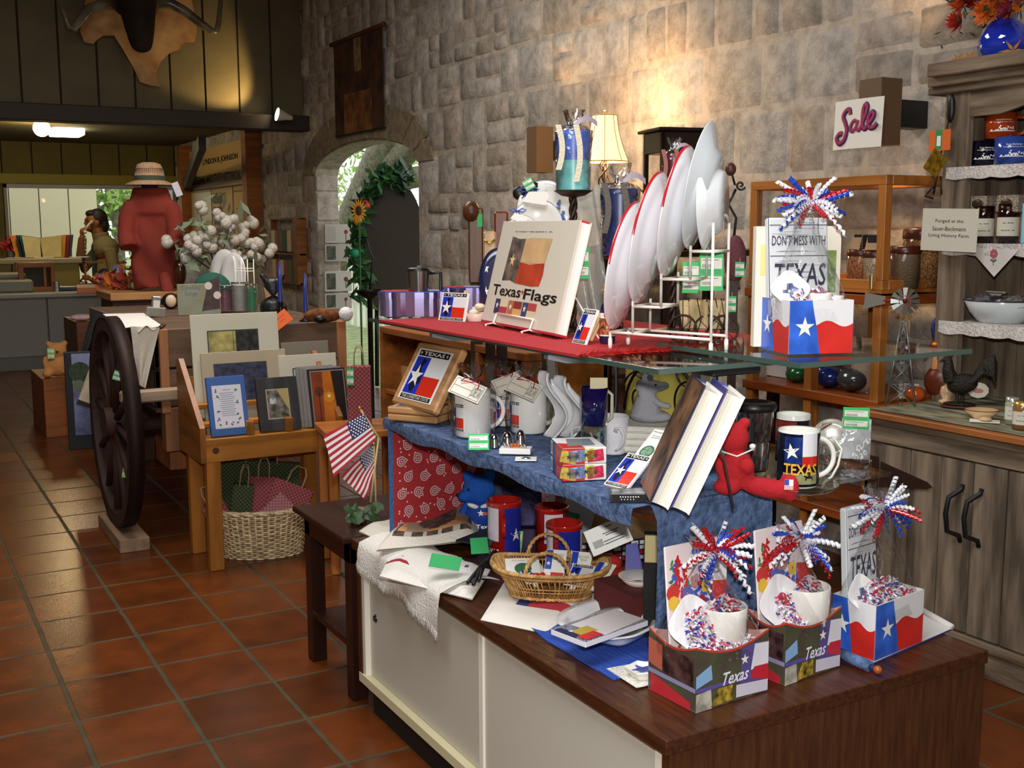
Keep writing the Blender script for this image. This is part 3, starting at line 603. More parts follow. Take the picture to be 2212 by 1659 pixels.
# tall candles on iron holders
def iron_holder(p,zt,rp,label,base=.05):
    t=thing('candle_holder',label,'candle holder',TR(*p),'iron candle holders'); h=zt-p.z; g=G(); g.lathe([(.006,h-.012),(rp*.6,h-.008),(rp,h+.004),(rp*1.02,h+.005),(rp*.6,h-.004),(.001,h-.004)],IRON,28); part('drip_pan',g,t)
    g=G()
    for k in range(3): g.tube([(.0065*math.cos(k*2.094+z*70),.0065*math.sin(k*2.094+z*70),z) for z in np.linspace(.012,h-.01,40)],.005,IRON,6)
    part('twisted_stem',g,t); g=G(); g.lathe([(.001,.012),(.012,.012),(base*.7,.006),(base,.0),(base*.95,0),(.001,.001)],IRON,24); part('foot',g,t); return t
def candle(p,r,h,c,c2,label,top=True,rib=None,square=False):
    t=thing('pillar_candle',label,'candle',face(p),'cellophane wrapped pillar candles'); g=G()
    k=m(c,.35,var=.25,vs_=16,h2=None); k2=m(c2,.35,var=.25,vs_=16)
    n=10
    g.lathe([(r,h*i/n) for i in range(n+1)]+[(.001,h)],k,28,mf=lambda j:k2 if j<n*.45 else k); part('wax',g,t)
    g=G(); rnd=random.Random(int(h*1000)); g.lathe([(r*1.05,0),(r*1.06,h*.5),(r*1.05,h*.97),(r*.8,h*1.04),(r*.22,h*1.1),(r*.5,h*1.25),(r*.62,h*1.36)],film(.35,.06),24)
    for q in range(len(g.v)):
        if g.v[q].z>h*.96: g.v[q]+=Vector((rnd.uniform(-1,1),rnd.uniform(-1,1),rnd.uniform(-1,1)))*r*.16
    part('cellophane',g,t)
    g=G(); rb=rib or m('#d8cfb4',.8,bump=.5,bs=200)
    for s_,x0,l in ((1,.15,.95),(-1,-.9,.75)): g.sheet(lambda u,v:((x0+.25*math.sin(v*3)+(u-.5)*.34)*r,-r*1.09-.002,h*(1.08-l*v)),3,10,rb); g.sheet(lambda u,v:((x0+.25*math.sin(v*3)+(u-.5)*.34)*r,-r*1.09-.001,h*(1.08-l*v)),3,10,rb)
    g.sheet(lambda u,v:(r*(.1+u*1.3),-r*.6+(v-.5)*.02,h*(1.08+.12*math.sin(u*3))+(v-.5)*r*.35),8,2,m('#9c8f9c',.5)); part('ribbon',g,t); return t
pb=wz(1237,735,T2+.002); pb=ray(1236,700); 
def onray(x,y,d): return CAM+ray(x,y)*d
def standat(x,d,z): # point at forward distance d under column x, on plane z
    for _ in range(1): 
        lo_,hi_=0,1659
        for _ in range(40):
            mid=(lo_+hi_)/2
            if (CAM+ray(x,mid)*d).z>z: lo_=mid
            else: hi_=mid
    p=CAM+ray(x,mid)*d; p.z=z; return p
p=standat(1237,2.86,T2+.002); zt=p.z+up(p,416)
iron_holder(p,zt,size(82,p)/2,'tall twisted iron candle holder under the blue and teal candle')
pc=Vector((p.x,p.y,zt+.006)); candle(pc,size(36,pc),up(pc,283),'#4a66b8','#6cb0ae','tall blue over teal pillar candle in cellophane with a burlap ribbon')
p=standat(1337,2.84,T2+.002); zt=p.z+up(p,556)
iron_holder(p,zt,size(78,p)/2,'shorter iron candle holder under the navy candle'); pc=Vector((p.x,p.y,zt+.006)); candle(pc,size(38,pc),up(pc,408),'#26305c','#243468','navy pillar candle in cellophane beside the plate rack',rib=m('#5d564c',.8,bump=.5,bs=200))
p=standat(1450,2.86,T2+.002); zt=p.z+up(p,428)
iron_holder(p,zt,size(70,p)/2,'iron candle holder hidden behind the plates in the rack',.06); pc=Vector((p.x,p.y,zt+.006)); candle(pc,size(26,pc),up(pc,332),'#5c1c28','#5c1c28','dark red pillar candle in cellophane above the plate rack',rib=m('#8c5a50',.8))
# hot sauce bottle
p=standat(1312,2.58,T2+.002); r_=size(17,p); h=up(p,618); t=thing('sauce_bottle','dark blue glass sauce bottle with an illustrated label and wrapped cap','bottle',face(p,20)); k=m('#141c40',.08,spec=.8)
g=G(); g.lathe([(r_*.9,0),(r_,.004),(r_,h*.56),(r_*.85,h*.66),(r_*.42,h*.76),(r_*.4,h*.9),(.001,h*.9)],k,24); part('glass',g,t)
g=G(); g.lathe([(r_*1.02,h*.14),(r_*1.02,h*.54)],PAPER,24); g.lathe([(r_*1.03,h*.16),(r_*1.03,h*.45)],m('#5c6a3c',.5,var=.9,vs_=120,h2='#c86a3c'),24)
g.warp=lambda v:Vector((r_*1.04*math.sin(v.x/r_),-r_*1.04*math.cos(v.x/r_),v.y)); g.text("Cosette's",0,h*.5,r_*1.7,h*.05,INK,bold=.03); g.text('HHI',0,h*.3,r_*.9,h*.06,WH,bold=.03); g.warp=None; part('label',g,t)
g=G(); g.lathe([(r_*.45,h*.82),(r_*.6,h*.9),(r_*.9,h*.93),(r_*.5,h*.97),(r_*.9,h*1.03)],m('#c8502c',.3,.3,var=.8,vs_=60,h2='#e8c07c'),14); part('foil_wrap',g,t)
# plate rack
A=pt2(1318,752); B=pt2(1535,775); C_=pt2(1562,755); rx=Vector((.5,-.866,0)); ry_=Vector((.866,.5,0)); wr_=0
while px(A+rx*wr_)[0]<1535: wr_+=.002
Mr=basis(A,rx,ry_); dr=.095
t=thing('plate_rack','white wire stepped rack with rubber feet holding plates in a rising row','rack',Mr); g=G(); rw=.0032
def lz(x,yy): # local height of pixel row yy above local x along front rail
    p=A+rx*x; return up(p,yy)
z1=lz(0,720); z2=z1+.002; st=[(.0,720,.33,637),(.33,637+30,.62,580)]
xs=[0,wr_*.23,wr_*.51,wr_*.79,wr_]; hs=[.032,.072,.112,.155]
hs=[up(A+rx*xs[0],718),up(A+rx*xs[1],662),up(A+rx*xs[2],603),up(A+rx*xs[3],543)]
for y in (0,dr):
    pp=[(0,y,-.0),(0,y,hs[0]),(xs[1],y,hs[0]),(xs[1],y,hs[1]),(xs[2],y,hs[1]),(xs[2],y,hs[2]),(xs[3],y,hs[2]),(xs[3],y,hs[3]),(xs[4],y,hs[3])]
    for a,b in zip(pp,pp[1:]): g.rod(a,b,rw,WIRE)
    g.rod((xs[4],y,0),(xs[4],y,hs[3]+.06),rw,WIRE); g.rod((0,y,hs[0]),(xs[4],y,hs[0]-.005),rw,WIRE)
    for i in range(1,4): g.rod((xs[i]-.0,y,hs[i-1]),(xs[i],y,hs[i]+.012),rw,WIRE)
for i in range(4): g.rod((xs[i],0,hs[i]),(xs[i],dr,hs[i]),rw,WIRE); g.rod((xs[i+1],0,hs[i]),(xs[i+1],dr,hs[i]),rw,WIRE)
g.tube([(xs[4],0,hs[3]+.06),(xs[4],dr*.2,hs[3]+.075),(xs[4],dr*.8,hs[3]+.075),(xs[4],dr,hs[3]+.06)],rw,WIRE,8); part('wire_frame',g,t)
for x,y in ((0,0),(0,dr),(xs[4],0),(xs[4],dr)):
    g=G(); g.lathe([(.001,-.001),(.004,.0),(.005,.008),(.0045,.022),(.001,.024)],m('#f4f0e4',.5),10); part('rubber_foot',g,t,TR(x,y,0))
# plates leaning in it: seen nearly edge on
def plate_mesh(r,rim,deep=.13,red=True,c='#eceaee'):
    g=G(); k=m(c,.12,coat=.6); kr=m('#b41c26',.2,coat=.4)
    pr=[(.001,0),(r*.62,0),(r*.68,r*deep*.35),(r*.8,r*deep*.6),(r*.99,r*deep),(r,r*deep+.002),(r*.99,r*deep+.004),(r*.8,r*deep*.6+.004),(r*.68,r*deep*.35+.004),(r*.6,.004),(.001,.004)]
    g.lathe(pr,k,48); part_r=G()
    if red: part_r.lathe([(r*.985,r*deep-.0006),(r*1.006,r*deep+.001),(r*1.002,r*deep+.0045)],kr,24,a0=PI*1.02,a1=PI*1.5)
    return g,part_r
specs=[((1350,590),(1345,745),(1390,442),.0),((1425,470),None,None,1),((1500,460),None,None,2),((1545,400),None,None,3)]
pl=[(xs[0]+.012,hs[0],438,'front small enamel plate in the wire rack, red edged'),(xs[1]+.014,hs[1],374,'second enamel plate in the wire rack, red edged'),(xs[2]+.012,hs[2],318,'third enamel plate in the wire rack, red edged')]
for i,(x,z,ytop,lab) in enumerate(pl):
    p=A+rx*x+ry_*(dr*.5)+Vector((0,0,z)); h=up(p,ytop); r=h/2/math.cos(R(9))
    # plane of plate: normal along rx tilted; face toward -rx
    a=Vector((.777,.629,0)); nn=Vector((-.629,.777,0)); n=(nn*math.cos(R(10))+Vector((0,0,1))*math.sin(R(10))); Mx=basis(p+Vector((0,0,r*.985))+rx*(r*.17),a,n.cross(a))
    g,gr=plate_mesh(r,0); t=thing('enamel_plate',lab,'plate',Mx,'white plates in the wire rack'); part('dish',g,t); part('red_edge',gr,t)
    if i==0: A0=Mx
p=A+rx*(xs[3]+.01)+ry_*(dr*.5)+Vector((0,0,hs[3])); h=up(p,262); r=h/2
n=(nn*math.cos(R(10))+Vector((0,0,1))*math.sin(R(10))); Mx=basis(p+Vector((0,0,r*.98))+rx*(r*.12),a,n.cross(a))
g=G(); k=m('#dfe6ea',.12,coat=.6); g.lathe([(.001,-.008),(r*.52,-.008),(r*.62,r*.05),(r*.99,r*.17),(r,r*.18),(r*.98,r*.185),(r*.6,r*.07),(r*.5,0),(.001,0)],k,48); solo('large_enamel_bowl',g,'largest pale enamel bowl at the back of the wire rack','bowl',Mx)
p=A+rx*(xs[4]-.008)+ry_*(dr*.5)+Vector((0,0,hs[3]+.0)); h=up(p,326); r=h/2; Mx=basis(p+Vector((0,0,r)),a,nn.cross(a))
g=G(); g.lathe([(.001,-.012),(r*.6,-.012),(r*.7,r*.1),(r,r*.22),(r,r*.24),(r*.66,r*.12),(r*.58,-.006),(.001,-.006)],m('#e9edf0',.12,coat=.6),40); solo('enamel_pie_dish',g,'round enamel dish behind the largest bowl in the rack','dish',Mx)
# green tickets of the rack
Ad=dist(A)
def cardat(x0,x1,y0,y1,d,label,hue=None,tilt=0): return tagcard(x0,x1,y0,y1,d,label,hue,tilt)
cardat(1511,1562,546,628,Ad*.985,'large green and white ticket on the upper step of the plate rack'); cardat(1474,1512,566,633,Ad*1.06,'green ticket behind the larger ticket on the plate rack')
cardat(1252,1272,536,602,2.9,'green ticket on the grey plastic bag'); cardat(1588,1608,566,598,3.71,'upper green ticket hanging in front of the stone wall',); cardat(1572,1590,640,674,3.71,'lower green ticket hanging in front of the stone wall')
# wicker coach candle basket behind the rack
p=standat(1515,2.62,T2+.002); Wb=size(95,p)/2; t=thing('wire_coach_basket','wire wheeled coach planter holding a cream pleated candle behind the plate rack','planter',face(p)); g=G()
hb=up(p,640)
g.sheet(lambda u,v:((Wb*.9+.012*math.cos(u*2*PI*9)*v)*math.cos(u*2*PI),(Wb*.6+.012*math.cos(u*2*PI*9)*v)*math.sin(u*2*PI),.03+v*(hb-.04)),72,5,m('#c9b384',.6,var=.3,vs_=20)); g.disc(0,0,Wb*.9,m('#d8c8a0',.7),hb-.02,24,Wb*.6); part('pleated_candle',g,t)
for sx in (-.85,.3,1.0):
    g=G(); rw_=Wb*.62; c=(Wb*sx,-Wb*.62,rw_); g.tube([(c[0]+rw_*math.cos(a),c[1],c[2]+rw_*math.sin(a)) for a in np.linspace(0,2*PI,25)[:-1]],.0025,IRON,6,closed=True)
    for k in range(8): a=k*PI/4; g.rod(c,(c[0]+rw_*math.cos(a),c[1],c[2]+rw_*math.sin(a)),.001,IRON,4)
    part('wheel',g,t)
g=G()
for k in range(14): a=k*2*PI/14; g.tube([(Wb*.95*math.cos(a),Wb*.64*math.sin(a),.02),(Wb*1.05*math.cos(a+.2),Wb*.7*math.sin(a+.2),hb*.5),(Wb*.95*math.cos(a),Wb*.64*math.sin(a),hb*.95)],.0015,IRON,4)
part('wire_cage',g,t)
p=pt2(1460,732); g=G(); g.lathe([(.001,.006),(.05,.006),(.054,.0),(.052,0),(.001,0)],IRON,26); solo('iron_trivet',g,'round iron pan lying flat behind the foot of the plate rack','trivet',TR(p.x,p.y+.16,p.z))
# hanging grey plastic bag, plates and ribbons behind the book
def sheetcard(quad,d,mm,name,label,cat,th=.002,group=None):
    P_=[CAM+ray(x,y)*dd for (x,y),dd in zip(quad,d if hasattr(d,'__len__') else [d]*4)]
    c=sum(P_,Vector())/4; g=G(); n=(P_[1]-P_[0]).cross(P_[3]-P_[0]).normalized()*th
    L=[v-c for v in P_]; g.add(L+[v+n for v in L],[(0,1,2,3),(7,6,5,4),(0,4,5,1),(1,5,6,2),(2,6,7,3),(3,7,4,0)],mm); return solo(name,g,label,cat,TR(*c),group)
g=G(); rnd=random.Random(2); q=[(1236,700),(1305,715),(1300,398),(1246,412)]; P_=[CAM+ray(x,y)*3.05 for x,y in q]; P_[0].z=P_[1].z=T2+.004
g.sheet(lambda u,v:P_[0].lerp(P_[1],u).lerp(P_[3].lerp(P_[2],u),v)+Vector((0,.012*math.sin(u*9+v*7),0)),12,18,m('#a6a59c',.25,alpha=.75,bump=.4,bs=12)); solo('plastic_bag',g,'flat grey clear plastic bag standing behind the flags book','bag')
def dish(cx,cy,rr,d,label,c='#e4e2da',deep=.14,dec=None,group='plates behind the flags book',zb=None,lean=12,cat='plate'):
    p=CAM+ray(cx,cy)*d; r=size(rr,p); M_=face(p)@RX(90-lean); g,_=plate_mesh(r,0,deep,False,c); t=thing('dinner_plate',label,cat,M_,group); part('dish',g,t)
    g=G(); g.lathe([(r*.985,r*deep+.0045),(r*1.004,r*deep+.003)],m('#3c4256',.4),40); part('rim_line',g,t)
    if dec:
        g=G(); rnd=random.Random(4)
        for (x,y,s_) in dec:
            for k in range(14): g.ell(((x+rnd.uniform(-.05,.05)*s_)*r,(y+rnd.uniform(-.16,.16)*s_)*r,r*deep*(.6+.2*abs(x))+.004),(.035*r*s_,.05*r*s_,.002),m('#4a62c8',.4) if rnd.random()<.7 else m('#5a8c54',.5),6,4)
        part('bluebonnet_motif',g,t)
    return t
dish(1178,452,62,3.36,'largest white plate with bluebonnets leaning behind the flags book',dec=[(.45,.15,1.1),(.62,-.3,1.1)])
dish(1160,487,56,3.28,'smaller white plate in front of the bluebonnet plate',dec=[(.1,-.1,.6)])
dish(1128,500,34,3.22,'small grey rimmed saucer top just above the flags book')
g=G(); p=CAM+ray(1075,606)*3.3; r=size(40,p); g.lathe([(.001,0),(r*.7,0),(r,r*.12),(r,r*.15),(r*.7,.005),(.001,.005)],m('#1c2146',.2,coat=.5),40)
for k in range(6): g.star(r*.72*math.cos(k*1.05+2.6),r*.72*math.sin(k*1.05+2.6),r*.17,PAPER,r*.1)
t=solo('navy_star_plate',g,'navy blue plate with white stars half hidden behind the flags book','plate',face(p)@RX(78)@SCL(1,1.75,1)); 
g=G(); g.ell((0,0,0),(.5,.3,.4),BK); g.ell((.4,.1,.1),(.35,.25,.3),m('#eeeeea',.9)); g.ell((-.5,0,-.1),(.3,.2,.3),BK); g.ell((.35,0,-.6),(.25,.2,.6),BK)
p=CAM+ray(1148,412)*3.36; k=size(52,p); t=solo('cow_print_ornament',g.fused(.05,3,lambda c:BK if c.x<.25 else m('#eeeeea',.9)),'black and white cow spotted ornament with a blue bow behind the plates','ornament',face(p)@SCL(k,k,k))
def ribbon_bow(x,y,d,w,label,hue='#3c5cb8'):
    p=CAM+ray(x,y)*d; k=size(w,p)/2; g=G(); q=m(hue,.4)
    for s_ in (-1,1):
        g.tube([(0,0,0),(s_*.5*k,-.003,.3*k),(s_*k,-.004,.15*k),(s_*.6*k,-.004,-.12*k),(0,0,0)],k*.07,q,5); g.tube([(0,0,0),(s_*.4*k,-.005,-.5*k),(s_*.7*k,-.004,-.7*k)],k*.06,q,5)
    g.ell((0,-.003,0),k*.13,q,8,6); return solo('ribbon_bow',g,label,'bow',face(p),'small blue ribbon bows')
ribbon_bow(1142,412,3.28,44,'upper blue ribbon bow tied on the cow spotted ornament'); ribbon_bow(1118,456,3.2,38,'lower blue ribbon bow above the flags book')
tagcard(1131,1153,386,410,3.25,'small green diamond ticket by the blue bow',tilt=30)
sheetcard([(1128,436),(1180,444),(1182,414),(1142,414)],3.26,PAPER,'gift_card','cream folded card hanging below the upper blue bow','card'); sheetcard([(1102,472),(1136,486),(1140,468),(1112,460)],3.17,PAPER,'gift_card','cream folded card hanging below the lower blue bow','card')
# further shop furniture right behind the shelf end
p=standat(905,3.42,T2+.002); t=thing('travel_mug','black lidded steel travel mug behind the purple tins','mug',face(p)); r_=size(24,p); h=up(p,585); g=G(); g.lathe([(r_*.85,0),(r_,h)],m('#9a9a9c',.18,1),24); part('body',g,t); g=G(); g.lathe([(r_*1.03,h),(r_*1.03,h+.006),(r_*.8,h+.01),(.001,h+.01)],BK,24); g.box(-.004,0,h+.008,.008,.01,h+.016,BK); part('lid',g,t); g=G(); g.tube([(r_,0,h*.95),(r_*2,0,h*.95),(r_*2,0,h*.5),(r_,0,h*.45)],.006,BK,8); part('handle',g,t)
# Texas Women gift set uses the shared gift box builder
SH=[m('#d8d4dc',.3,.2),m('#c02c3c',.3,.2),m('#3a3f9c',.3,.2)]
def shreds(g,x0,x1,y0,y1,z,hh,n,rnd):
    for i in range(n):
        p=Vector((rnd.uniform(x0,x1),rnd.uniform(y0,y1),0)); e=min(p.x-x0,x1-p.x,p.y-y0,y1-p.y)/max(.01,(x1-x0)/2); p.z=z+hh*min(1,e*2.2)*rnd.uniform(.5,1); a=Vector((rnd.gauss(0,1),rnd.gauss(0,1),rnd.gauss(0,1))).normalized()*rnd.uniform(.004,.010); b=a.orthogonal().normalized()*rnd.uniform(.0012,.0022); k=rnd.choice([0,0,0,0,1,1,2])
        g.add([p-a-b,p-a+b,p+b*1.5+a*.1+Vector((0,0,.003)),p+a+b,p+a-b,p-b+a*.1+Vector((0,0,.003))],[(0,1,2,5),(5,2,3,4)],SH[k])
def curly(g,rnd,c,r,n,lw=.0068,cols=('#e8eaf0','#c81e28','#2a50c8','#e8eaf0')):
    for i in range(n):
        a=rnd.uniform(0,2*PI); e=rnd.uniform(-.55,1.0); d=Vector((math.cos(a)*math.cos(e),math.sin(a)*math.cos(e)*.8,math.sin(e))); L=r*rnd.uniform(.55,1.15); hue=rnd.choice(cols); mm=m(hue,.18 if hue!='#e8eaf0' else .3,.35 if hue!='#e8eaf0' else 0,coat=.5)
        x=d.orthogonal().normalized(); y=d.cross(x); turns=L/.011; cr=rnd.uniform(.0038,.0065); v=[]; N_=int(turns*7)+4; sag=rnd.uniform(.0,.5)
        for k in range(N_+1):
            t_=k/N_; q=Vector(c)+d*L*t_-Vector((0,0,sag*L*t_*t_))+(x*math.cos(t_*turns*2*PI)+y*math.sin(t_*turns*2*PI))*cr; w_=d*lw*.5; v+=[q-w_,q+w_]
        g.add(v,[(2*k,2*k+1,2*k+3,2*k+2) for k in range(N_)],mm,True)
def wavy(x0,x1,y0,amp,n=12,ph=0): return [(x0+(x1-x0)*i/n,y0+amp*math.sin(i/n*5+ph)) for i in range(n+1)]
def flagface(g,w,h,z=.0008,f0=0):
    b,r_,wt_=m('#2f5fd0',.3,var=.3,vs_=18,h2='#3c74e6'),m('#cc2c26',.3,var=.15,vs_=14),m('#e6e6ea',.35)
    g.rect(0,0,w,h,wt_,z*.5); x0=w*(.40 if not f0 else .46); bl=[(0,0)]+[(x0+.09*w+.03*w*math.sin(3.0),0)]+[(x0+.07*w*math.cos(t*2.4),h*t) for t in np.linspace(0,1,9)][1:]+[(0,h)]
    re=[(x0+.03*w,0),(w,0)]+[(w-(w-x0)*t,h*(.56-.06*math.sin(t*7))) for t in np.linspace(0,1,12)]; g.flat(re,r_,z*.8); g.flat(bl,b,z)
    g.star(w*(.24 if not f0 else .1),h*.5,min(w,h)*.2,WH,z*1.6)
def flagbox(w,d,h,T,z0=0):
    g=G(); th=.0025; inn=m('#d8d4cc',.6)
    g.box(-w/2,-d/2,0,w/2,d/2,th,inn)
    for M_,ww in ((TR(-w/2,-d/2,0)@RX(90),w),(TR(-w/2,d/2,0)@RZ(-90)@RX(90),d),(TR(w/2,-d/2,0)@RZ(90)@RX(90),d),(TR(w/2,d/2,0)@RZ(180)@RX(90),w)):
        g.at(M_); g.box(0,0,-th,ww,h,0,inn); flagface(g,ww,h)
    g.at(); part('flag_carton',g,T)
def platefront(g,r): # little square dish standing on its corner
    pass
def squaredish(T,M_,s,motif,name='plate',mm=None):
    g=G(); k=mm or m('#ecebee',.12,coat=.6); n=24
    def ring(sc,z): return [(sc*s*math.copysign(abs(math.cos(2*PI*i/n))**.5,math.cos(2*PI*i/n)),sc*s*math.copysign(abs(math.sin(2*PI*i/n))**.5,math.sin(2*PI*i/n)),z) for i in range(n)]
    R_=[ring(.001,0),ring(.72,0),ring(.98,s*.2),ring(1,s*.24),ring(.97,s*.24),ring(.7,.004),ring(.001,.004)]; v=[p for r_ in R_ for p in r_]
    g.add(v,[(j*n+i,j*n+(i+1)%n,(j+1)*n+(i+1)%n,(j+1)*n+i) for j in range(6) for i in range(n)],k,True)
    g.at(RZ(45)); motif(g,s); g.at(); return part(name,g,T,M_)
TXM=[(-.6,.05),(-.3,.05),(-.3,.55),(-.05,.55),(-.05,.25),(.45,.2),(.5,-.2),(.25,-.3),(.05,-.65),(-.12,-.55),(-.2,-.25),(-.42,-.25)]
def texmotif(g,s):
    g.flat([(a*s*.8,b*s*.8) for a,b in TXM],m('#5c648c',.5,var=.3,vs_=80),.0048); g.star(-.13*s,.05*s,.13*s,WH,.0054); g.text('TEXAS',.2*s,0,.35*s,.1*s,INK,.0054)
def flowmotif(g,s):
    rnd=random.Random(8)
    for i in range(26):
        a=rnd.uniform(-.45,.45)*s; b=rnd.uniform(-.3,.35)*s; g.disc(a,b,rnd.uniform(.03,.07)*s,m(rnd.choice(['#c84a3c','#4a58b0','#5a9050','#d8b040','#8c5a8c']),.5),.0048,6)
def planks(g,w,h,mm,ink):
    g.bbox(0,0,-.02,w,h,0,mm,.004); rnd=random.Random(3)
    for i in range(34): y=h*(.03+.94*rnd.random()); x=w*rnd.uniform(.02,.5); l=w*rnd.uniform(.2,.5); q=h*.003; g.rect(x,y,min(w*.97,x+l),y+q,ink,.0006)
    for y in (.3,.66,.93): g.rect(w*.02,y*h,w*.98,y*h+h*.008,INKG,.0007)
def woman_book(T,M_,w,h):
    g=G(); planks(g,w,h,m('#d6dadf',.4),INKG); g.text("DON'T MESS WITH",.5*w,.8*h,.9*w,.09*h,m('#35354a',.5),.001,bold=.01,shear=.1); g.text('TEXAS',.52*w,.5*h,.86*w,.2*h,m('#35354a',.5),.001,bold=.012,shear=.15); g.text('WOMEN',.55*w,.17*h,.74*w,.17*h,m('#35354a',.5),.001,bold=.012,shear=.15)
    for k in range(5): g.rect(-.0005-.0,0,.001,h,INK,.0)
    return part('book',g,T,M_)
def mugpart(T,p,r,h,hd=None,deco=None,c='#eeece6'):
    g=G(); k=m(c,.12,coat=.6); g.lathe([(.001,.0),(r*.94,0),(r,.004),(r,h-.002),(r*.98,h),(r*.93,h-.002),(r*.92,.006),(.001,.006)],k,28); o=part('mug',g,T,TR(*p))
    if deco:
        g=G(); g.warp=lambda v:Vector(((r+.0006+v.z)*math.sin(v.x/r),-(r+.0006+v.z)*math.cos(v.x/r),v.y)); deco(g); g.warp=None; part('mug_print',g,o)
    if hd is not None:
        g=G(); g.at(RZ(hd)); g.tube([(r*(.9+.85*math.sin(t)),0,h*(.5+.34*math.cos(t))) for t in np.linspace(0,PI,18)],r*.13,k,8); part('mug_handle',g,o)
    return o
def cellobag(T,w,d,h,zt,rnd,neck=.02):
    g=G(); F_=film(.13,.07)
    def f(u,v):
        a=u*2*PI; ss=(w/2*1.03)*math.copysign(abs(math.cos(a))**.5,math.cos(a)); tt=(d/2*1.03)*math.copysign(abs(math.sin(a))**.5,math.sin(a)); z=h*.6+(zt-h*.6)*v
        k=1 if v<.15 else max(neck/(w/2),1-(v-.15)/.72) if v<.85 else neck/(w/2)+(v-.85)*1.2
        return (ss*k+rnd.uniform(-1,1)*.004*v,tt*k+rnd.uniform(-1,1)*.004*v+d*.12*v,z)
    g.sheet(f,30,14,F_); part('cellophane',g,T)
def giftset(name,label,px_l,px_f,px_r,z,yt_,kind,bowpx,bookpx,seed,group):
    a,b,c=wz(*px_l,z),wz(*px_f,z),wz(*px_r,z); w=(c-b).length; d=(a-b).length; u=(c-b).normalized(); v=Vector((-u.y,u.x,0)); v=v if v.dot(a-b)>0 else -v
    d=min(max(d,w*.6),w*1.1); h=up(b,yt_); cen=b+u*w/2+v*d/2; M_=basis(cen,u,v); T=thing(name,label,'gift set',M_,group); rnd=random.Random(seed); Mi=M_.inverted()
    return T,w,d,h,M_,Mi,rnd
def loc(Mi,x,y,dd): return Mi@(CAM+ray(x,y)*dd)
# upper set
T,w,d,h,M_,Mi,rnd=giftset('gift_basket','flag carton gift set with a Texas women book standing on the top glass shelf',(1628,752),(1703,766),(1840,762),T2+.0165,650,'flag',None,None,1,'cellophane gift sets')
flagbox(w,d,h,T); D0_=dist(M_.translation)
zt=up(M_.translation,470); bw=size(140,M_.translation)
woman_book(T,TR(-bw*.52,d*.16,h*.35)@RX(84),bw,up(M_.translation,468)-h*.35)
g=G(); bh=up(M_.translation,470)-.02; g.box(-bw*.65,0,.0,bw*.72,.02,bh-.0,m('#e6e0d0',.5)); g.rect(0,0,.001,.001,PAPER); g.at(TR(bw*.72,.0,0)@RZ(90)@RX(90)); g.text('TEXAS BINGO',.01,bh*.8,.1,.012,RED,.0008,bold=.02,rot=90) ; g.at(TR(-bw*.65,0,0)@RX(90)); g.rect(.01,bh*.6,.04,bh*.85,m('#e8d890',.5),.0006); g.rect(bw*1.15,bh*.45,bw*1.3,bh*.8,m('#7a9050',.5,var=.5,vs_=30),.0006); part('bingo_game_box',g,T,TR(0,d*.42,.003)@RZ(-6))
squaredish(T,TR(-w*.33,-d*.1,h+.018)@RZ(-14)@RX(64)@RZ(45),size(36,M_.translation),texmotif)
mugpart(T,(w*.1,-d*.22,h*.5),.024,h*.62,deco=lambda g:g.text('TEXAS',0,h*.45,.03,.01,INK)); mugpart(T,(w*.33,-d*.18,h*.5),.022,h*.56,deco=lambda g:g.flat([(a*.02,h*.35+b*.02) for a,b in TXM],m('#5c648c',.5)))
g=G(); shreds(g,-w*.41,w*.41,-d*.40,d*.2,h*.84,.035,520,rnd); part('shredded_paper',g,T,kind='stuff')
g=G(); curly(g,rnd,(-w*.02,-d*.1,up(M_.translation,440)),size(84,M_.translation),64); part('curled_ribbon_bow',g,T); cellobag(T,w,d,h,up(M_.translation,400),rnd)
# ================= lower glass shelf =================
ZL=T1+.004
def pl1(x,y): return wz(x,y,ZL)
# plaques: two lying flat, one leaning on them
oakw=wood('#b98a5a',.25,.45,'x',14)
a_,b_,c_=pl1(836,908),pl1(955,918),pl1(980,903); u=(b_-a_).normalized(); wq=.15; 
for i in range(2):
    z=.0+.021*i; g=G(); g.bbox(0,0,z,wq+.01,.12,z+.019,oakw,.004); g.at(TR(.012,.012,z+.019)); g.rect(0,0,wq-.02,.095,PAPER,.0006); lonestar(g,wq-.02,.095); g.at()
    solo('wooden_plaque',g,['bottom oak plaque of the two lying flat at the shelf end','upper oak plaque of the two lying flat at the shelf end'][i],'plaque',basis(a_,u,(-u.y,u.x,0)),'oak flag plaques')
M_,w_,h_=board((843,868),(933,892),(905,737),ZL+.043)
T=thing('wooden_plaque','oak plaque with a Texas flag tile leaning upright on two flat plaques','plaque',M_,'oak flag plaques'); g=G(); g.bbox(0,0,-.024,w_+.006,h_,0,oakw,.006); part('wood_board',g,T); g=G(); g.at(TR(w_*.12,h_*.1,.001)); lonestar(g,w_*.78,h_*.8); part('flag_tile',g,T)
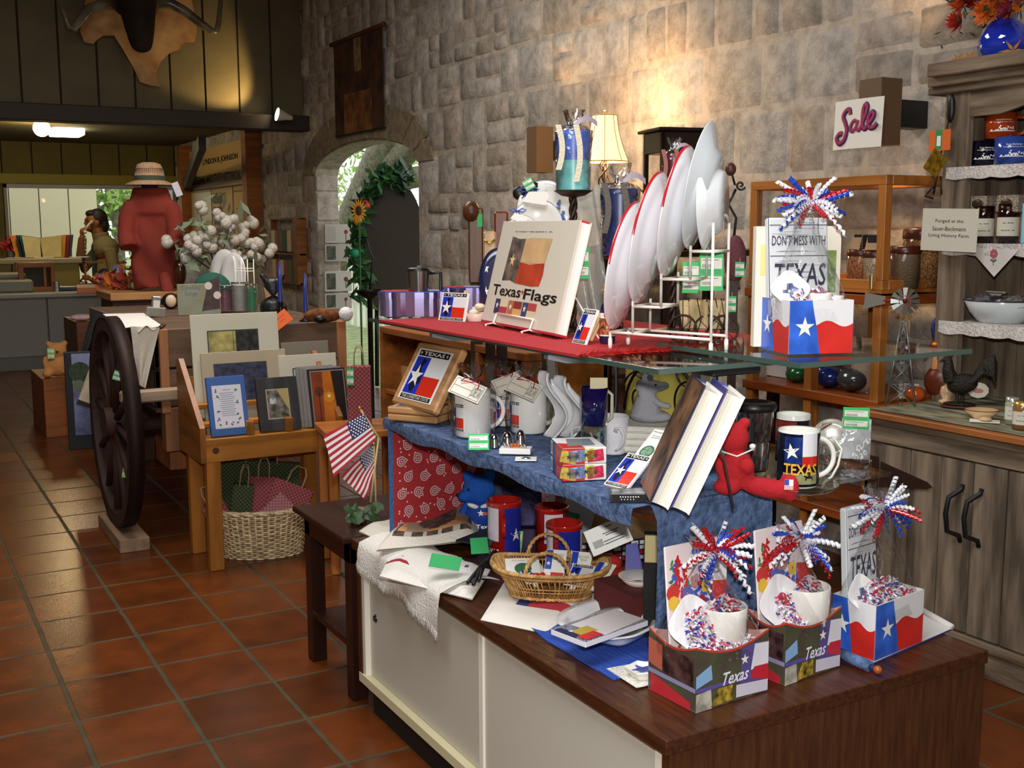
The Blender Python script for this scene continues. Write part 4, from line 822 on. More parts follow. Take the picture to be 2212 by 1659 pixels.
# cellophane wrapped mugs with tags
def wrapmug(x,yb,yt,wpx,label,ribx,seed,side=-60):
    p=pl1(x,yb); r=size(wpx,p)/2; h=up(p,yt); T=thing('wrapped_mug',label,'mug',face(p+Vector((0,0,0))),'cellophane wrapped flag mugs')
    def deco(g):
        w=.055; hh=h*.6; g.T=g.T@RZ(side)@TR(0,0,0); T_=g.warp; g.warp=lambda v:T_(Vector((v.x-w/2,v.y+h*.13,v.z))); lonestar(g,w,hh,n=8)
    o=mugpart(T,(0,0,0),r,h,15,deco); g=G(); g.lathe([(.001,h*.93),(r*.9,h*.93)],m('#b82838',.7),20); part('red_tissue',g,o)
    rnd=random.Random(seed); g=G(); g.lathe([(r*1.25,0),(r*1.35,h*.5),(r*1.3,h*.95),(r*.8,h*1.12),(r*.25,h*1.22),(r*.6,h*1.42),(r*.8,h*1.55)],CEL,22)
    for q in range(len(g.v)):
        g.v[q]+=Vector((rnd.uniform(-1,1),rnd.uniform(-1,1),0))*r*(.05 if g.v[q].z<h else .2)
    part('cellophane',g,T)
    g=G(); tw=.085; g.at(TR(0,-r*1.1,h*1.22)@RX(48)@RZ(-28 if seed%2 else 24)); g.box(-tw/2,-.055,-.001,tw/2,0,0,m('#e4dfd0',.7))
    for (x0,y0,x1,y1) in ((-.9,-.1,.9,-.12),(-.9,-.92,.9,-.94),(-.9,-.94,-.88,-.1),(.88,-.94,.9,-.1),(.28,-.94,.3,-.1),(-.9,-.5,.3,-.52)): g.rect(x0*tw/2,y0*.055,x1*tw/2,y1*.055,INK,.0008) if x0<x1 else None
    g.text('LONE STAR',.59*tw/2,-.028,.022,.03,INK,.001); g.at(); part('paper_tag',g,T)
    g=G(); g.tube([(0,-r*.3,h*1.22),(-.015,-r*1.2,h*1.32),(-.03,-r*1.3,h*1.25),(0,-r*1.15,h*1.2),(.02,-r*1.3,h*1.3),(.01,-r*1.5,h*1.0)],.0016,m('#b81c2a',.25,.3),5); part('red_ribbon',g,T); return T
wrapmug(1022,940,840,78,'cellophane wrapped flag mug nearest the oak plaques',0,1); wrapmug(1092,916,826,66,'wrapped flag mug standing behind the other two wrapped mugs',0,2,-20); wrapmug(1142,932,836,78,'cellophane wrapped flag mug beside the white ceramic dishes',0,3)
tagcard(1012,1056,936,972,dist(pl1(1036,975)),'light green ticket lying before the first wrapped mug',lean=-25)
tagcard(1054,1080,860,912,dist(pl1(1070,915)),'lime green ticket behind the first wrapped mug',TAGL,8); tagcard(1176,1192,850,902,dist(pl1(1186,905)),'lime green ticket behind the third wrapped mug',TAGL)
# chrome trinkets
for i,(x,y,r,h,lab) in enumerate(((1068,965,11,28,'chrome bell beside the green ticket on the denim runner'),(1096,962,13,30,'middle chrome bell on the denim runner'),(1124,958,12,30,'chrome bell beside the white ceramic dishes'))):
    p=pl1(x,y); k=size(1,p); g=G(); g.lathe([(r*k*1.1,0),(r*k,.006),(r*k*.9,h*k*.6),(r*k*.5,h*k*.95),(.001,h*k)],CHROME,20); solo('chrome_bell',g,lab,'bell',TR(*p),'chrome bells')
p=pl1(1112,978); g=G(); g.bbox(0,-.02,0,.075,.02,.013,WH,.001); T=thing('bracelet_box','small white box holding an amber glass bracelet','box',face(p,-8)@TR(-.035,0,0)); part('box',g,T); g=G(); rnd=random.Random(3)
for i in range(7): g.ell((.012+.008*i,rnd.uniform(-.005,.005),.018),.005,m('#b85a1c',.15) if i in(2,3,4) else CHROME,8,6)
part('beads',g,T)
g=G(); g.bbox(0,0,0,.05,.045,.0015,WH,.0005); g.ell((.025,.02,.003),(.012,.008,.003),CHROME,8,5); solo('earring_card',g,'white card with a silver charm lying beside the playing card boxes','card',basis(pl1(1112,996),(.8,-.5,0),(.5,.8,0)))
# pair of Texas shaped white dishes standing on edge
for i,(x0,x1,yb,yt,dx,lab) in enumerate(((1160,1215,945,805,0,'front white ceramic Texas shaped dish standing on edge'),(1196,1250,945,815,.03,'rear white ceramic Texas shaped dish standing on edge'))):
    p=pl1(x0+22,yb); H=up(p,yt); g=G(); k=m('#e9e9ec',.2,coat=.4); prof=[(0,.0),(-.02,.2),(.01,.42),(.04,.6),(.02,.8),(.045,1.0)]; W=.085
    def f(u,v,th=0):
        c=math.sin(PI*v)**.6 if 0<v<1 else .0; return ((u-.5)*W*(.5+.6*c)*.0+ (.16*H*v*.6+.03*math.sin(v*5))+ (.012*math.cos((u-.5)*PI)+th),(u-.5)*W*(1.1-.7*abs(v-.45)),v*H)
    g.sheet(lambda u,v:f(u,v),10,16,k); g.sheet(lambda u,v:f(u,v,.006),10,16,k); g.tube([f(0,v,.003) for v in np.linspace(0,1,14)]+[f(u,1,.003) for u in np.linspace(0,1,6)]+[f(1,1-v,.003) for v in np.linspace(0,1,14)]+[f(1-u,0,.003) for u in np.linspace(0,1,6)],.0035,k,6)
    g.tube([f(.5,v,.014) for v in np.linspace(.1,.9,10)],lambda t:.010*math.sin(PI*t)+.003,k,8)
    solo('ceramic_dish',g,lab,'dish',face(p,18 if i==0 else 24),'white ceramic Texas dishes')
g=G(); p=pl1(1218,900)+Vector((.03,.1,0)); hh=up(p,770); g.bbox(0,-.004,hh*.62,.022,.004,hh,WH,.003); g.bbox(.004,-.003,0,.01,.003,hh*.65,WH,.001); solo('white_ornament',g,'tall narrow white ornament behind the ceramic dishes','ornament',face(p)@RY(-6))
# navy tumbler with a card, glass mug under it
p=standat(1283,2.62,ZL); r=size(28,p); h0=up(p,918); h1=up(p,836); g=G(); g.lathe([(.001,0),(r*.95,0),(r,.01),(r,h0),(r*.97,h0),(r*.95,.012),(.001,.012)],GLASS,24); T=thing('glass_mug','clear glass mug with a handle under the navy tumbler','mug',face(p)); part('body',g,T); g=G(); g.tube([(-r,0,h0*.95),(-r*1.7,0,h0*.9),(-r*1.7,0,h0*.2),(-r,0,h0*.1)],.004,m('#c8d0d4',.05,alpha=.6),8); part('handle',g,T)
p2_=p+Vector((0,0,h0+.001)); g=G(); k=m('#15104c',.06,spec=.9,coat=.6); hh=up(p2_,836); g.lathe([(.001,0),(r*1.0,0),(r*1.04,hh),(r*1.0,hh),(r*.95,.006)],k,28); T=thing('navy_tumbler','glossy navy blue glass mug with a cream card standing in it','mug',face(p2_)); part('body',g,T)
g=G(); g.tube([(r,0,hh*.9),(r*1.35,0,hh*.8),(r*1.35,0,hh*.2),(r,0,hh*.1)],.004,m('#c8c0a8',.2),8); part('handle',g,T); g=G(); g.box(-.01,-.002,hh*.9,.03,.0,hh*1.25,m('#d8cfa8',.7)); g.disc(0,0,.01,TAGG,0); part('card',g,T)
# white bluebonnet mug
p=pl1(1325,978); r=size(33,p); h=up(p,897); T=thing('bluebonnet_mug','tall white footed mug with a blue flower print and scroll handle','mug',face(p,0)); g=G(); k=m('#ecebf0',.12,coat=.6)
g.lathe([(.001,0),(r*.78,0),(r*.8,.005),(r*.72,.012),(r*.86,h*.35),(r*1.0,h),(r*.96,h),(r*.8,h*.4),(.001,.02)],k,30); part('body',g,T)
g=G(); g.warp=lambda v:Vector((r*.95*math.sin(v.x/r),-r*(.875+.13*v.y/h)*math.cos(v.x/r)-v.z,v.y))
rnd=random.Random(6)
for i in range(26): g.disc(-.9*r+rnd.uniform(-.18,.18)*r,h*(.42+rnd.uniform(-.16,.2)),r*.07,m('#3450b8',.4),.002,6)
for s_ in (0,): g.at(); [g.disc(-.35*r+.06*r*math.sin(i*1.3),h*(.2+.05*i),r*.025,m('#4a5068',.4),.002,5) for i in range(11)]
g.warp=None; part('flower_print',g,T)
g=G(); g.tube([(r*.2,-r*.9,h*.62),(r*.05,-r*1.1,h*.66),(r*.1,-r*1.3,h*.74),(r*.4,-r*1.4,h*.76),(r*.62,-r*1.35,h*.6),(r*.6,-r*1.2,h*.35),(r*.35,-r*1.0,h*.18),(r*.15,-r*.8,h*.12)],r*.09,k,8); part('handle',g,T)
# armadillo plush on folded towels
p=standat(1405,2.72,ZL); tw=m('#e6e2d8',.95,bump=.4,bs=80)
hh=up(p,912)/4
for i in range(4):
    g=G(); g.bbox(-.13+.004*i,-.07,i*hh,.26,.09,(i+1)*hh-.001,tw,hh*.45); solo('folded_towel',g,['bottom','second','third','top'][i]+' folded white towel of the stack under the armadillo','towel',face(p,-8),'folded white towels')
pa_=p+Vector((0,0,4*hh)); s_=size(100,pa_)/100; A_=up(pa_,810)/102
g=G(); gy=m('#9a9aa0',.95,bump=.35,bs=60); dk=m('#55535a',.9)
def E(x,z,rx_,rz,y=0,ry=None,rot=0): g.ell(((x)*A_,y*A_,z*A_),(rx_*A_,(ry or rx_)*A_,rz*A_),gy,16,10,RY(rot))
E(-2,14,44,15,0,26); E(-10,30,30,22,0,24)
for i in range(5): E(-22+i*2,16+i*9,24-i,6.5,0,26-i)
E(-8,52,20,26,0,20); E(-14,76,20,20,0,17); E(8,78,22,13,0,12,10); E(26,80,12,8,0,8); E(10,48,8,8,-12); E(20,42,18,7,-16,8,22); E(34,38,9,7,-16); E(20,14,24,11,-12,13); E(-12,98,9,10,-10,4); E(-2,98,8,10,8,4); E(-16,64,12,12,-12,8)
me=g.fused(.0028,3,None,'armadillo'); T=thing('plush_armadillo','grey plush armadillo sitting sideways on folded white towels','plush toy',face(pa_)); part('body',me,T)
g=G(); g.ell((-3*A_,-14*A_,98*A_),(6*A_,3*A_,7*A_),dk,10,8); part('inner_ear',g,T); g=G(); g.ell((9*A_,-11.5*A_,82*A_),2.4*A_,BK,10,8); part('eye',g,T); g=G(); g.tube([(14*A_,-12*A_,74*A_),(22*A_,-11*A_,70*A_),(34*A_,-7*A_,74*A_),(37*A_,-3*A_,78*A_)],.6*A_,BK,4); part('mouth',g,T)
# two boxes of playing cards
F_=pl1(1216,1040); Lf=pl1(1143,1012); Rt=pl1(1310,1036); u=(Rt-F_); W=u.length; u.normalize(); dv=Vector((-u.y,u.x,0)); dv=dv if dv.y>0 or dv.x<0 else -dv; dv=(Lf-F_); DD=min(.12,dv.length); M_=basis(F_,u,dv); hh=up(F_,970)/2
for i in range(2):
    T=thing('card_box',['lower','upper'][i]+' red white and blue box of Texas playing cards in the stack of two','box',M_@TR(0,0,i*(hh+.001)),'playing card boxes'); rb=m('#c8281c',.4)
    g=G(); g.bbox(0,0,0,W,DD,hh,m('#e4e0dc',.45),.0015); g.box(-.0005,-.0005,.001,W*.5,0,hh-.001,rb)
    g.at(RX(90)); g.flat([(0,.0),(W*.5,0),(W*.5,hh*.98),(0,hh*.98)],rb,.001); 
    for (x,y,cc) in ((.13,.45,'#b8a040'),(.32,.5,'#7c96d8'),(.52,.55,'#c8c040'),(.74,.5,'#c8284c')): g.at(RX(90)@TR(W*x,hh*y,.0016)@RZ(-12 if x<.3 else 6)); g.rect(-.018,-hh*.36,.018,hh*.36,m(cc,.4,var=.4,vs_=90)); g.star(0,0,hh*.2,m('#3a3a4a',.4),.0005)
    g.at(TR(0,DD,0)@RZ(-90)@RX(90)); g.rect(0,0,DD*.42,hh,m('#22408c',.4),.001); g.rect(DD*.42,0,DD,hh,rb,.001); g.rect(DD*.03,hh*.08,DD*.2,hh*.92,WH,.002)
    for k in range(6): g.rect(DD*(.06+.02*k),hh*.2,DD*(.07+.02*k),hh*.8,INK,.0024)
    for k in range(5): g.rect(DD*.55,hh*(.3+.09*k),DD*.9,hh*(.33+.09*k),m('#e8a8a0',.5),.0016)
    part('carton',g,T)
    if i: 
        g=G(); g.flat([(W*.15,DD*.15),(W*.8,DD*.2),(W*.85,DD*.8),(W*.3,DD*.85)],m('#8c9aa0',.06,alpha=.8),hh+.0008); g.flat([(0,0),(W*.5,0),(W*.45,DD*.3),(0,DD*.5)],rb,hh+.0005); part('window',g,T)
# message clip with card
M_,w_,h_=board((1306,1048),(1352,1060),(1353,977),ZL)
T=clip((1304,1046),(1354,1058),(1358,978),ZL,'Texas flag message clip lying slanted before the thick books',back=False)
g=G(); q=w_; g.bbox(w_*.1,h_*.55,-.012,w_*.9,h_*2.05,-.010,m('#efeee8',.6),.0005); g.at(TR(0,0,-.0095)); g.disc(w_*.5,h_*1.3,w_*.28,m('#3c6c4c',.5),.0); g.disc(w_*.5,h_*1.3,w_*.22,m('#7c9c84',.5,var=.4,vs_=200),.0003); g.text('Message Clip',w_*.5,h_*1.95,w_*.66,h_*.07,INKG,.0004); g.text('for notes, bills\nand mementos',w_*.5,h_*1.8,w_*.5,h_*.11,INKG,.0004); g.at(); part('backing_card',g,T)
# cassette case
p=pl1(1318,1085); g=G(); g.bbox(0,0,0,.085,.05,.017,m('#3a3c40',.1,alpha=.85),.001); g.box(.004,.004,.0172,.08,.04,.018,m('#8c8c8c',.4,var=.6,vs_=60)); g.at(RX(90)); g.rect(.004,.002,.08,.015,BK,.0005); [g.disc(.02+.005*i,.011,.0014,WH,.001,8) for i in range(8)]; [g.disc(.022+.006*i,.006,.0011,WH,.001,8) for i in range(5)]; solo('cassette_case',g,'clear cassette case lying flat at the foot of the thick books','cassette',basis(p,(.85,-.5,0),(.5,.85,0)))
# two thick books in a stand, page edges toward the viewer
ZB=ZL+.006
A1=wz(1402,1082,ZB); 
BK0=wz(1470,1100,ZB)
def bookedge(bl,br,tl,label,top,cov,jk):
    a=CAM+ray(*bl)*dist(BK0); W=(CAM+ray(*br)*dist(BK0)-a).length; H=(CAM+ray(*tl)*dist(BK0)-a).length; M_=face(a,7)@RY(24)@RX(90)
    T=thing('thick_book',label,'book',M_,'thick books leaning in a stand'); Dp=.16; c=.003
    g=G(); g.box(0,-.001,-Dp,c,H+.002,.003,cov); g.box(W-c,-.001,-Dp,W,H+.002,.003,m('#e8e6e0',.5)); g.box(0,0,-Dp-.003,W,H,-Dp,cov)
    g.add([],[],cov); part('cover',g,T)
    g=G(); g.sheet(lambda s,t:(c+s*(W-2*c),t*(H-.004),-.006*math.sin(PI*s)-.002),8,1,m('#f4f0e2',.8,bump=.6,bs=10,stretch=(40,.2,1))); g.box(c,.0,-Dp,W-c,H-.004,-.008,m('#eeeade',.8)); g.sheet(lambda s,t:(c+s*(W-2*c),H-.0038,-Dp+t*(Dp-.006*math.sin(PI*s)-.002)),8,1,m('#c8c2b4',.8)); part('pages',g,T)
    g=G(); 
    g.at(TR(-.0006,0,-Dp)@RY(-90)@RZ(0)); g.rect(0,0,Dp,H,jk,0); g.at(TR(0,0,0)); part('dust_jacket',g,T); return T,M_,W,H
jk=m('#3c2c26',.35,var=.6,vs_=18,h2='#8c6444'); 
bookedge((1404,1083),(1446,1094),(1519,834),'thick hardcover with a dark western jacket, the first of two leaning together',None,m('#232a50',.4),jk)
bookedge((1449,1094),(1491,1105),(1567,842),'thick hardcover behind the dark jacketed one in the stand',None,m('#4a4688',.4),m('#35307a',.4))
g=G(); p=wz(1585,1098,ZL); q=CAM+ray(1558,960)*dist(p)*.99; g.tube([p,p.lerp(q,.8),q+Vector((-.012,.0,0)),q+Vector((-.04,.03,0))],.0022,m('#6a6468',.3,.7),6); solo('book_stand',g,'grey wire prop holding up the two thick books','stand')
# red bear
p=standat(1590,2.28,ZL); s_=size(100,p)/100; g=G(); rc=m('#b01822',.9,bump=.4,bs=70)
def E2(g,x,z,a,b,y=0,c=None,rot=0,mm=None): g.ell((x*s_,y*s_,z*s_),(a*s_,(c or a)*s_,b*s_),mm or rc,14,9,RY(rot))
E2(g,0,48,38,46,0,32); E2(g,-8,118,34,34,0,30); E2(g,-30,150,13,13); E2(g,14,150,13,13); E2(g,-30,46,14,44,-8,14,-20); E2(g,20,62,18,18,-26,14); E2(g,62,14,58,22,-14,20,8); E2(g,112,16,20,30,-14,16); E2(g,-20,14,30,18,-20,20); E2(g,60,10,50,18,22,18,4); E2(g,108,16,17,28,22,14)
T=thing('plush_bear','red plush bear slumped beside the thick books with a flag patch on its foot','plush toy',face(p)); part('body',g.fused(.0035,3,None,'bear'),T)
g=G(); g.tube([(-34*s_,-22*s_,92*s_),(0,-34*s_,84*s_),(34*s_,-20*s_,98*s_)],2*s_,WH,6); g.ell((32*s_,-20*s_,104*s_),(7*s_,5*s_,6*s_),WH,8,6); part('neck_bow',g,T); g=G(); g.at(TR(100*s_,-33*s_,16*s_)@RX(90)); g.rect(0,0,18*s_,22*s_,WH); g.rect(0,10*s_,9*s_,22*s_,BLU,.001); [g.rect(2*s_+3.4*k*s_,0,3.4*s_+3.4*k*s_,9*s_,RED,.001) for k in range(5)]; part('flag_patch',g,T)
# steel travel mug
p=pl1(1652,1022)+Vector((.0,.04,0)); r=size(42,p); h=up(p,868); T=thing('steel_travel_mug','tall steel travel mug with black lid and handle by the Texas mug','mug',face(p)); st_=m('#9c9794',.16,1)
g=G(); g.lathe([(.001,0),(r*.72,0),(r*.78,.006),(r*.84,h*.42),(r*.8,h*.44),(r*.98,h*.47),(r,h*.9)],st_,32); part('body',g,T); g=G(); g.lathe([(r*1.08,h*.88),(r*1.14,h*.92),(r*1.12,h*.99),(r*1.0,h),(r*.9,h*.97),(.001,h*.965)],BK,32); part('lid',g,T)
g=G(); g.at(RZ(-8)); g.bbox(-r*.28,-r*1.5,h*.45,r*.22,-r*.9,h*.82,BK,.006); part('handle',g,T)
# TEXAS mug on a glass plate, second mug behind
p=pl1(1722,1055); r=size(44,p); h=up(p,935)
g=G(); g.lathe([(.001,.006),(r*1.6,.006),(r*1.95,.014),(r*2,.012),(r*1.6,.0),(.001,0)],film(.2,.03,(.85,.93,.88,1),0),32); solo('glass_plate',g,'round clear glass plate under the Texas mug','plate',TR(*(p-Vector((0,0,.001)))))
def texdeco(g,r=r,h=h):
    w=r*2.9; g.warp_=g.warp; W0=g.warp; g.warp=lambda v:W0(Vector((v.x-w/2-.0,v.y+.004,v.z)))
    g.rect(0,0,w,h*.93,m('#0c0c1c',.2),.0003,24); g.rect(w*.22,h*.4,w*.52,h*.88,m('#14347c',.25,var=.6,vs_=40),.0006,8); g.rect(w*.52,h*.5,w*.8,h*.93,m('#e6e6ee',.2),.0006,8); g.rect(w*.52,h*.36,w*.8,h*.54,m('#c8281e',.2),.0009,8)
    g.star(w*.34,h*.62,r*.42,WH,.0012,100); g.rect(w*.2,h*.05,w*.8,h*.24,m('#b49a5c',.4,var=.5,vs_=50,h2='#8c9a6c'),.0009,10); g.text('TEXAS',w*.5,h*.31,w*.56,h*.2,m('#e0b03c',.4),.0016,bold=.02)
    k=BK; cx=w*.64; cy=h*.12; g.flat([(cx+a*r*.5,cy+b*r*.5) for a,b in ((-.4,0),(-.38,.3),(-.55,.45),(-.45,.55),(-.3,.42),(-.1,.4),(-.08,.8),(.05,.85),(.1,.4),(.35,.35),(.4,0),(.32,0),(.28,.2),(-.25,.2),(-.3,0))],k,.0018)
T=thing('texas_mug','white handled mug printed TEXAS in gold with a horse rider','mug',face(p)@RZ(8)); o=mugpart(T,(0,0,.008),r,h,8,texdeco)
p=pl1(1738,1010)+Vector((.02,.06,0)); r=size(36,p); h=up(p,893); T=thing('dark_print_mug','white lined mug with a dark red print behind the Texas mug','mug',face(p))
mugpart(T,(0,0,0),r,h,None,lambda g:(g.rect(-r*1.6,.004,r*1.6,h*.9,m('#0e0e1c',.2),.0003,16),g.rect(-r*1.5,h*.45,r*.2,h*.88,m('#7c2418',.25,var=.3,vs_=20),.0006,8),g.star(r*1.0,h*.6,r*.3,WH,.0009)))
# leaning plate, bag
p=standat(1795,2.62,ZL); r=size(42,p); g=G(); g.lathe([(.001,0),(r*.7,0),(r,r*.14),(r,r*.16),(r*.7,.004),(.001,.004)],m('#b9b2a4',.2,coat=.4),36)
for k in range(6): g.rod((-.6*r+.06*r*k,.3*r+.05*r*k,.006),(-.45*r+.09*r*k,.75*r,.008),.0012,m('#7c4a2c',.5),4)
solo('stoneware_plate',g,'beige stoneware plate with brown feather marks standing behind the mugs','plate',face(p+Vector((0,0,r*.96)))@RX(76))
T=thing('clear_gift_bag','clear cellophane bag tied with white ribbon behind the Texas mug','bag',face(standat(1822,2.4,ZL))); g=G(); k=size(120,T.matrix_basis.translation); rnd=random.Random(5)
g.sheet(lambda u,v:((u-.5)*k*(.95-.25*math.sin(v*3)*.3),(.035*math.sin(u*PI)*math.sin(PI*min(1,v*1.1)))*(-1)+rnd.uniform(-.002,.002),v*k),14,14,film(.62,.07)); g.sheet(lambda u,v:((u-.5)*k*.95,.03*math.sin(u*PI)+rnd.uniform(-.002,.002),v*k),10,10,film(.45,.07)); part('cellophane',g,T)
g=G(); g.tube([(-.4*k,-.03,k*.75),(-.2*k,-.04,k*.8),(-.05*k,-.045,k*.6),(-.1*k,-.045,k*.3),(-.2*k,-.05,k*.1),(-.32*k,-.05,k*.0),(-.36*k,-.05,-.12*k)],.0028,WH,5); part('white_ribbon',g,T)
p=standat(1845,2.6,ZL); g=G(); g.bbox(-.03,-.01,0,.035,.01,up(p,905),m('#c9ccd0',.5),.001); g.at(TR(-.028,-.0105,up(p,925))@RX(90)); price(g,.058,.05); solo('boxed_ornament',g,'white and green boxed item beside the hutch corner','box',face(p))
# ================= on the cabinet =================
ZC=T0+.001
def pc0(x,y,z=0): return wz(x,y,ZC+z)
# blue mat
g=G(); q=[(1185,1340),(1425,1250),(1440,1440),(1325,1470),(1180,1385),(1130,1345)]; bm=m('#2a50b0',.95,bump=.8,bs=160,stretch=(1,.1,1)); P_=[pc0(*a) for a in q]; g.prism([(a.x,a.y) for a in P_],ZC,ZC+.003,bm); solo('blue_placemat',g,'ribbed blue placemat under the white dishes','mat')
# mound of folded tea towels
def softcloth(name,label,quad,z,hh,mm,fr=False,fold=3,mf=None,seed=1,drop=None,cat='towel',group=None):
    rnd=random.Random(seed); P_=[pc0(*a) for a in quad]; ph=[rnd.uniform(0,6) for _ in range(4)]; g=G()
    def f(u,v):
        p=P_[0].lerp(P_[1],u).lerp(P_[3].lerp(P_[2],u),v); e=min(1,6*min(u,1-u,v,1-v)+.12)
        zz=z+hh*e*(.7+.22*math.sin(u*fold*3+ph[0]+v*2)+.12*math.sin(v*fold*4+ph[1])); q=Vector((p.x,p.y,ZC+zz))
        if drop and v>1-drop[0]: 
            k=(v-1+drop[0])/drop[0]; q.z=ZC+z+hh*.9*(1-k)**.5-drop[1]*k; 
        return q
    g.sheet(f,26,22,mm,mf=mf)
    if not drop: g.sheet(lambda u,v:Vector((f(u,v).x,f(u,v).y,ZC+z)),4,4,mm)
    o=solo(name,g,label,cat,None,group); return o,f
linen=m('#ddd6c8',.95,bump=.4,bs=120); white_t=m('#eae6de',.95,bump=.5,bs=160)
o,f=softcloth('printed_tea_towel','cream printed tea towels heaped at the far corner of the cabinet',[(775,1150),(860,1185),(1010,1105),(925,1098)],.0,.035,linen,seed=4,mf=lambda u,v:m('#39488c',.9) if .35<u<.5 and .3<v<.6 else linen)
def thr(u,v):
    return linen
tk,tb,tc2=m('#2e2a26',.9,var=.4,vs_=40,h2='#6a5040'),m('#c8905c',.9,var=.2,vs_=20),m('#b8b4a8',.9)
def westmf(u,v):
    if u<.1 or u>.93 or v<.08 or v>.94: return linen
    if u<.14 or u>.9 or v<.14 or v>.89: return tk if int((u+v)*60)%3 else tc2
    if .3<u<.72 and .3+.12*math.sin(u*9)<v<.62+.1*math.sin(u*13): return tk
    return tb if math.sin(u*11+v*5)>-.3 else m('#a08468',.9)
o,f=softcloth('western_print_throw','fringed tan throw with a dark horse print folded over the towel heap',[(812,1215),(1035,1190),(1030,1130),(905,1095)],.03,.045,linen,fold=2,seed=7,mf=westmf,cat='throw')
o,f=softcloth('star_print_towel','white towel printed with blue stars and red stripes below the horse throw',[(820,1250),(1020,1300),(1060,1235),(850,1190)],.004,.028,white_t,fold=2,seed=3,mf=lambda u,v:m('#9c2430',.9) if .42<v<.5 and u<.45 or (.3<v<.36 and .5<u<.95) else (m('#3a5490',.9) if .6<v<.7 and int(u*22)%3==0 else white_t))
# fringed edge hanging over the front
g=G(); e0,e1=pc0(800,1195),pc0(1040,1320); rnd=random.Random(8)
def hang(u,v):
    y=2.94-.53*u
    if v<.5: k=v/.5; return Vector((CX0+.15-k*.172,y,ZC+.012+.02*math.sin(PI*k)+.006*math.sin(u*14)*(1-k)))
    k=(v-.5)/.5; return Vector((CX0-.022-.008*math.sin(k*2)-.006*math.sin(u*19)*k,y,ZC+.012-k*(.055+.035*u+.012*math.sin(u*8))))
g.sheet(hang,30,10,white_t); T=solo('fringed_white_towel',g,'white fringed towel hanging over the front edge of the cabinet','towel'); g=G()
for i in range(900):
    u=rnd.random(); p=hang(u,1); q=p+Vector((rnd.uniform(-.006,.001),rnd.uniform(-.006,.006),-rnd.uniform(.012,.026))); g.add([p+Vector((0,.0012,.004)),p-Vector((0,.0012,-.004)),q],[(0,1,2)],white_t)
part('fringe',g,T,kind='stuff')
g=G(); q=[(1002,1230),(1050,1190),(1075,1170),(1095,1180),(1060,1215),(1035,1255),(1028,1240),(1010,1262)]; 
for (x,y) in ((1010,1258),(1022,1262),(1035,1252)):
    g.tube([pc0(1070,1195,.05),pc0(1045,1218,.052),pc0(x,y,.05)],lambda t:.010-.006*t,BK,6)
g.prism([( pc0(*a).x,pc0(*a).y) for a in ((985,1212),(1060,1225),(1085,1180),(1050,1185))],ZC+.055,ZC+.06,BK); solo('black_kitchen_tools',g,'black rubber kitchen tools lying on the towels','utensil')
for (x0,x1,y0,y1,lab,hue,t) in ((1018,1056,1162,1196,'plain green ticket on the horse print throw','#2fa35c',4),(925,992,1200,1228,'ridged green ticket on the star print towel','#2fa35c',-12)):
    p=pc0((x0+x1)/2,y1,.06); w_=size(x1-x0,p); g=G(); g.bbox(-w_/2,-.001,0,w_/2,.001,size(y1-y0,p)*1.25,m(hue,.7),.0005); solo('green_ticket',g,lab,'tag',face(p)@RX(-52)@RY(-t),'plain green tickets')
tagcard(1086,1128,1145,1195,dist(pc0(1105,1210)),'lime green ticket hanging from the nearest Texas mug handle',TAGL,-6)
# flour sack towels under the basket
o,f=softcloth('flour_sack_towel','white flour sack towel with a red star border under the wicker basket',[(1038,1340),(1180,1370),(1330,1270),(1110,1225)],0,.016,m('#e8e2d8',.95,bump=.15,bs=40),fold=1.5,seed=11,mf=lambda u,v:(m('#2c3c78',.9) if .3<u<.45 else m('#c03440',.9)) if .34<v<.45 and .3<u<.95 else m('#e8e2d8',.95,bump=.15,bs=40))
# red mugs
def redmug(x,yb,yt,wp,label,side,seed):
    p=pc0(x,yb); r=size(wp,p)/2; h=up(p,yt); T=thing('flag_mug',label,'mug',face(p),'red rimmed Texas mugs'); rd=m('#b8201a',.15,coat=.5); g=G(); g.lathe([(.001,0),(r*.95,0),(r*.96,h*.93),(r*1.02,h*.95),(r*1.02,h*.985),(r,h),(r*.92,h),(r*.9,.01),(.001,.01)],rd,32); o=part('body',g,T)
    g=G(); g.at(RZ(side)); g.warp=lambda v:Vector(((r*.962+.0005+v.z)*math.sin(v.x/r),-(r*.962+.0005+v.z)*math.cos(v.x/r),v.y))
    g.rect(-r*1.5,h*.35,-r*.35,h*.9,m('#dcd8e4',.2),.0002,10); g.rect(.0,.02*h,r*1.45,h*.9,m('#1e2c98',.2),.0003,12); g.star(r*.75,h*.45,r*.42,WH,.0007); g.text('TEXAS',-r*.9,h*.16,r*1.1,h*.12,WH,.0004,bold=.02); g.rect(r*1.45,.3*h,r*2.6,h*.9,m('#dcd8e4',.2),.0003,10); g.warp=None; part('flag_print',g,o); return T,r,h
T,r,h=redmug(1090,1205,1078,74,'red rimmed Texas mug nearest the blue bear, ticket on its handle',0,1); g=G(); g.tube([(0,-r*.95,h*.78),(0,-r*1.4,h*.72),(0,-r*1.4,h*.5),(0,-r*.95,h*.42)],.005,m('#b8201a',.15,coat=.5),8); part('handle',g,T)
redmug(1192,1205,1092,74,'red rimmed Texas mug behind the basket handle',60,2); redmug(1219,1245,1128,78,'red rimmed Texas mug with blue side in front, above the basket',-20,3)
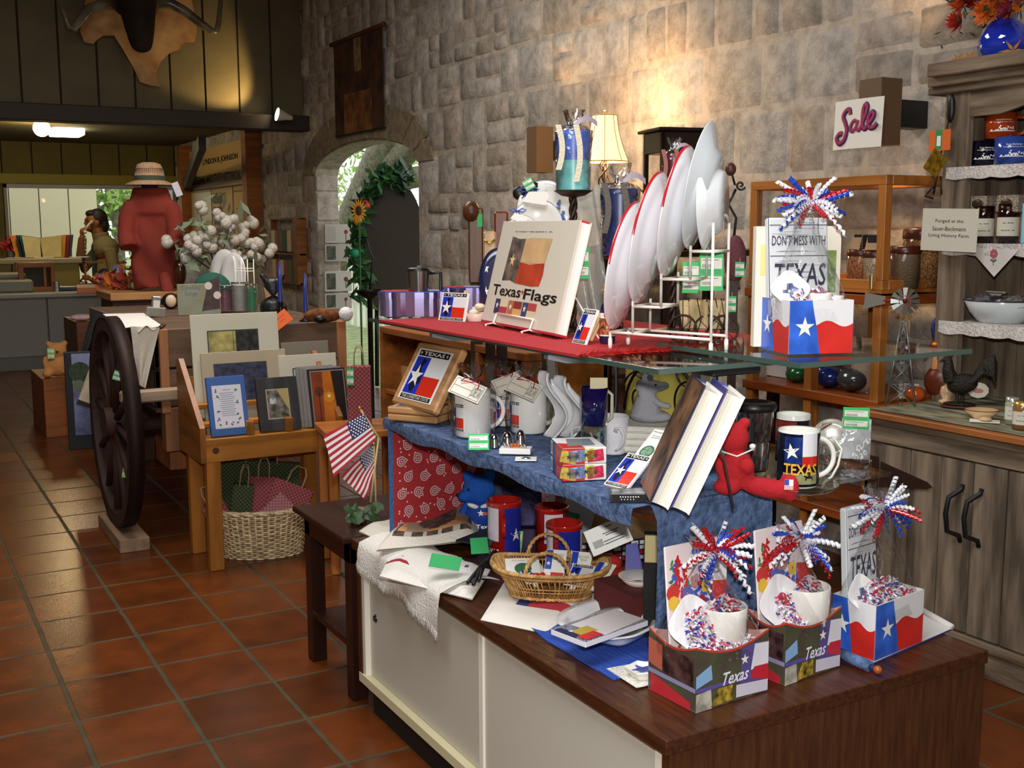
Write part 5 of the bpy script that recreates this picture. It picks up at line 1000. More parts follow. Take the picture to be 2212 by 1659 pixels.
# blue bear
p=pc0(1035,1150); s_=size(100,p)/100; g=G(); bc=m('#1c58b8',.9,bump=.4,bs=70,spec=.3)
E2(g,6,40,44,44,0,34,0,bc); E2(g,0,96,36,32,0,28,0,bc); E2(g,-30,84,16,13,-14,12,0,bc); E2(g,-22,124,13,13,0,8,0,bc); E2(g,22,124,14,13,0,8,0,bc); E2(g,-30,46,14,30,-10,14,25,bc); E2(g,46,40,14,32,-8,14,-25,bc); E2(g,-24,12,26,16,-20,16,0,bc); E2(g,40,12,26,16,-20,16,0,bc)
T=thing('plush_bear','blue plush bear in a blue Texas shirt sitting by the red mugs','plush toy',face(p)); part('body',g.fused(.0032,3,None,'bear'),T)
g=G(); E2(g,6,42,47,40,-2,37,0,m('#0c3fa0',.8)); g.at(TR(4*s_,-37.5*s_,52*s_)@RX(80)); g.star(0,0,8*s_,WH,2*s_); g.rect(4*s_,-4*s_,14*s_,2*s_,RED,2.4*s_); g.text('Texas',8*s_,-28*s_,36*s_,9*s_,WH,6*s_,bold=.02); part('shirt',g,T)
g=G(); E2(g,-44,88,5,4,-18,4,0,BK); part('nose',g,T); g=G(); E2(g,-22,100,3,3,-24,3,0,BK); part('eye',g,T); g=G(); E2(g,-12,66,14,5,-30,4,20,WH); E2(g,14,66,14,5,-30,4,-20,WH); part('neck_bow',g,T)
# wicker basket with message clips
bc_=pc0(1190,1282,.016); Rw=size(128,bc_); rw2=Rw*.62; Hb=.07; wk=m('#c79a5c',.5,var=.35,vs_=60,bump=.3,bs=200); wk2=m('#a87a40',.6,var=.3,vs_=60)
T=thing('wicker_basket','small tan wicker basket with two arched handles full of message clips','basket',face(bc_,-6)); 
def rimpt(a,k=1,z=0): # rounded rectangle with flared ends
    c,s2=math.cos(a),math.sin(a); return Vector((Rw*k*math.copysign(abs(c)**.75,c),rw2*k*math.copysign(abs(s2)**.75,s2),z+.012*abs(c)**3*(z/Hb)))
g=G()
for j in range(3): g.tube([rimpt(a,1+.01*math.sin(a*40+j*2),Hb+.003*math.cos(a*40+j*2)) for a in np.linspace(0,2*PI,121)[:-1]],.0034,wk,5,closed=True)
g.tube([rimpt(a,.97,Hb-.010) for a in np.linspace(0,2*PI,61)[:-1]],.004,wk2,5,closed=True); part('braided_rim',g,T)
g=G()
for i in range(96): a=2*PI*i/96; g.tube([rimpt(a,.66,.0),rimpt(a+.02,.78,Hb*.45),rimpt(a,.98,Hb)],.0019,wk if i%3 else wk2,4)
for z,k in ((.022,.745),(.030,.765)): g.tube([rimpt(a,k+.012*math.sin(a*48),z) for a in np.linspace(0,2*PI,145)[:-1]],.0018,wk,4,closed=True)
part('woven_side',g,T); g=G(); g.flat([rimpt(a,.66,0)[:2] for a in np.linspace(0,2*PI,49)[:-1]],wk2,.002); 
for j in range(2): g.tube([rimpt(a,.68+.01*math.sin(a*36+j*3),.004+.003*math.cos(a*36+j*3)) for a in np.linspace(0,2*PI,109)[:-1]],.003,wk,5,closed=True)
part('woven_base',g,T)
for sg,xc in ((-1,-.02),(1,.06)):
    g=G()
    for j in range(2): g.tube([(Rw*(xc*0+.0)+Rw*.36*math.cos(t)-Rw*.1*(sg>0)+.003*math.cos(t*14+j*PI),sg*(rw2*.92)+.003*math.sin(t*14+j*PI),Hb*.95+.06*math.sin(t)) for t in np.linspace(0,PI,40)],.0032,wk,6)
    part('handle',g,T)
Mb=T.matrix_basis
def inb(x,y,z,rx_,rz,w,h,label,kind):
    M_=Mb@TR(x,y,z)@RZ(rz)@RX(rx_); t=thing('message_clip',label,'clip',M_,'message clips in the wicker basket'); g=G(); g.bbox(0,0,-.004,w,h,0,PAPER,.001)
    if kind=='tile': lonestar(g,w,h)
    elif kind=='card': g.disc(w*.5,h*.45,w*.25,m('#3c6c4c',.5),.0006); g.text('Message Clip',w*.5,h*.86,w*.6,h*.06,INKG,.0006)
    else: g.rect(w*.03,h*.3,w*.34,h*.97,BLU,.0006); g.star(w*.18,h*.5,w*.12,WH,.001); g.rect(w*.34,h*.02,w*.97,h*.2,RED,.0006); g.text('BE A GOOD\nTEXAN',w*.62,h*.75,w*.5,h*.2,INKG,.0006)
    part('tile',g,t)
    if kind!='card': g=G(); g.bbox(w*.3,-.006,-.012,w*.38,h*.85,-.004,WH,.001); g.bbox(w*.42,-.006,-.012,w*.5,h*.85,-.004,WH,.001); part('clothespin',g,t)
inb(-.105,-.03,.045,22,12,.085,.075,'white star edged card with a green seal in the wicker basket','card'); inb(-.055,-.052,.040,14,24,.062,.085,'Texas flag tile clip lying flat across the wicker basket','tile')
inb(-.02,.0,.04,52,-6,.052,.075,'first upright flag motto clip in the wicker basket','motto'); inb(.04,.005,.04,50,-10,.052,.072,'second upright flag motto clip in the wicker basket','motto'); inb(.035,-.04,.038,30,-18,.058,.07,'star clip under the white clothespins in the wicker basket','tile'); inb(.085,-.03,.036,38,-35,.05,.075,'flag clip at the near end of the wicker basket','motto')
# white dishes with a notepad
def platter(quad,z,h,name,label,dep=.03):
    P_=[pc0(*a) for a in quad]; c=sum(P_,Vector())/4; u=(P_[1]-P_[0]).normalized(); W=((P_[1]-P_[0]).length+(P_[2]-P_[3]).length)/2; Dd=((P_[3]-P_[0]).length+(P_[2]-P_[1]).length)/2; g=G(); k=m('#f0eff2',.1,coat=.7); n=48
    def ring(sx,z,wav=0): return [(W/2*sx*math.copysign(abs(math.cos(t))**.55,math.cos(t))*(1+wav*math.cos(4*t)),Dd/2*sx*math.copysign(abs(math.sin(t))**.55,math.sin(t))*(1+wav*math.cos(4*t)),z) for t in np.linspace(0,2*PI,n,endpoint=False)]
    L=[ring(.001,0),ring(.6,0),ring(.72,dep*.35),ring(.8,dep*.8,.04),ring(1,dep,.05),ring(1.0,dep+.004,.05),ring(.8,dep*.8+.005,.04),ring(.68,.01),ring(.001,.006)]; v=[p for r_ in L for p in r_]
    g.add(v,[(j*n+i,j*n+(i+1)%n,(j+1)*n+(i+1)%n,(j+1)*n+i) for j in range(len(L)-1) for i in range(n)],k,True); return solo(name,g,label,'dish',basis(Vector((c.x,c.y,ZC+z)),u,(-u.y,u.x,0)),'white baking dishes')
platter([(1180,1375),(1345,1420),(1425,1340),(1300,1310)],.004,0,'baking_dish','lower white ceramic baking dish on the blue placemat'); platter([(1225,1400),(1370,1440),(1425,1370),(1330,1345)],.014,0,'baking_dish','upper white ceramic baking dish nested on the lower one')
a=pc0(1200,1368,.055); b=pc0(1265,1400,.055); c=pc0(1400,1352,.055); u=(c-b).normalized(); g=G(); W=(c-b).length; Dn=(a-b).length
g.bbox(0,0,0,W,Dn,.012,m('#e8e8f2',.6),.001); nb=m('#2a2c50',.4,var=.8,vs_=300,h2='#a8a8b8'); g.rect(0,0,W,Dn,nb,.0125); g.flat([(W*.3,Dn*.0),(W,Dn*.12),(W,Dn*.95),(W*.25,Dn*.9)],m('#cfc8ca',.5),.013); g.rect(W*.06,Dn*.3,W*.36,Dn*.62,m('#b0983c',.5),.0136); g.rect(W*.04,Dn*.05,W*.3,Dn*.32,m('#c02c30',.5),.014); g.rect(0,Dn*.3,W*.1,Dn*.9,m('#1c2450',.5),.0137); g.star(W*.1,Dn*.6,W*.035,WH,.0146)
solo('notepad',g,'flag print notepad lying on the nested white dishes','notepad',basis(b,u,(a-b)))
g=G(); P_=[pc0(*q_) for q_ in ((1310,1448),(1375,1490),(1440,1475),(1400,1432))]; g.prism([(q_.x,q_.y) for q_ in P_],ZC+.0032,ZC+.0045,m('#dcd8cc',.7,var=.3,vs_=200)); solo('paper_card',g,'speckled card under the small star dish','card')
T=thing('star_dish','small white dish with a blue star pattern on a paper card','dish',TR(*pc0(1388,1462,.005))); g=G(); r=size(38,pc0(1388,1462)); g.lathe([(.001,0),(r*.6,0),(r,.018),(r*.98,.021),(r*.55,.006),(.001,.006)],WH,5,False); g.star(0,0,r*.8,m('#2c4cae',.3),.0165); g.text('TEXAS',0,0,r*.8,r*.25,INK,.018); part('dish',g,T)
p=pc0(1418,1400); g=G(); hh=up(p,1335); g.lathe([(.001,0),(.006,.004),(.013,.03),(.012,.05),(.006,hh*.6),(.005,hh*.8),(.008,hh),(.001,hh)],WH,14); solo('ceramic_spoon',g,'white ceramic spoon standing by the edge of the denim drape','spoon',TR(*p)@RX(8))
# flag neckties, red cloths and gadgets behind the basket
T=thing('flag_necktie','purple blue flag necktie with a white star draped beside the denim','tie',TR(0,0,0)); g=G(); q=[(1346,1290),(1395,1325),(1392,1250),(1372,1180),(1352,1175)]
D_=dist(pc0(1370,1310)); PT=[CAM+ray(x,y)*(D_-.02-(y-1180)*.0003) for x,y in ((1352,1178),(1376,1172),(1388,1230),(1398,1318),(1345,1275),(1350,1230))]; tie=m('#2a2a98',.4,var=.2,vs_=20); n=(PT[1]-PT[0]).cross(PT[3]-PT[0]).normalized()*.005
n=n if n.y<0 else -n; g.add(PT+[p+n for p in PT],[(6,7,8,9,10,11),(5,4,3,2,1,0)]+[(i,(i+1)%6,6+(i+1)%6,6+i) for i in range(6)],tie); part('cloth',g,T); g=G(); cst=sum(PT[2:5],Vector())/3+n*1.3; g.star(0,0,size(18,cst),WH,.001); part('star_motif',g,T,face(cst)@RX(90))
def blob(name,label,x,yb,wpx,hpx,mm,cat,dep=.5,z=0,rot=0,seed=1,group=None,d=None):
    p=pc0(x,yb,z) if d is None else standat(x,d,ZC); k=size(wpx,p)/2; h=size(hpx,p); rnd=random.Random(seed); g=G()
    g.lathe([(k*math.sin(PI*j/10)**.5*(1+.0*j),h*(1-math.cos(PI*j/10))/2) for j in range(11)],mm,20)
    for i in range(len(g.v)): g.v[i]=Vector((g.v[i].x*(1+.12*math.sin(i*.7+seed)),g.v[i].y*dep*(1+.1*math.sin(i*1.1)),g.v[i].z*(1+.08*math.sin(g.v[i].x*60))))
    return solo(name,g,label,cat,face(p,rot),group)
blob('cloth_hat','red cloth hat lying behind the basket',1345,1285,130,60,m('#b4201e',.9,bump=.3,bs=80),'hat',.7,d=2.78)
blob('folded_red_cloth','folded red cloth lying under the flag necktie',1300,1240,90,55,m('#c02420',.9,bump=.3,bs=60),'cloth',.7,d=2.9,seed=3)
p=pc0(1335,1205); T=thing('info_card','white printed card with a barcode propped behind the basket','card',face(CAM+ray(1314,1158)*2.6)@RX(70)@RZ(24)); k=size(75,T.matrix_basis.translation); g=G(); g.bbox(-k*.62,-k*.38,-.001,k*.62,k*.38,0,m('#eef0ea',.6),.0004); 
for j in range(7): g.rect(-k*.5,k*(-.2+.03*j),-k*.2,k*(-.185+.03*j),INK,.0006)
for j,(w0,yy) in enumerate(((.2,.26),(.5,.1),(.36,.04),(.6,-.12),(.6,-.2))): g.rect(-w0*k*.5+k*.12,yy*k,w0*k*.5+k*.12,yy*k+.0022,INKG,.0006)
part('card',g,T)
p=standat(1378,2.62,ZC); r=size(44,p); g=G(); g.lathe([(.001,0),(r*.5,0),(r,r*.5),(r*.98,r*.52),(r*.48,.005),(.001,.005)],WH,30); g.lathe([(r*1.003,r*.47),(r*1.005,r*.5)],RED,30); solo('white_bowl',g,'white red lined bowl in the shadow under the denim shelf','bowl',TR(*(p+Vector((0,0,.08)))))
g=G(); g.box(-.07,-.08,0,.07,.08,.085,m('#5c1c1c',.8)); solo('red_gift_box',g,'dark red box under the white bowl','box',TR(p.x,p.y,ZC))
p=standat(1408,2.5,ZC); hh=up(p,1150); g=G(); g.bbox(-.02,-.01,0,.02,.01,hh,BK,.001); g.box(-.018,-.0115,hh-.065,.018,-.0101,hh-.004,m('#cdbf8c',.4,.3)); solo('gold_label_box',g,'black box with a gold label against the denim drape','box',face(p))
# checked metal notions under the shelf
p=standat(1290,3.1,ZC); g=G(); g.bbox(-.1,-.05,0,.13,.05,.06,m('#1a1a1c',.5),.004)
for i in range(9):
    for j in range(4): g.box(-.095+i*.025,-.052,.004+j*.014,-.075+i*.025,-.0505,.014+j*.014,m('#d8d8e0' if (i+j)%3 else '#b02028',.3))
solo('checked_gift_tin',g,'black and white checked gift tin under the denim shelf','tin',face(p,20)@RX(0))
p=standat(1130,3.45,ZC); T=thing('silver_gift_bag','silver and blue foil gift bag behind the red mugs','bag',face(p)); g=G(); g.bbox(-.07,-.03,0,.06,.03,up(p,1042),m('#38345c',.3,.6,bump=.5,bs=20),.006); part('bag',g,T); 
p=standat(1075,3.5,ZC); g=G(); h=up(p,1040); g.bbox(-.05,-.02,0,.045,.02,h,m('#c8c4f0',.4),.012); solo('lilac_gift_box',g,'pale lilac box behind the blue bear','box',face(p))
p=standat(1050,3.42,ZC); g=G(); h=up(p,1005); g.bbox(-.02,-.02,h*.72,.075,.03,h,m('#2a241c',.6),.004); g.box(-.0,-.0,0,.05,.02,h*.75,m('#2a2a50',.5)); solo('dark_purse',g,'dark brown leather pouch above the blue bear','pouch',face(p)@RY(8))
p=standat(1240,3.3,ZC); g=G(); h=up(p,1045); g.bbox(-.05,-.01,0,.04,.01,h,m('#b9bcc8',.3,bump=.3,bs=30),.002); g.box(-.045,-.0112,h*.2,.0,-.0102,h*.45,m('#2f8c58',.5)); solo('wrapped_album',g,'clear wrapped album leaning under the denim shelf','album',face(p)@RX(-8)@RY(14))
# ---- gift baskets at the near end
def photobox(T,w,d,h):
    g=G(); th=.002; inn=m('#d8a8a0',.6); g.box(-w/2,-d/2,0,w/2,d/2,th,inn)
    def side(M_,ww,k):
        n=12; top=lambda t:h*(1-.17*math.sin(PI*t)) if k==0 else h*(1-.14*math.sin(PI*t)); g.at(M_)
        g.sheet(lambda u,v:(u*ww,v*top(u),0),n,1,m('#6a5c54',.35,var=.5,vs_=26,h2='#50523c'),False); g.sheet(lambda u,v:(u*ww,v*top(u),-th),n,1,inn,False)
        g.sheet(lambda u,v:(u*ww,top(u)-.004*(1-v),.0006),n,1,m('#c8402c',.4),False)
        if k==0:
            g.flat([(0,h*.36),(ww*.22,h*.45),(ww*.2,h*.68),(0,h*.55)],m('#86b0dc',.35),.0006); g.flat([(ww*.6,h*.1),(ww,h*.0),(ww,h*.8),(ww*.78,h*.84),(ww*.62,h*.8)],m('#5a4f8c',.35),.0006); g.flat([(ww*.75,h*.42),(ww,h*.45),(ww,h*.8),(ww*.8,h*.82)],m('#dcdce8',.35,var=.1),.0009); g.flat([(ww*.72,h*.3),(ww,h*.2),(ww,h*.45),(ww*.8,h*.46)],m('#c02838',.35),.001); g.flat([(ww*.55,h*.05),(ww,h*.02),(ww,h*.2),(ww*.55,h*.25)],m('#d0ccdc',.35),.001)
            g.star(ww*.66,h*.62,h*.09,WH,.0014); g.rect(0,h*.3,ww*.75,h*.36,m('#5a52a0',.4),.0012); g.text('Texas',ww*.54,h*.4,ww*.36,h*.2,m('#e6e6f0',.4),.0018,shear=.4,bold=.015); g.flat([(ww*.2,h*.02),(ww*.5,h*.04),(ww*.5,h*.28),(ww*.3,h*.28)],m('#3c4a24',.4,var=.6,vs_=60,h2='#c8a83c'),.0011); g.flat([(0,0),(ww*.22,.0),(ww*.2,h*.3),(0,h*.28)],m('#a8a498',.5,var=.4,vs_=50),.0011)
        else:
            g.flat([(ww*.3,h*.4),(ww*.95,h*.3),(ww*.95,h*.8),(ww*.3,h*.8)],m('#2c1c20',.35,var=.5,vs_=30,h2='#6a4a48'),.0008); g.flat([(ww*.05,0),(ww*.9,0),(ww*.9,h*.12),(ww*.05,h*.3)],m('#b82c34',.4),.0008); g.rect(0,h*.3,ww,h*.37,m('#8c88ac',.3),.001); g.flat([(0,h*.45),(ww*.3,h*.4),(ww*.3,h*.8),(0,h*.85)],m('#b4604c',.4),.0009)
    side(TR(-w/2,-d/2,0)@RX(90),w,0); side(TR(-w/2,d/2,0)@RZ(-90)@RX(90),d,1); side(TR(w/2,-d/2,0)@RZ(90)@RX(90),d,1); side(TR(w/2,d/2,0)@RZ(180)@RX(90),w,0); g.at(); part('photo_carton',g,T)
def flowcard(T,M_,w,h,seed):
    g=G(); g.bbox(0,0,-.006,w,h,0,m('#ecdfe0',.4),.004); rnd=random.Random(seed)
    def stalk(x,y,l,c,n=13,sp=.02):
        for i in range(n): t=i/n; g.at(TR(x+rnd.uniform(-1,1)*w*.09*(1-t*.5),y+l*t,0)@RZ(rnd.uniform(0,360))); g.disc(0,0,w*.05,m(c,.5),.0006+.00005*i,7,w*.022)
    for k in range(7): stalk(w*(.1+.7*rnd.random()),h*(.2+.08*k),h*.2,'#3f5cc4',16)
    stalk(w*.2,h*.45,h*.46,'#c0242c',30); stalk(w*.33,h*.5,h*.3,'#c0242c',20); stalk(w*.42,h*.3,h*.4,'#3c9048',14); stalk(w*.85,h*.35,h*.3,'#3c9048',10); stalk(w*.12,h*.6,h*.3,'#3c9048',8); g.at(); g.disc(w*.1,h*.62,w*.12,m('#c8342c',.5),.0014,10); g.disc(w*.1,h*.54,w*.1,m('#e0b83c',.5),.0016,9)
    for (x,y,c) in ((.52,.68,'#b8848c'),(.72,.62,'#d8b43c'),(.6,.5,'#b82824'),(.36,.6,'#5a64b8')):
        for k in range(5): g.disc(w*x+w*.06*math.cos(k*1.256),h*y+w*.06*math.sin(k*1.256),w*.05,m(c,.5),.002+.0001*k,8)
    g.at(TR(w*.74,h*.42,.0)@RZ(-8)); g.rect(0,0,w*.3,h*.5,m('#e6e4e8',.4),.003); g.rect(0,0,w*.3,h*.24,m('#cc3a34',.4),.0034); g.flat([(0,0),(w*.1,0),(0,h*.24)],m('#5a4ca8',.4),.0038); g.at(); return part('flower_book',g,T,M_)
def wildset(label,pl_,pf,pr,yt_,ybook,ybow,seed):
    T,w,d,h,M_,Mi,rnd=giftset('gift_basket',label,pl_,pf,pr,ZC,yt_,'photo',None,None,seed,'cellophane gift sets'); photobox(T,w,d,h); tr=M_.translation
    bw=size(170,tr)*.9; z0=h*.4; flowcard(T,TR(-bw*.58,d*.12,z0)@RX(84),bw,up(tr,ybook)-z0,seed); squaredish(T,TR(-w*.2,d*.0,h*1.06)@RZ(-12)@RX(58)@RZ(45),size(58,tr),flowmotif)
    r=size(52,tr); mugpart(T,(w*.18,-d*.02,h*.72),r,h*.6,None,lambda g:[g.disc(r*.75+rnd.uniform(-.25,.3)*r,h*(.28+rnd.uniform(-.15,.2)),r*.09,m(rnd.choice(['#c8502c','#d8a83c','#4a4ca8','#5a8c4c']),.4),.0012,6) for _ in range(26)])
    g=G(); shreds(g,-w*.41,w*.41,-d*.38,d*.0,h*.78,.035,800,rnd); shreds(g,-w*.36,w*.42,-d*.2,d*.2,h*.98,.065,560,rnd); shreds(g,w*.0,w*.36,-d*.15,d*.12,h*1.26,.025,220,rnd); part('shredded_paper',g,T,kind='stuff')
    g=G(); curly(g,rnd,(0,-d*.1,up(tr,ybow)),size(88,tr),60); part('curled_ribbon_bow',g,T); cellobag(T,w*1.02,d,h*1.1,up(tr,ybow-35),rnd); return T
wildset('wildflower gift set in a photo printed Texas carton nearest the cabinet corner',(1426,1482),(1502,1541),(1657,1492),1400,1178,1190,21)
wildset('wildflower gift set in a photo printed Texas carton between the other two baskets',(1626,1448),(1694,1482),(1813,1440),1345,1140,1165,22)
T,w,d,h,M_,Mi,rnd=giftset('gift_basket','flag carton gift set with a Texas women book on the cabinet corner by the hutch',(1812,1398),(1888,1427),(1991,1385),ZC+.006,1310,'flag',None,None,3,'cellophane gift sets'); tr=M_.translation
flagbox(w,d,h,T); bw=size(106,tr); woman_book(T,TR(-bw*.6,d*.25,h*.3)@RX(86),bw,up(tr,1098)-h*.3); squaredish(T,TR(-w*.34,d*.02,h*1.04)@RZ(-12)@RX(66)@RZ(45),size(44,tr)*.85,texmotif); mugpart(T,(w*.2,d*.1,h*.72),.024,h*.35)
g=G(); shreds(g,-w*.41,w*.41,-d*.41,d*.3,h*.88,.045,620,rnd); part('shredded_paper',g,T,kind='stuff'); g=G(); curly(g,rnd,(w*.05,0,up(tr,1100)),size(78,tr),56); part('curled_ribbon_bow',g,T); cellobag(T,w,d,h,up(tr,1050),rnd)
# denim roll and flag cloth under the flag carton
g=G(); P_=[pc0(*a) for a in ((1812,1400),(1885,1436),(2055,1362),(1990,1325))]; cl=m('#cfcac8',.9); g.prism([(a.x,a.y) for a in P_],ZC,ZC+.004,cl,m('#26327c',.9)); g.tube([P_[3]+Vector((0,0,.008)),P_[2]+Vector((0,0,.008))],.008,cl,10); solo('rolled_wall_hanging',g,'pale cloth wall hanging with navy edges under the flag carton','cloth')
g=G(); a=pc0(1815,1412,.014); b=pc0(1880,1440,.014); g.tube([a,b],.012,QL,14); b2=pc0(1890,1444,.014); T=solo('denim_scroll',g,'rolled blue denim scroll with a turned wooden knob beside the flag carton','scroll'); g=G(); g.tube([b,b2],.006,m('#1e2450',.8),8); g.ell(pc0(1896,1447,.014),.009,m('#a0501c',.3),12,8); part('wooden_knob',g,T)
# ================= furniture between the shelf and the wall =================
pine=wood('#a8642a',.3,.4,'y',8); pinz=wood('#a8642a',.3,.4,'z',8); pinx=wood('#a8642a',.3,.4,'x',8)
def shelfunit(name,label,P,W,D,levels,H,legs=.035,back=False,mats=(pinx,pinz),rz=0,group=None):
    T=thing(name,label,'shelf',TR(*P)@RZ(rz),group)
    for z in levels: g=G(); g.bbox(0,0,z-.022,W,D,z,mats[0],.002); part('shelf_board',g,T)
    for x in (0,W-legs):
        for y in (0,D-legs): g=G(); g.bbox(x,y,0,x+legs,y+legs,H,mats[1],.002); part('leg',g,T)
    return T
# low bookcase seen under the upper shelf
p=wx(830,720,1.95); T=thing('low_bookcase','honey brown open bookcase seen beneath the red shelf cloth','bookcase',TR(1.95,0,0)); y1=wx(822,860,1.95).y; zt=wx(822,705,1.95).z; y0=3.35
sl=wood('#8a4e18',.35,.45,'y',8)
g=G(); g.bbox(0,y0,zt-.03,.35,y1,zt,sl); part('top_board',g,T)
for z in (zt-.28,.35): g=G(); g.bbox(.01,y0,z-.02,.35,y1,z,sl); part('shelf_board',g,T)
for y in (y0,(y0+y1)/2-.3,y1-.03): g=G(); g.bbox(0,y,0,.35,y+.03,zt-.03,sl); part('side_board',g,T)
g=G(); g.box(.33,y0,0,.35,y1,zt-.03,m('#8c6a2c',.7,var=.3,vs_=3)); part('back_panel',g,T)
for i,(yy,c,w_,h_) in enumerate(((3.7,'#b8342c',.12,.1),(3.95,'#d8c89c',.1,.13),(4.25,'#8c8c84',.14,.09),(4.6,'#c8a468',.12,.1))):
    g=G(); g.bbox(-.04,-w_/2,0,.08,w_/2,h_,m(c,.5,var=.2,vs_=20),.003); solo('boxed_gift',g,['red','cream','grey','tan'][i]+' box standing inside the honey brown bookcase','box',TR(2.08,yy,zt-.28+.0),'boxed gifts in the bookcase')
# wrought iron scroll stand with yellow panel behind the shelf
T=thing('iron_scroll_stand','black wrought iron scroll stand before a yellow panel behind the armadillo','stand',TR(2.3,2.75,0)); g=G()
for y in (0,.55): g.rod((0,y,0),(0,y,1.08),.008,BK)
for z in (.55,1.0): g.rod((0,0,z),(0,.55,z),.008,BK)
for y,s_ in ((.14,1),(.41,-1)):
    for z0 in (.6,.78,.9): g.tube([(0,y+s_*(.005+.01*t)*math.cos(t),z0+.06+(.005+.01*t)*math.sin(t)) for t in np.linspace(0,9,40)],.004,BK,5)
g.tube([(0,.275+.22*math.cos(t),.78+.2*math.sin(t)) for t in np.linspace(0,PI,20)],.006,BK,6); part('scrollwork',g,T); g=G(); g.box(.02,.03,.57,.025,.52,.97,m('#c8bc58',.6,var=.15,vs_=4)); part('yellow_panel',g,T)
# lamp table and lamp
PL=wx(1305,380,3.26); lt=PL.copy()
T=shelfunit('lamp_table','tall dark wooden stand carrying the lit table lamp behind the shelf',(PL.x-.2,PL.y-.25,0),.44,.9,(1.32,.7),1.3,mats=(wood('#3a2014',.3,.4,'y'),wood('#3a2014',.3,.4,'z')))
T=thing('table_lamp','lit bell shaded lamp on a twisted iron stem by the stone wall','lamp',TR(PL.x,PL.y,1.321)); zt=wx(1305,250,PL.x).z-1.32; zb_=wx(1305,350,PL.x).z-1.32; rb=size(104,PL)/2; rt_=size(52,PL)/2
g=G(); n=6; pr=[]
for i in range(9):
    t=i/8; pr.append((rt_+(rb-rt_)*(t**1.9*.75+.25*t),zt+(zb_-zt)*t))
shm=m('#ffdf9c',.7,emit=1.5); g.lathe(pr,shm,24,False); g.lathe([(a-.002,b) for a,b in pr],m('#f0dcae',.8),24,False); part('lamp_shade',g,T)
g=G()
for k in range(8): a=k*PI/4+.2; g.tube([((r+.001)*math.cos(a),(r+.001)*math.sin(a),z) for r,z in pr],.0015,m('#8a6a34',.6),4)
for r,z in (pr[0],pr[-1]): g.tube([(r*math.cos(a),r*math.sin(a),z) for a in np.linspace(0,2*PI,33)[:-1]],.003,m('#c8a060',.6),5,closed=True)
part('shade_trim',g,T); g=G(); g.rod((0,0,zt-.02),(0,0,zt+.012),.003,IRON); g.ell((0,0,zt+.018),.008,IRON,10,8); part('finial',g,T)
g=G(); 
for k in range(4):
    a=k*PI/2; 
    for z0,z1,bw in ((zb_-.16,zb_-.045,.028),(zb_-.055,zb_+.02,.02)): g.tube([(bw*math.sin(PI*t)*math.cos(a+t*2),bw*math.sin(PI*t)*math.sin(a+t*2),z0+(z1-z0)*t) for t in np.linspace(0,1,14)],.0035,IRON,6)
g.rod((0,0,.02),(0,0,zt),.004,IRON); g.lathe([(.001,.02),(.02,.02),(.07,.008),(.075,0),(.001,0)],IRON,24); part('lamp_base',g,T)
g=G(); g.ell((0,0,zb_+.07),(.025,.025,.035),m('#ffe6b8',.4,emit=12)); part('bulb',g,T)
l=lamp('table_lamp_light','POINT',(0,0,0),15,(1,.62,.3),.04); l.parent=T; l.location=(0,0,zt+.05)
l=lamp('table_lamp_light','POINT',(0,0,0),8,(1,.62,.3),.04); l.parent=T; l.location=(0,0,zb_+.0)
# dark wooden lantern
a=wx(1400,300,3.0); T=thing('wooden_lantern','dark wooden lantern cabinet with a flared top behind the plates','lantern',face(Vector((a.x+.06,a.y-.1,1.33)),25)); W=size(96,a); zt=a.z-1.33+.02; dkw=m('#20130e',.35); g=G()
for x in (-W/2,W/2-.02):
    for y in (-W/2,W/2-.02): g.bbox(x,y,0,x+.02,y+.02,zt,dkw)
g.bbox(-W/2,-W/2,zt-.09,W/2,W/2,zt,dkw); g.bbox(-W/2,-W/2,0,W/2,W/2,.03,dkw); g.bbox(-W/2-.02,-W/2-.02,zt,W/2+.02,W/2+.02,zt+.015,dkw); part('frame',g,T); g=G(); g.box(-W/2+.02,-W/2+.008,.03,W/2-.02,-W/2+.012,zt-.09,m('#8c7c30',.2,alpha=.6)); part('glass_panel',g,T)
g=G(); g.bbox(0,0,0,.62,.5,.025,dkw); 
for x in (0,.58):
    for y in (0,.46): g.box(x,y,-1.3,x+.04,y+.04,0,dkw)
solo('dark_plant_stand',g,'dark wooden stand under the lantern by the stone wall','stand',TR(a.x-.18,a.y-.4,1.304))
g=G(); q=wx(1385,400,3.0); rnd=random.Random(4); leafcloud(g,(0,0,.08),.16,160,m('#6c7c2c',.7),rnd,.04); g.cyl(.05,0,.06,m('#5a3a20',.7),14); o=solo('potted_greenery',g,'small pot of yellow green leaves beside the table lamp','plant',TR(q.x,q.y,1.33)); o['kind']='thing'
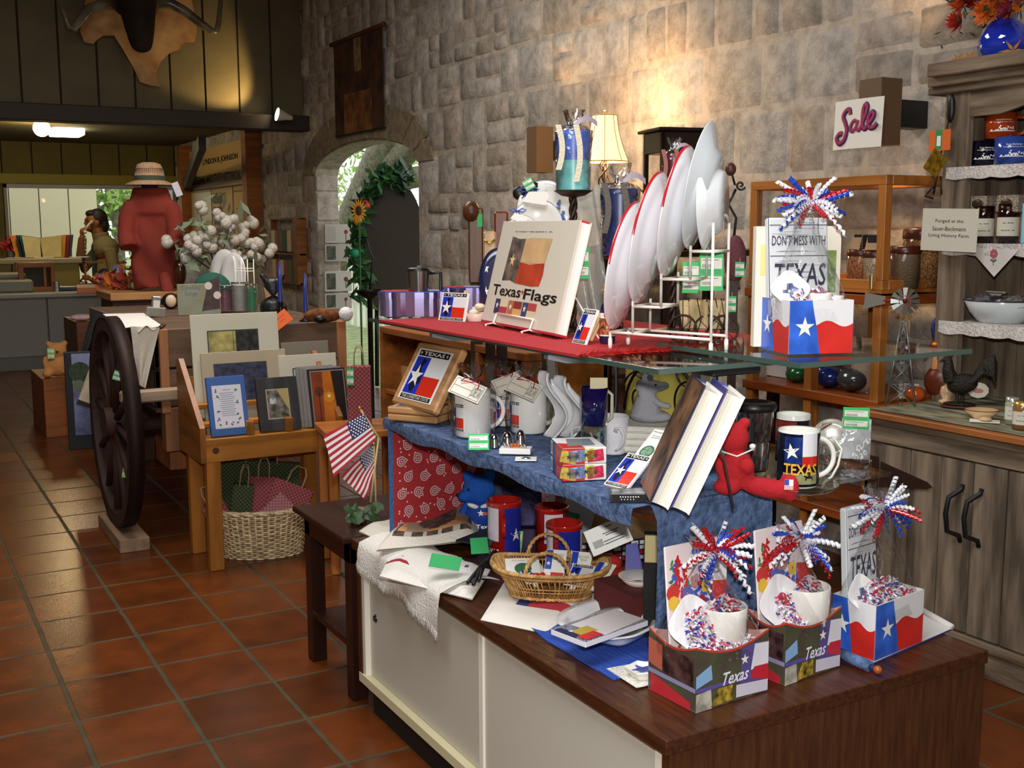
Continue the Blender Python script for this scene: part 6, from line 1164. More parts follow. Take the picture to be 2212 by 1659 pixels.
# brown wooden figures left of the book
for (x0,x1,y0,y1,lab,c,d) in ((1012,1044,450,612,'tall dark wood carving with a green ticket before the stone wall','#5a3010',4.2),(1068,1098,458,640,'dark red wooden frame edge behind the flags book','#6a3018',3.9),(1044,1072,500,628,'tan lit wooden box with a gold rim behind the book','#b89468',3.8)):
    c_=CAM+ray((x0+x1)/2,(y0+y1)/2)*d; w_=size(x1-x0,c_); hh=size(y1-y0,c_); g=G(); g.bbox(-w_/2,-.03,-hh/2,w_/2,.03,hh/2,wood(c,.4,.4,'z',10),.006)
    if '5a30' in c: g.ell((-w_*.3,-.02,hh*.45),(w_*.6,.03,.04),wood(c,.4,.4),10,8); g.box(w_*.1,-.034,hh*.25,w_*.45,-.03,hh*.42,TAGG)
    if 'b894' in c: g.tube([(-w_*.4,-.035,hh*.35),(0,-.04,hh*.3),(w_*.4,-.035,hh*.36)],.004,m('#e8c040',.2,.8),6)
    g.box(-w_/2+.005,-.02,-c_.z+.0,w_/2-.005,.02,-hh/2,m('#3a2414',.6)); solo('wood_carving',g,lab,'ornament',face(c_),'wooden pieces behind the flags book')
# easel hook shape and twigs behind rack
p=CAM+ray(1600,400)*4.1; k=size(60,p)/60; g=G(); g.tube([((-t*1.2)*k*math.cos(t)*1.0,0,(-t*1.2)*k*math.sin(t)) for t in np.linspace(1,9,40)],.004,BK,6); g.tube([(-10*k,0,-8*k),(-25*k,0,-40*k),(-8*k,0,-70*k),(-16*k,0,-160*k)],.005,BK,6); g.rod((-16*k,0,-160*k),(-16*k,0,-p.z),.006,BK); g.ell((-22*k,0,34*k),(12*k,8*k,14*k),m('#5a3428',.4),10,8); g.rod((-22*k,0,34*k),(-12*k,0,0),.004,BK); solo('iron_scroll_hook',g,'black iron stand ending in a curled scroll by the wooden display case','stand',face(p))
p=CAM+ray(1588,560)*3.75; g=G(); g.ell((0,0,0),(size(24,p),.03,size(52,p)),m('#c8949c',.8,var=.8,vs_=150,h2='#6c1c2c')); g.box(-.012,-.012,-p.z,.012,.012,-.03,m('#3a2414',.6)); solo('red_print_bundle',g,'red and white printed cloth bundle on a post behind the plate rack','cloth',face(p)) 
# ================= wooden display case on the wall =================
CXF=3.15; cy0=2.86; cy1=wx(1622,385,CXF).y; zc1=wx(1915,377,CXF).z; zc0=wx(1912,607,CXF).z; zm=wx(1912,640,CXF).z; zl=wx(1900,868,CXF).z; D=.38
cw=wood('#a8682c',.28,.4,'y',8); cwz=wood('#a8682c',.28,.4,'z',8)
T=thing('display_case','honey wood display case with glass panes on tall legs against the stone wall','display case',TR(CXF,cy0,0)); L=cy1-cy0; s_=.035
for z in (zc1,zc0): g=G(); [g.bbox(*q,cw,.002) for q in ((0,0,z-s_,s_,L,z),(D-s_,0,z-s_,D,L,z),(s_,0,z-s_,D-s_,s_,z),(s_,L-s_,z-s_,D-s_,L,z))]; part('rail',g,T)
for x in (0,D-s_):
    for y in (0,L-s_): g=G(); g.bbox(x,y,zc0,x+s_,y+s_,zc1-s_,cwz,.002); part('post',g,T)
g=G(); g.box(0,0,zc0-s_-.012,D,L,zc0-s_,cw); part('case_floor',g,T)
for q in ((.015,s_,zc0,.018,L-s_,zc1-s_),(s_,.015,zc0,D-s_,.018,zc1-s_),(s_,s_,zc1-.008,D-s_,L-s_,zc1-.005)): g=G(); g.box(*q,film(.12,.03,(.96,.95,.93,1),0)); part('glass_pane',g,T)
for x in (.0,D-.04):
    for y in (0,L/2-.02,L-.04): g=G(); g.bbox(x,y,0,x+.04,y+.04,zm,cwz,.002); part('leg',g,T)
for z in (zm,zl,.35): g=G(); g.bbox(-.01,-.01,z-.035,D,L+.01,z,wood('#8c4418',.3,.35,'y',8),.002); part('shelf_board',g,T)
g=G(); g.cyl(.009,zc0-.03,zc0+.02,m('#d8c080',.2,.9),10,cx=-.01,cy=.04); part('latch',g,T)
def jar(x,y,z,r,h,c,c2,label,lidc='#4a1c10',knob=True):
    t=thing('glass_jar',label,'jar',TR(x,y,z),'lidded glass jars in the display case'); g=G(); g.lathe([(.001,.003),(r*.9,.003),(r*.96,h*.85)],m(c,.7,var=.6,vs_=160,h2=c2,bump=.5,bs=150),24); part('contents',g,t)
    g=G(); g.lathe([(r*.95,0),(r,.008),(r,h*.86),(r*.9,h*.9)],film(.25,.04,(1,1,1,1),0),24); part('glass',g,t); g=G(); k=m(lidc,.3); g.lathe([(r*1.02,h*.86),(r*1.04,h*.89),(r*1.02,h*1.02),(r*.9,h*1.05),(.001,h*1.08)],k,24)
    if knob: g.tube([(.014*math.cos(a),0,h*1.1+.014*math.sin(a)) for a in np.linspace(-.3,PI+.3,10)],.002,CHROME,5)
    part('lid',g,t); return t
zj=zc0+.002; zj=zc0-s_+.001
def jat(px_,xx): q=wx(px_,590,xx); return q.y
jar(3.3,jat(1858,3.3),zj,.05,.135,'#b86a34','#d8a070','glass jar of orange grain with a dark red lid in the display case'); jar(3.3,jat(1890,3.3),zj,.046,.13,'#d8cfa8','#f0ead0','glass jar of pale grain beside the corner post of the display case')
jar(3.3,jat(1938,3.26),zj,.055,.15,'#b89878','#6a5a48','glass jar just past the corner post of the display case'); jar(3.42,jat(1985,3.4),zj,.075,.21,'#8c4a1c','#c89458','largest jar of brown beans behind the Forged sign')
for i,(q,lab) in enumerate(((1858,'leaning cream soap card atop the jars in the display case'),(1885,'tilted cream soap card beside the corner post of the case'))):
    y=jat(q,3.3); g=G(); g.bbox(-.03,-.022,0,.03,.022,.05,m('#20202c',.4),.003); g.at(TR(-.036,-.02,-.01)@RY(14+10*i)@RZ(-90)@RX(90)); g.rect(-.045,0,.0,.06,m('#c8a888',.7),.006); g.at(); solo('soap_box',g,lab,'box',TR(3.3,y-.01,zj+.148)@RZ(20*i),'soap boxes on the jar lids')
# things under the case
for i,(q,yy,c,lab,hh) in enumerate(((1720,835,'#1c5a30','green glass piece on the low shelf of the display case',.07),(1790,835,'#1a2c6c','blue glass piece on the low shelf of the display case',.08),(1840,835,'#3a3a3c','grey animal figure on the low shelf of the display case',.09),(1975,850,'#c85a1c','orange striped gourd on the low shelf beside the windmill',.06))):
    y=wx(q,yy,3.25).y; g=G(); g.ell((0,0,hh/2),(hh*.6,hh*.7,hh/2),m(c,.15,spec=.8),14,9); g.ell((0,hh*.5,hh*.75),(hh*.25,hh*.25,hh*.25),m(c,.15,spec=.8),10,7); solo('glass_figurine',g,lab,'ornament',TR(3.25,y,zl+.0015),'small ornaments under the display case')
for i,(q,lab) in enumerate(((1870,'flower printed cream pitcher under the display case'),(1700,'white framed card under the display case'))):
    y=wx(q,720,3.3).y; g=G()
    if i==0: g.lathe([(.001,0),(.05,0),(.055,.03),(.05,.12),(.055,.16),(.05,.16),(.001,.01)],m('#d8c8b4',.4,var=.5,vs_=50,h2='#a8806c'),20); g.box(-.03,-.045,-.0,.03,.045,.002,CREAM)
    else: g.bbox(0,0,0,.01,.12,.16,WH,.002)
    solo('cream_pitcher' if i==0 else 'framed_card',g,lab,'pitcher' if i==0 else 'card',TR(3.3,y,zl+.001+(.0 if i else 0)))
g=G(); g.bbox(0,0,0,.3,.16,.012,wood('#3c1c10',.3,.4)); g.rod((.02,.02,-.18),(.02,.02,0),.006,BK); g.rod((.28,.14,-.18),(.28,.14,0),.006,BK); 
# ================= weathered hutch =================
HX=2.93; HY=2.76; HT=.80; HB=2.98; UXF=3.3
gw=wood('#5f5040',.35,.85,'z',10,'#8c7a66',.5); gwy=wood('#66543f',.35,.85,'y',10,'#8f7c66',.5); gwx=wood('#66543f',.3,.85,'x',7,None,.4)
T=thing('weathered_hutch','weathered grey barn wood hutch with iron handled doors and open shelves','hutch',TR(0,0,0)); ye=.9
g=G(); g.bbox(HX,ye,HT-.022,WX-.01,HY+.01,HT,wood('#9a5c2c',.3,.5,'y'),.003); part('counter_board',g,T)
g=G(); g.sheet(lambda u,v:(HX+.03+u*(WX-.06-HX),ye+v*(HY-.04-ye),HT+.003+.001*math.sin(u*50)),8,20,m('#6b6c50',.95,bump=.6,bs=90,var=.55,vs_=26,h2='#a09c80',stretch=(1,.25,1))); o=solo('woven_runner',g,'green and cream woven runner along the hutch counter','runner')
g=G(); g.bbox(HB,ye,.0,HB+.02,HY-.02,.09,gwy); g.bbox(HB-.012,ye,.09,HB+.02,HY-.02,.12,gwy); g.bbox(HB-.01,ye,HT-.11,HB+.02,HY-.01,HT-.022,gwy); g.bbox(HB-.02,ye,HT-.05,HB+.02,HY,HT-.022,gwy); part('face_rail',g,T)
g=G(); g.bbox(HB+.0,HY-.03,0,WX-.02,HY-.01,HT-.022,gw); part('end_panel',g,T)
st0=wx(1905,1000,HB).y
g=G(); g.bbox(HB,st0,.1,HB+.022,HY-.01,HT-.1,gw,.002); part('stile',g,T)
ds=wx(2100,1100,HB).y; ds2=ds-(st0-ds)
for a,b,hs in ((ds,st0,1),(ds2,ds,-1)):
    g=G(); n=3
    for i in range(n): g.bbox(HB-.004,a+(b-a)*i/n+.0025,.125,HB+.018,a+(b-a)*(i+1)/n-.0025,HT-.115,gw,.003)
    dr_=part('door',g,T); g=G(); y=a+.035 if hs>0 else b-.035
    zh0,zh1=wx(2062,1165,HB).z,wx(2075,1045,HB).z; sg=1
    g.tube([(HB-.004,y,zh1),(HB-.012,y,zh1-.015),(HB-.045,y+.02*sg,zh1-.04),(HB-.05,y+.025*sg,(zh0+zh1)/2),(HB-.045,y+.02*sg,zh0+.035),(HB-.012,y,zh0+.02),(HB-.004,y,zh0)],.008,m('#1a1a1e',.5,.3),8); part('door_handle',g,dr_)
    g=G(); ze=wx(1950,1035,HB).z
    if hs>0: g.at(basis((HB-.006,b,ze),(0,-1,0),(0,0,1))); g.prism([(0,-.045),(.005,.045),(.20,.012),(.22,0),(.20,-.012)],0,.005,m('#3a2118',.6,.4),m('#3a2118',.6,.4)); g.rect(-.05,-.055,-.004,.06,m('#3a2118',.6,.4),.004); part('strap_hinge',g,dr_)
# upper part
zt=wx(2045,205,UXF).z; pw=.105
g=G(); g.bbox(UXF-.02,HY-.13,HT,UXF+.01,HY-.03,zt,gw,.003); part('front_post',g,T); g=G(); g.bbox(UXF,HY-.05,HT,WX-.01,HY-.03,zt,gw); part('side_panel',g,T)
g=G(); n=12
for i in range(n): g.box(WX-.03,ye+(HY-ye)*i/n+.002,HT,WX-.012,ye+(HY-ye)*(i+1)/n-.002,zt,gw)
part('back_boards',g,T)
zs=[wx(2080,362,UXF).z,wx(2075,526,UXF).z,wx(2072,695,UXF).z]
for z in zs: g=G(); g.bbox(UXF-.02,ye,z-.02,WX-.02,HY-.05,z,gwy,.002); part('shelf_board',g,T)
g=G(); 
for dx,dz0,dz1 in ((-.09,.055,.1),(-.06,.025,.055),(-.04,0,.025)): g.bbox(UXF+dx,ye,zt+dz0,WX-.01,HY+.06+dx*.7,zt+dz1,gwy,.004)
part('cornice',g,T)
g=G(); pts=[(0,0),(0,.06)]; yy0=HY-.12; v=[]
n=20
for i in range(n+1):
    t=i/n; y=yy0-t*1.3; d=.085 if t<.12 else .085-.065*min(1,((t-.12)/.2))**.8; v.append((y,zt-d))
g.at(basis((UXF+.0,0,0),(0,-1,0),(0,0,1))); g.prism([(-a,b) for a,b in v]+[(-v[-1][0],zt),(-v[0][0],zt)],0,.018,gwy,gwy); g.at(); part('scalloped_valance',g,T)
# lace edgings
lace=m('#dcd6d0',.95,bump=.9,bs=130,var=.18,vs_=90)
for i,(z,lab) in enumerate(((zs[0],'white lace edging on the top shelf of the hutch'),(zs[2],'white lace edging on the lowest shelf of the hutch'),(zs[1],'white lace edging on the middle shelf of the hutch'))):
    g=G(); n=90; top=z+.0015; g.sheet(lambda u,v:(UXF-.024-.006*math.sin(u*60)*v,HY-.05-u*1.5,top-v*(.05+.008*abs(math.sin(u*50)))*(.75 if i!=1 else .8)),n,3,lace); g.sheet(lambda u,v:(UXF-.022+v*.2,HY-.05-u*1.5,top),20,2,lace); solo('lace_edging',g,lab,'lace','' and None or None,'lace shelf edgings')
g=G(); a_=wx(2105,540,UXF-.027); c1_=wx(2090,536,UXF-.027); q=[wx(2092,535,UXF-.028),wx(2147,598,UXF-.028),wx(2200,540,UXF-.028)]; g.add(q+[v+Vector((.002,0,0)) for v in q],[(0,1,2),(5,4,3),(0,3,4,1),(1,4,5,2)],m('#e2dcd6',.95)); 
c_=wx(2147,548,UXF-.0295); g.at(basis(c_,(0,-1,0),(0,0,1))); 
for k in range(7): g.disc(.009*math.cos(k*.9),.009*math.sin(k*.9),.007,m('#b8606c',.8),.0005+.0001*k,8)
g.rect(-.001,-.04,.001,-.01,m('#4c6048',.8),.0006); g.flat([(0,-.03),(-.014,-.02),(-.004,-.018)],m('#4c6048',.8),.0007); g.flat([(0,-.03),(.014,-.02),(.004,-.018)],m('#4c6048',.8),.0007); solo('embroidered_napkin',g,'white triangular napkin with an embroidered pink flower on the middle hutch shelf','napkin')
# mugs on top shelf
def farmmug(px_,yb,x,r,h,c,label,z,hd=True):
    y=wx(px_,yb,x).y; T=thing('farm_mug',label,'mug',face(Vector((x,y,z)),6),'enamel farm mugs on the hutch'); g=G(); g.lathe([(.001,0),(r,0),(r*1.02,h),(r*.98,h),(r*.95,.01),(.001,.01)],m(c,.12,coat=.6),28); part('body',g,T)
    g=G(); g.warp=lambda v:Vector(((r*1.015+v.z)*math.sin(v.x/r),-(r*1.015+v.z)*math.cos(v.x/r),v.y)); g.text('Sauer-Beckmann',.1*r,h*.72,r*1.0,h*.07,WH,.001); g.text('Living History Farm',.1*r,h*.62,r*1.3,h*.07,WH,.001)
    rnd=random.Random(2); g.rect(-r*.8,h*.26,r*.9,h*.29,WH,.001,6)
    for i in range(16): x0=rnd.uniform(-.75,.8)*r; g.disc(x0,h*(.3+rnd.uniform(0,.12)),r*.07,WH,.001,5)
    g.warp=None; part('farm_print',g,T)
    if hd: g=G(); g.tube([(r,0,h*.85),(r*1.5,0,h*.82),(r*1.65,0,h*.5),(r*1.45,0,h*.2),(r,0,h*.15)],.007,m(c,.12,coat=.6),8); part('handle',g,T)
    return T
mz=zs[0]+.003; hm=wx(2130,305,3.36).z-mz
farmmug(2124,358,3.36,.047,hm,'#0a0a20','black farm mug on the top hutch shelf',mz,False); farmmug(2182,358,3.33,.052,hm*1.04,'#2c4a9c','blue farm mug on the top hutch shelf',mz); farmmug(2160,302,3.36,.050,hm*.98,'#a83c10','orange farm mug stacked on the black and blue ones',mz+hm*1.05)
# beaded boxes and jars on the middle shelf
z=zs[1]+.003; zbx=wx(2100,455,3.36).z
g=G(); g.bbox(-.05,-.35,0,.05,.12,zbx-z-.01,wood('#96704c',.3,.6,'y')); g.box(-.052,-.33,.015,-.0505,-.15,zbx-z-.03,m('#241410',.5)); solo('wooden_crate',g,'low tan wooden crate holding dark jars on the middle hutch shelf','crate',TR(3.4,HY-.2,z)); 
for i in range(2):
    y=wx(2120+62*i,445,3.33).y; g=G(); g.bbox(-.03,-.032-.01*i,0,.03,.032+.01*i,.058,m('#8a7c78',.25,var=.9,vs_=260,h2='#c8b4a0'),.004); g.ell((-.03,0,.03),(.004,.024,.016),m('#3a2c20',.3),12,8); solo('beaded_box',g,['small beaded box by the hutch post above the jars','larger beaded box next to the small one above the jars'][i],'box',TR(3.34,y,zbx-.009),'beaded boxes on the hutch')
def ljar(px_,py_,x,r,h,z,label,c='#1c0c0a',lid='#2a1408',name='jam_jar',txt=None):
    y=wx(px_,py_,x).y; T=thing(name,label,'jar',face(Vector((x,y,z))),'preserve jars on the hutch'); g=G(); g.lathe([(.001,0),(r,0),(r,h*.78),(r*.85,h*.86)],m(c,.08,spec=.8),24); part('glass',g,T); g=G(); g.lathe([(r*.92,h*.84),(r*.92,h),(.001,h)],m(lid,.25,.6),24); part('lid',g,T)
    g=G(); g.lathe([(r*1.015,h*.18),(r*1.015,h*.66)],m('#d2cdbc',.7),24,a0=PI*1.1,a1=PI*1.9); g.warp=lambda v:Vector(((r*1.03+v.z)*math.sin(v.x/r),-(r*1.03+v.z)*math.cos(v.x/r),v.y)); g.text('~ ~~\n~~~ ~',0,h*.42,r*1.2,h*.22,INK,0); g.warp=None; part('label',g,T)
ljar(2124,515,3.33,.034,.125,z,'dark jam jar by the post on the middle hutch shelf'); ljar(2176,515,3.33,.036,.13,z,'dark jam jar with a bright lid on the middle hutch shelf'); ljar(2199,515,3.40,.036,.125,z,'dark jam jar behind the blue card on the middle hutch shelf')
g=G(); a=wx(2197,540,3.27); g.bbox(-.001,-.09,0,.001,0,.13,m('#6cb4cc',.6),.0005); g.box(-.0016,-.086,.004,-.0011,-.004,.126,m('#88c8dc',.6)); solo('blue_card',g,'sky blue card standing on the middle hutch shelf edge','card',TR(3.285,a.y,z))
# forged sign
a=wx(1988,540,3.2); b=wx(2108,546,3.2); c=wx(1993,450,3.2); W=a.y-b.y; H=c.z-a.z; g=G(); g.bbox(0,0,-.002,W,H,0,m('#cdc8b8',.8,bump=.1,bs=200),.0005); 
for i,t in enumerate(('Forged at the','Sauer-Beckmann','Living History Farm')): g.text(t,W*.5,H*(.7-.17*i),W*(.5,.6,.72)[i],H*.1,INK,.0008)
solo('forged_sign',g,'cream card reading Forged at the farm hung on the hutch post','sign',basis(a,(b-a),(0,0,1)))
# knife, tags hanging at post
T=thing('forged_fork','forged iron fork hanging from the hutch post with orange and gold tags','fork',TR(UXF-.05,wx(2045,300,UXF-.05).y,0)); zz=lambda y:wx(2045,y,UXF-.05).z
yy=lambda x:wx(x,300,UXF-.05).y-T.matrix_basis.translation.y
g=G(); g.tube([(0,yy(2052),zz(212)),(0,yy(2044),zz(280)),(0,yy(2032),zz(340)),(0,yy(2022),zz(400)),(-.01,yy(2014),zz(415)),(-.01,yy(2008),zz(422)),(0,yy(2022),zz(428))],.004,IRON,6); g.tube([(0,yy(2030),zz(360)),(0,yy(2022),zz(418))],.004,IRON,6); g.tube([(0,yy(2036),zz(380)),(0,yy(2040),zz(420))],.003,IRON,5); part('fork',g,T)
g=G(); g.ell((-.004,yy(2052),zz(235)),(.012,.018,.05),BK,10,8); part('leather_sheath',g,T)
g=G(); y0_,y1_=yy(2013),yy(2059); g.box(-.014,y1_,zz(325),-.012,y0_,zz(280),m('#d8641c',.6)); g.box(-.0145,y1_*.62+y0_*.38,zz(322),-.0141,y1_*.3+y0_*.7,zz(280),m('#2c8c50',.6)); g.box(-.015,y1_*.56+y0_*.44,zz(315),-.0146,y1_*.38+y0_*.62,zz(293),PAPER); part('orange_tag',g,T)
g=G(); g.at(basis((-.016,yy(2030),zz(345)),(0,-1,0),(0,0,1))@RZ(-35)); g.rect(-.03,-.05,.04,.03,m('#c09a34',.25,.8,var=.5,vs_=50),0); g.rect(-.03,-.05,.04,.03,m('#c09a34',.25,.8),-.001); part('gold_tag',g,T)
# enamel bowl shelf
z=zs[2]+.003; y=wx(2155,690,3.36).y; g=G(); r=size(78,Vector((3.36,y,z))); g.lathe([(.001,0),(r*.6,0),(r*.85,.035),(r,.075),(r*.98,.078),(r*.8,.04),(r*.5,.006),(.001,.006)],m('#d8e0e4',.2,coat=.5),36); T=thing('enamel_basin','white enamel basin with a dark rim on the lowest hutch shelf','basin',TR(3.38,y,z)); part('bowl',g,T); g=G(); g.tube([(r*math.cos(a),r*math.sin(a),.077) for a in np.linspace(0,2*PI,49)[:-1]],.0025,m('#1c2030',.3),5,closed=True); part('dark_rim',g,T)
for i,(dx,dy,c,lab) in enumerate(((-.02,.06,'#8c8a8c','silver foil packet at the far end of the enamel basin'),(.0,-.01,'#4a4444','dark crinkled packet in the middle of the enamel basin'),(-.02,-.07,'#9a9894','grey crinkled packet at the near end of the enamel basin'))):
    g=G(); rnd=random.Random(i+3); g.sheet(lambda u,v:(.05*math.cos(u*2*PI)*math.sin(PI*v)+rnd.uniform(-1,1)*.006,.04*math.sin(u*2*PI)*math.sin(PI*v)+rnd.uniform(-1,1)*.006,.03-.03*math.cos(PI*v)+rnd.uniform(-1,1)*.005),14,9,m(c,.2,.5,var=.5,vs_=40),False); solo('foil_packet',g,lab,'packet',TR(3.38+dx,y+dy,z+.035),'foil packets in the basin')
M_=basis(Vector((3.5,wx(2075,640,3.5).y,z)),(0,-1,0),(.25,0,1)); g=G(); w_=.17; h_=size(50,M_.translation)*1.15; g.bbox(0,0,-.004,w_,h_,0,CREAM,.001); 
for q in ((.04,.06,.96,.09),(.04,.91,.96,.94),(.04,.06,.06,.94),(.94,.06,.96,.94)): g.rect(q[0]*w_,q[1]*h_,q[2]*w_,q[3]*h_,INK,.0006)
g.text('~~~ ~ ~~~',w_*.5,h_*.75,w_*.5,h_*.08,INK,.0006); solo('bordered_card',g,'cream card with a black scroll border behind the enamel basin','card',M_)
g=G(); g.tube([(0,.08,.1),(0,-.02,.115),(0,-.12,.105)],.009,m('#4a3a30',.5),8); g.ell((0,.1,.1),(.01,.03,.012),m('#4a3a30',.5),8,6); solo('wooden_ladle',g,'dark wooden ladle resting across the enamel basin','ladle',TR(3.36,y-.03,z-.025))
# counter things: windmill
HZ=HT+.006
def hc(x,y): return wz(x,y,HZ)
T=thing('model_windmill','grey metal toy windmill tower with ladder standing on the hutch counter','model windmill',face(hc(1945,872))); o=T.matrix_basis.translation; k=size(1,o); Hh=up(o,650); mt=m('#8c9490',.35,.7); w0=48*k
g=G()
for sx,sy in ((-1,-1),(1,-1),(1,1),(-1,1)): g.rod((sx*w0*.62,sy*w0*.62,0),(sx*w0*.1,sy*w0*.1,Hh*.8),.0034,mt,6)
for j in range(4):
    z0,z1=Hh*.8*j/4,Hh*.8*(j+1)/4; r0=w0*(.62-.52*j/4); r1=w0*(.62-.52*(j+1)/4)
    for (a,b),(c,d) in (((-1,-1),(1,-1)),((1,-1),(1,1)),((1,1),(-1,1)),((-1,1),(-1,-1))): g.rod((a*r0,b*r0,z0),(c*r1,d*r1,z1),.002,mt,4); g.rod((c*r0,d*r0,z0),(a*r1,b*r1,z1),.002,mt,4); g.rod((a*r1,b*r1,z1),(c*r1,d*r1,z1),.0015,mt,4)
part('lattice_tower',g,T); g=G(); 
for sx in (-1,1): g.rod((sx*4*k,-w0*.5,0),(sx*4*k,-w0*.1,Hh*.75),.0012,mt,4)
for j in range(22): t=j/22; g.rod((-4*k,-w0*.5+w0*.4*t,Hh*.75*t),(4*k,-w0*.5+w0*.4*t,Hh*.75*t),.0009,mt,4)
part('ladder',g,T); g=G(); R0=29*k*1.0
for j in range(12):
    a=j*PI/6; g.at(TR(0,-.02,Hh)@RY(-math.degrees(a))@RX(22)); g.add([(.008,0,-.003),(R0,0,-.009),(R0,0,.009),(.008,0,.004)],[(0,1,2,3)],mt if j!=3 else m('#e8e8e8',.3))
g.at(); g.tube([(R0*.4*math.cos(a),-.02,Hh+R0*.4*math.sin(a)) for a in np.linspace(0,2*PI,25)[:-1]],.0018,RED,5,closed=True); part('fan_wheel',g,T); g=G(); g.rod((0,-.02,Hh),(0,.03,Hh),.003,m('#a01c1c',.4)); g.rod((0,0,Hh),(-44*k,.01,Hh),.003,m('#a01c1c',.4)); g.at(TR(-40*k,.01,Hh)@RX(90)); g.flat([(0,-7*k),(0,9*k),(-42*k,16*k),(-44*k,-20*k)],m('#77756a',.5),0); g.flat([(0,-7*k),(0,9*k),(-42*k,16*k),(-44*k,-20*k)],m('#77756a',.5),-.0015); part('tail_vane',g,T)
p=hc(1962,862); g=G(); g.bbox(-.035,-.002,0,.035,0,.055,m('#e6e6e4',.6),.0005); g.at(TR(0,-.0026,0)@RX(90)); g.text('WINDMILL KIT',0,.042,.06,.009,INK); g.text('DOES NOT COME\nASSEMBLED',0,.017,.06,.016,INK); solo('kit_card',g,'white printed card reading Windmill Kit inside the tower','card',face(p,0)@TR(0,.01,0))
# turkey gourd and iron rooster
p=hc(2020,868)+Vector((.05,.03,0)); T=thing('gourd_turkey','painted gourd turkey with red head and blue feather beside the windmill','ornament',face(p)); k=size(1,p); g=G(); gb=m('#6a2c18',.35); 
g.ell((6*k,0,40*k),(36*k,30*k,38*k),gb,18,12); g.ell((-2*k,-4*k,78*k),(16*k,14*k,34*k),m('#d89058',.4),14,10); g.ell((-4*k,-6*k,96*k),(12*k,11*k,10*k),m('#e8cc90',.4),14,8); part('gourd_body',g,T)
g=G(); rd=m('#b01414',.35); g.ell((-2*k,-4*k,116*k),(19*k,15*k,18*k),rd,14,10); g.ell((6*k,-4*k,128*k),(10*k,8*k,10*k),rd,10,8); g.tube([(-14*k,-12*k,112*k),(-24*k,-14*k,104*k),(-30*k,-12*k,92*k)],lambda t:(6-2*t)*k,rd,8); part('head',g,T); g=G(); g.ell((-12*k,-18*k,122*k),(6*k,3*k,4*k),m('#e0b818',.4),8,6); part('eye',g,T); g=G(); g.tube([(-12*k,0,132*k),(-18*k,0,160*k),(0,0,200*k)],3*k,m('#3a3a8c',.5),6); part('feather',g,T)
g=G(); g.lathe([(.001,0),(16*k,0),(16*k,5*k),(8*k,8*k),(14*k,22*k),(12*k,34*k),(.001,40*k)],m('#d0ac84',.3),18); solo('small_gourd',g,'small tan gourd on a round foot before the turkey','gourd',TR(*hc(2044,870)))
p=hc(2072,880); T=thing('iron_rooster','dark cast iron rooster with a sweeping tail on the hutch counter','figurine',face(p)); k=size(1,p); g=G(); ir=m('#2c2620',.55,.4,bump=.6,bs=120)
g.ell((0,0,8*k),(34*k,20*k,5*k),ir,18,8); 
for sx in (-1,1): g.tube([(sx*5*k,sx*4*k,8*k),(sx*6*k,sx*4*k,34*k)],4*k,ir,8)
g.ell((4*k,0,52*k),(32*k,17*k,22*k),ir,16,10,RY(-12)); g.tube([(-18*k,0,56*k),(-26*k,0,82*k),(-26*k,0,100*k)],lambda t:(16-7*t)*k,ir,10); g.ell((-28*k,0,102*k),(10*k,7*k,9*k),ir,12,8); g.tube([(-36*k,0,102*k),(-46*k,0,97*k)],lambda t:(4-3*t)*k,ir,6); g.tube([(-34*k,0,112*k),(-26*k,0,118*k),(-18*k,0,110*k)],4*k,ir,6)
for j in range(7): g.tube([(22*k,(j-3)*3*k,56*k),(44*k,(j-3)*4*k,(80+j*3)*k),(64*k,(j-3)*3*k,(72+j*7)*k),(70*k,(j-3)*2*k,(52+j*7)*k)],lambda t:(7-4*t)*k,ir,6)
part('body',g.fused(.0025,1,None,'rooster'),T); g=G(); g.ell((0,0,3*k),(40*k,24*k,4*k),m('#5a2018',.6),18,6); part('base',g,T,TR(0,0,-.001))
p=hc(2112,862); g=G(); n=20; g.flat([(p_[0],p_[1]) for p_ in [(.035*math.cos(2*PI*i/n)*(1+.04*(i%2)),.03+.028*math.sin(2*PI*i/n)*(1+.04*(i%2))) for i in range(n)]],m('#d8d0bc',.7),0); g.flat([(.018*math.cos(2*PI*i/n),.028+.009*math.sin(2*PI*i/n)) for i in range(n)],m('#c0786c',.7),.0006); solo('scalloped_card',g,'cream scalloped card with a red stamp behind the cream scoop bowl','card',face(p+Vector((0,0,.002)))@RX(78))
p=hc(2120,905); T=thing('scoop_bowl','cream pottery scoop bowl with a dark red rim on the hutch counter','bowl',face(p)); k=size(1,p); g=G(); cr=m('#d8b88c',.3,coat=.3); g.lathe([(.001,0),(16*k,0),(36*k,20*k),(35*k,21*k),(15*k,3*k),(.001,3*k)],cr,28); g.ell((8*k,-34*k,6*k),(13*k,16*k,5*k),cr,14,8); part('bowl',g,T); g=G(); g.tube([(35.5*k*math.cos(a),35.5*k*math.sin(a),21*k) for a in np.linspace(0,2*PI,37)[:-1]],1*k,m('#6c2018',.4),5,closed=True); part('rim',g,T)
g=G(); g.bbox(-.045,-.03,0,.045,.03,.002,PAPER,.0005); solo('white_price_card',g,'small white card under the cream scoop bowl','card',face(p)@TR(.01,-.045,0))
p=hc(2180,855); T=thing('vine_basket','dark brown vine basket with sparkling glass berries at the hutch shelf','basket',TR(*(p+Vector((.12,.06,0))))); g=G(); k=size(1,p); r=46*k
for j in range(12): g.tube([(r*(1+.02*math.sin(a*26+j*3))*math.cos(a),r*(1+.02*math.sin(a*26+j*3))*math.sin(a),.006+.0078*j) for a in np.linspace(0,2*PI,79)[:-1]],.0042,m('#2c140c',.6),5,closed=True)
part('woven_side',g,T); g=G(); rnd=random.Random(3)
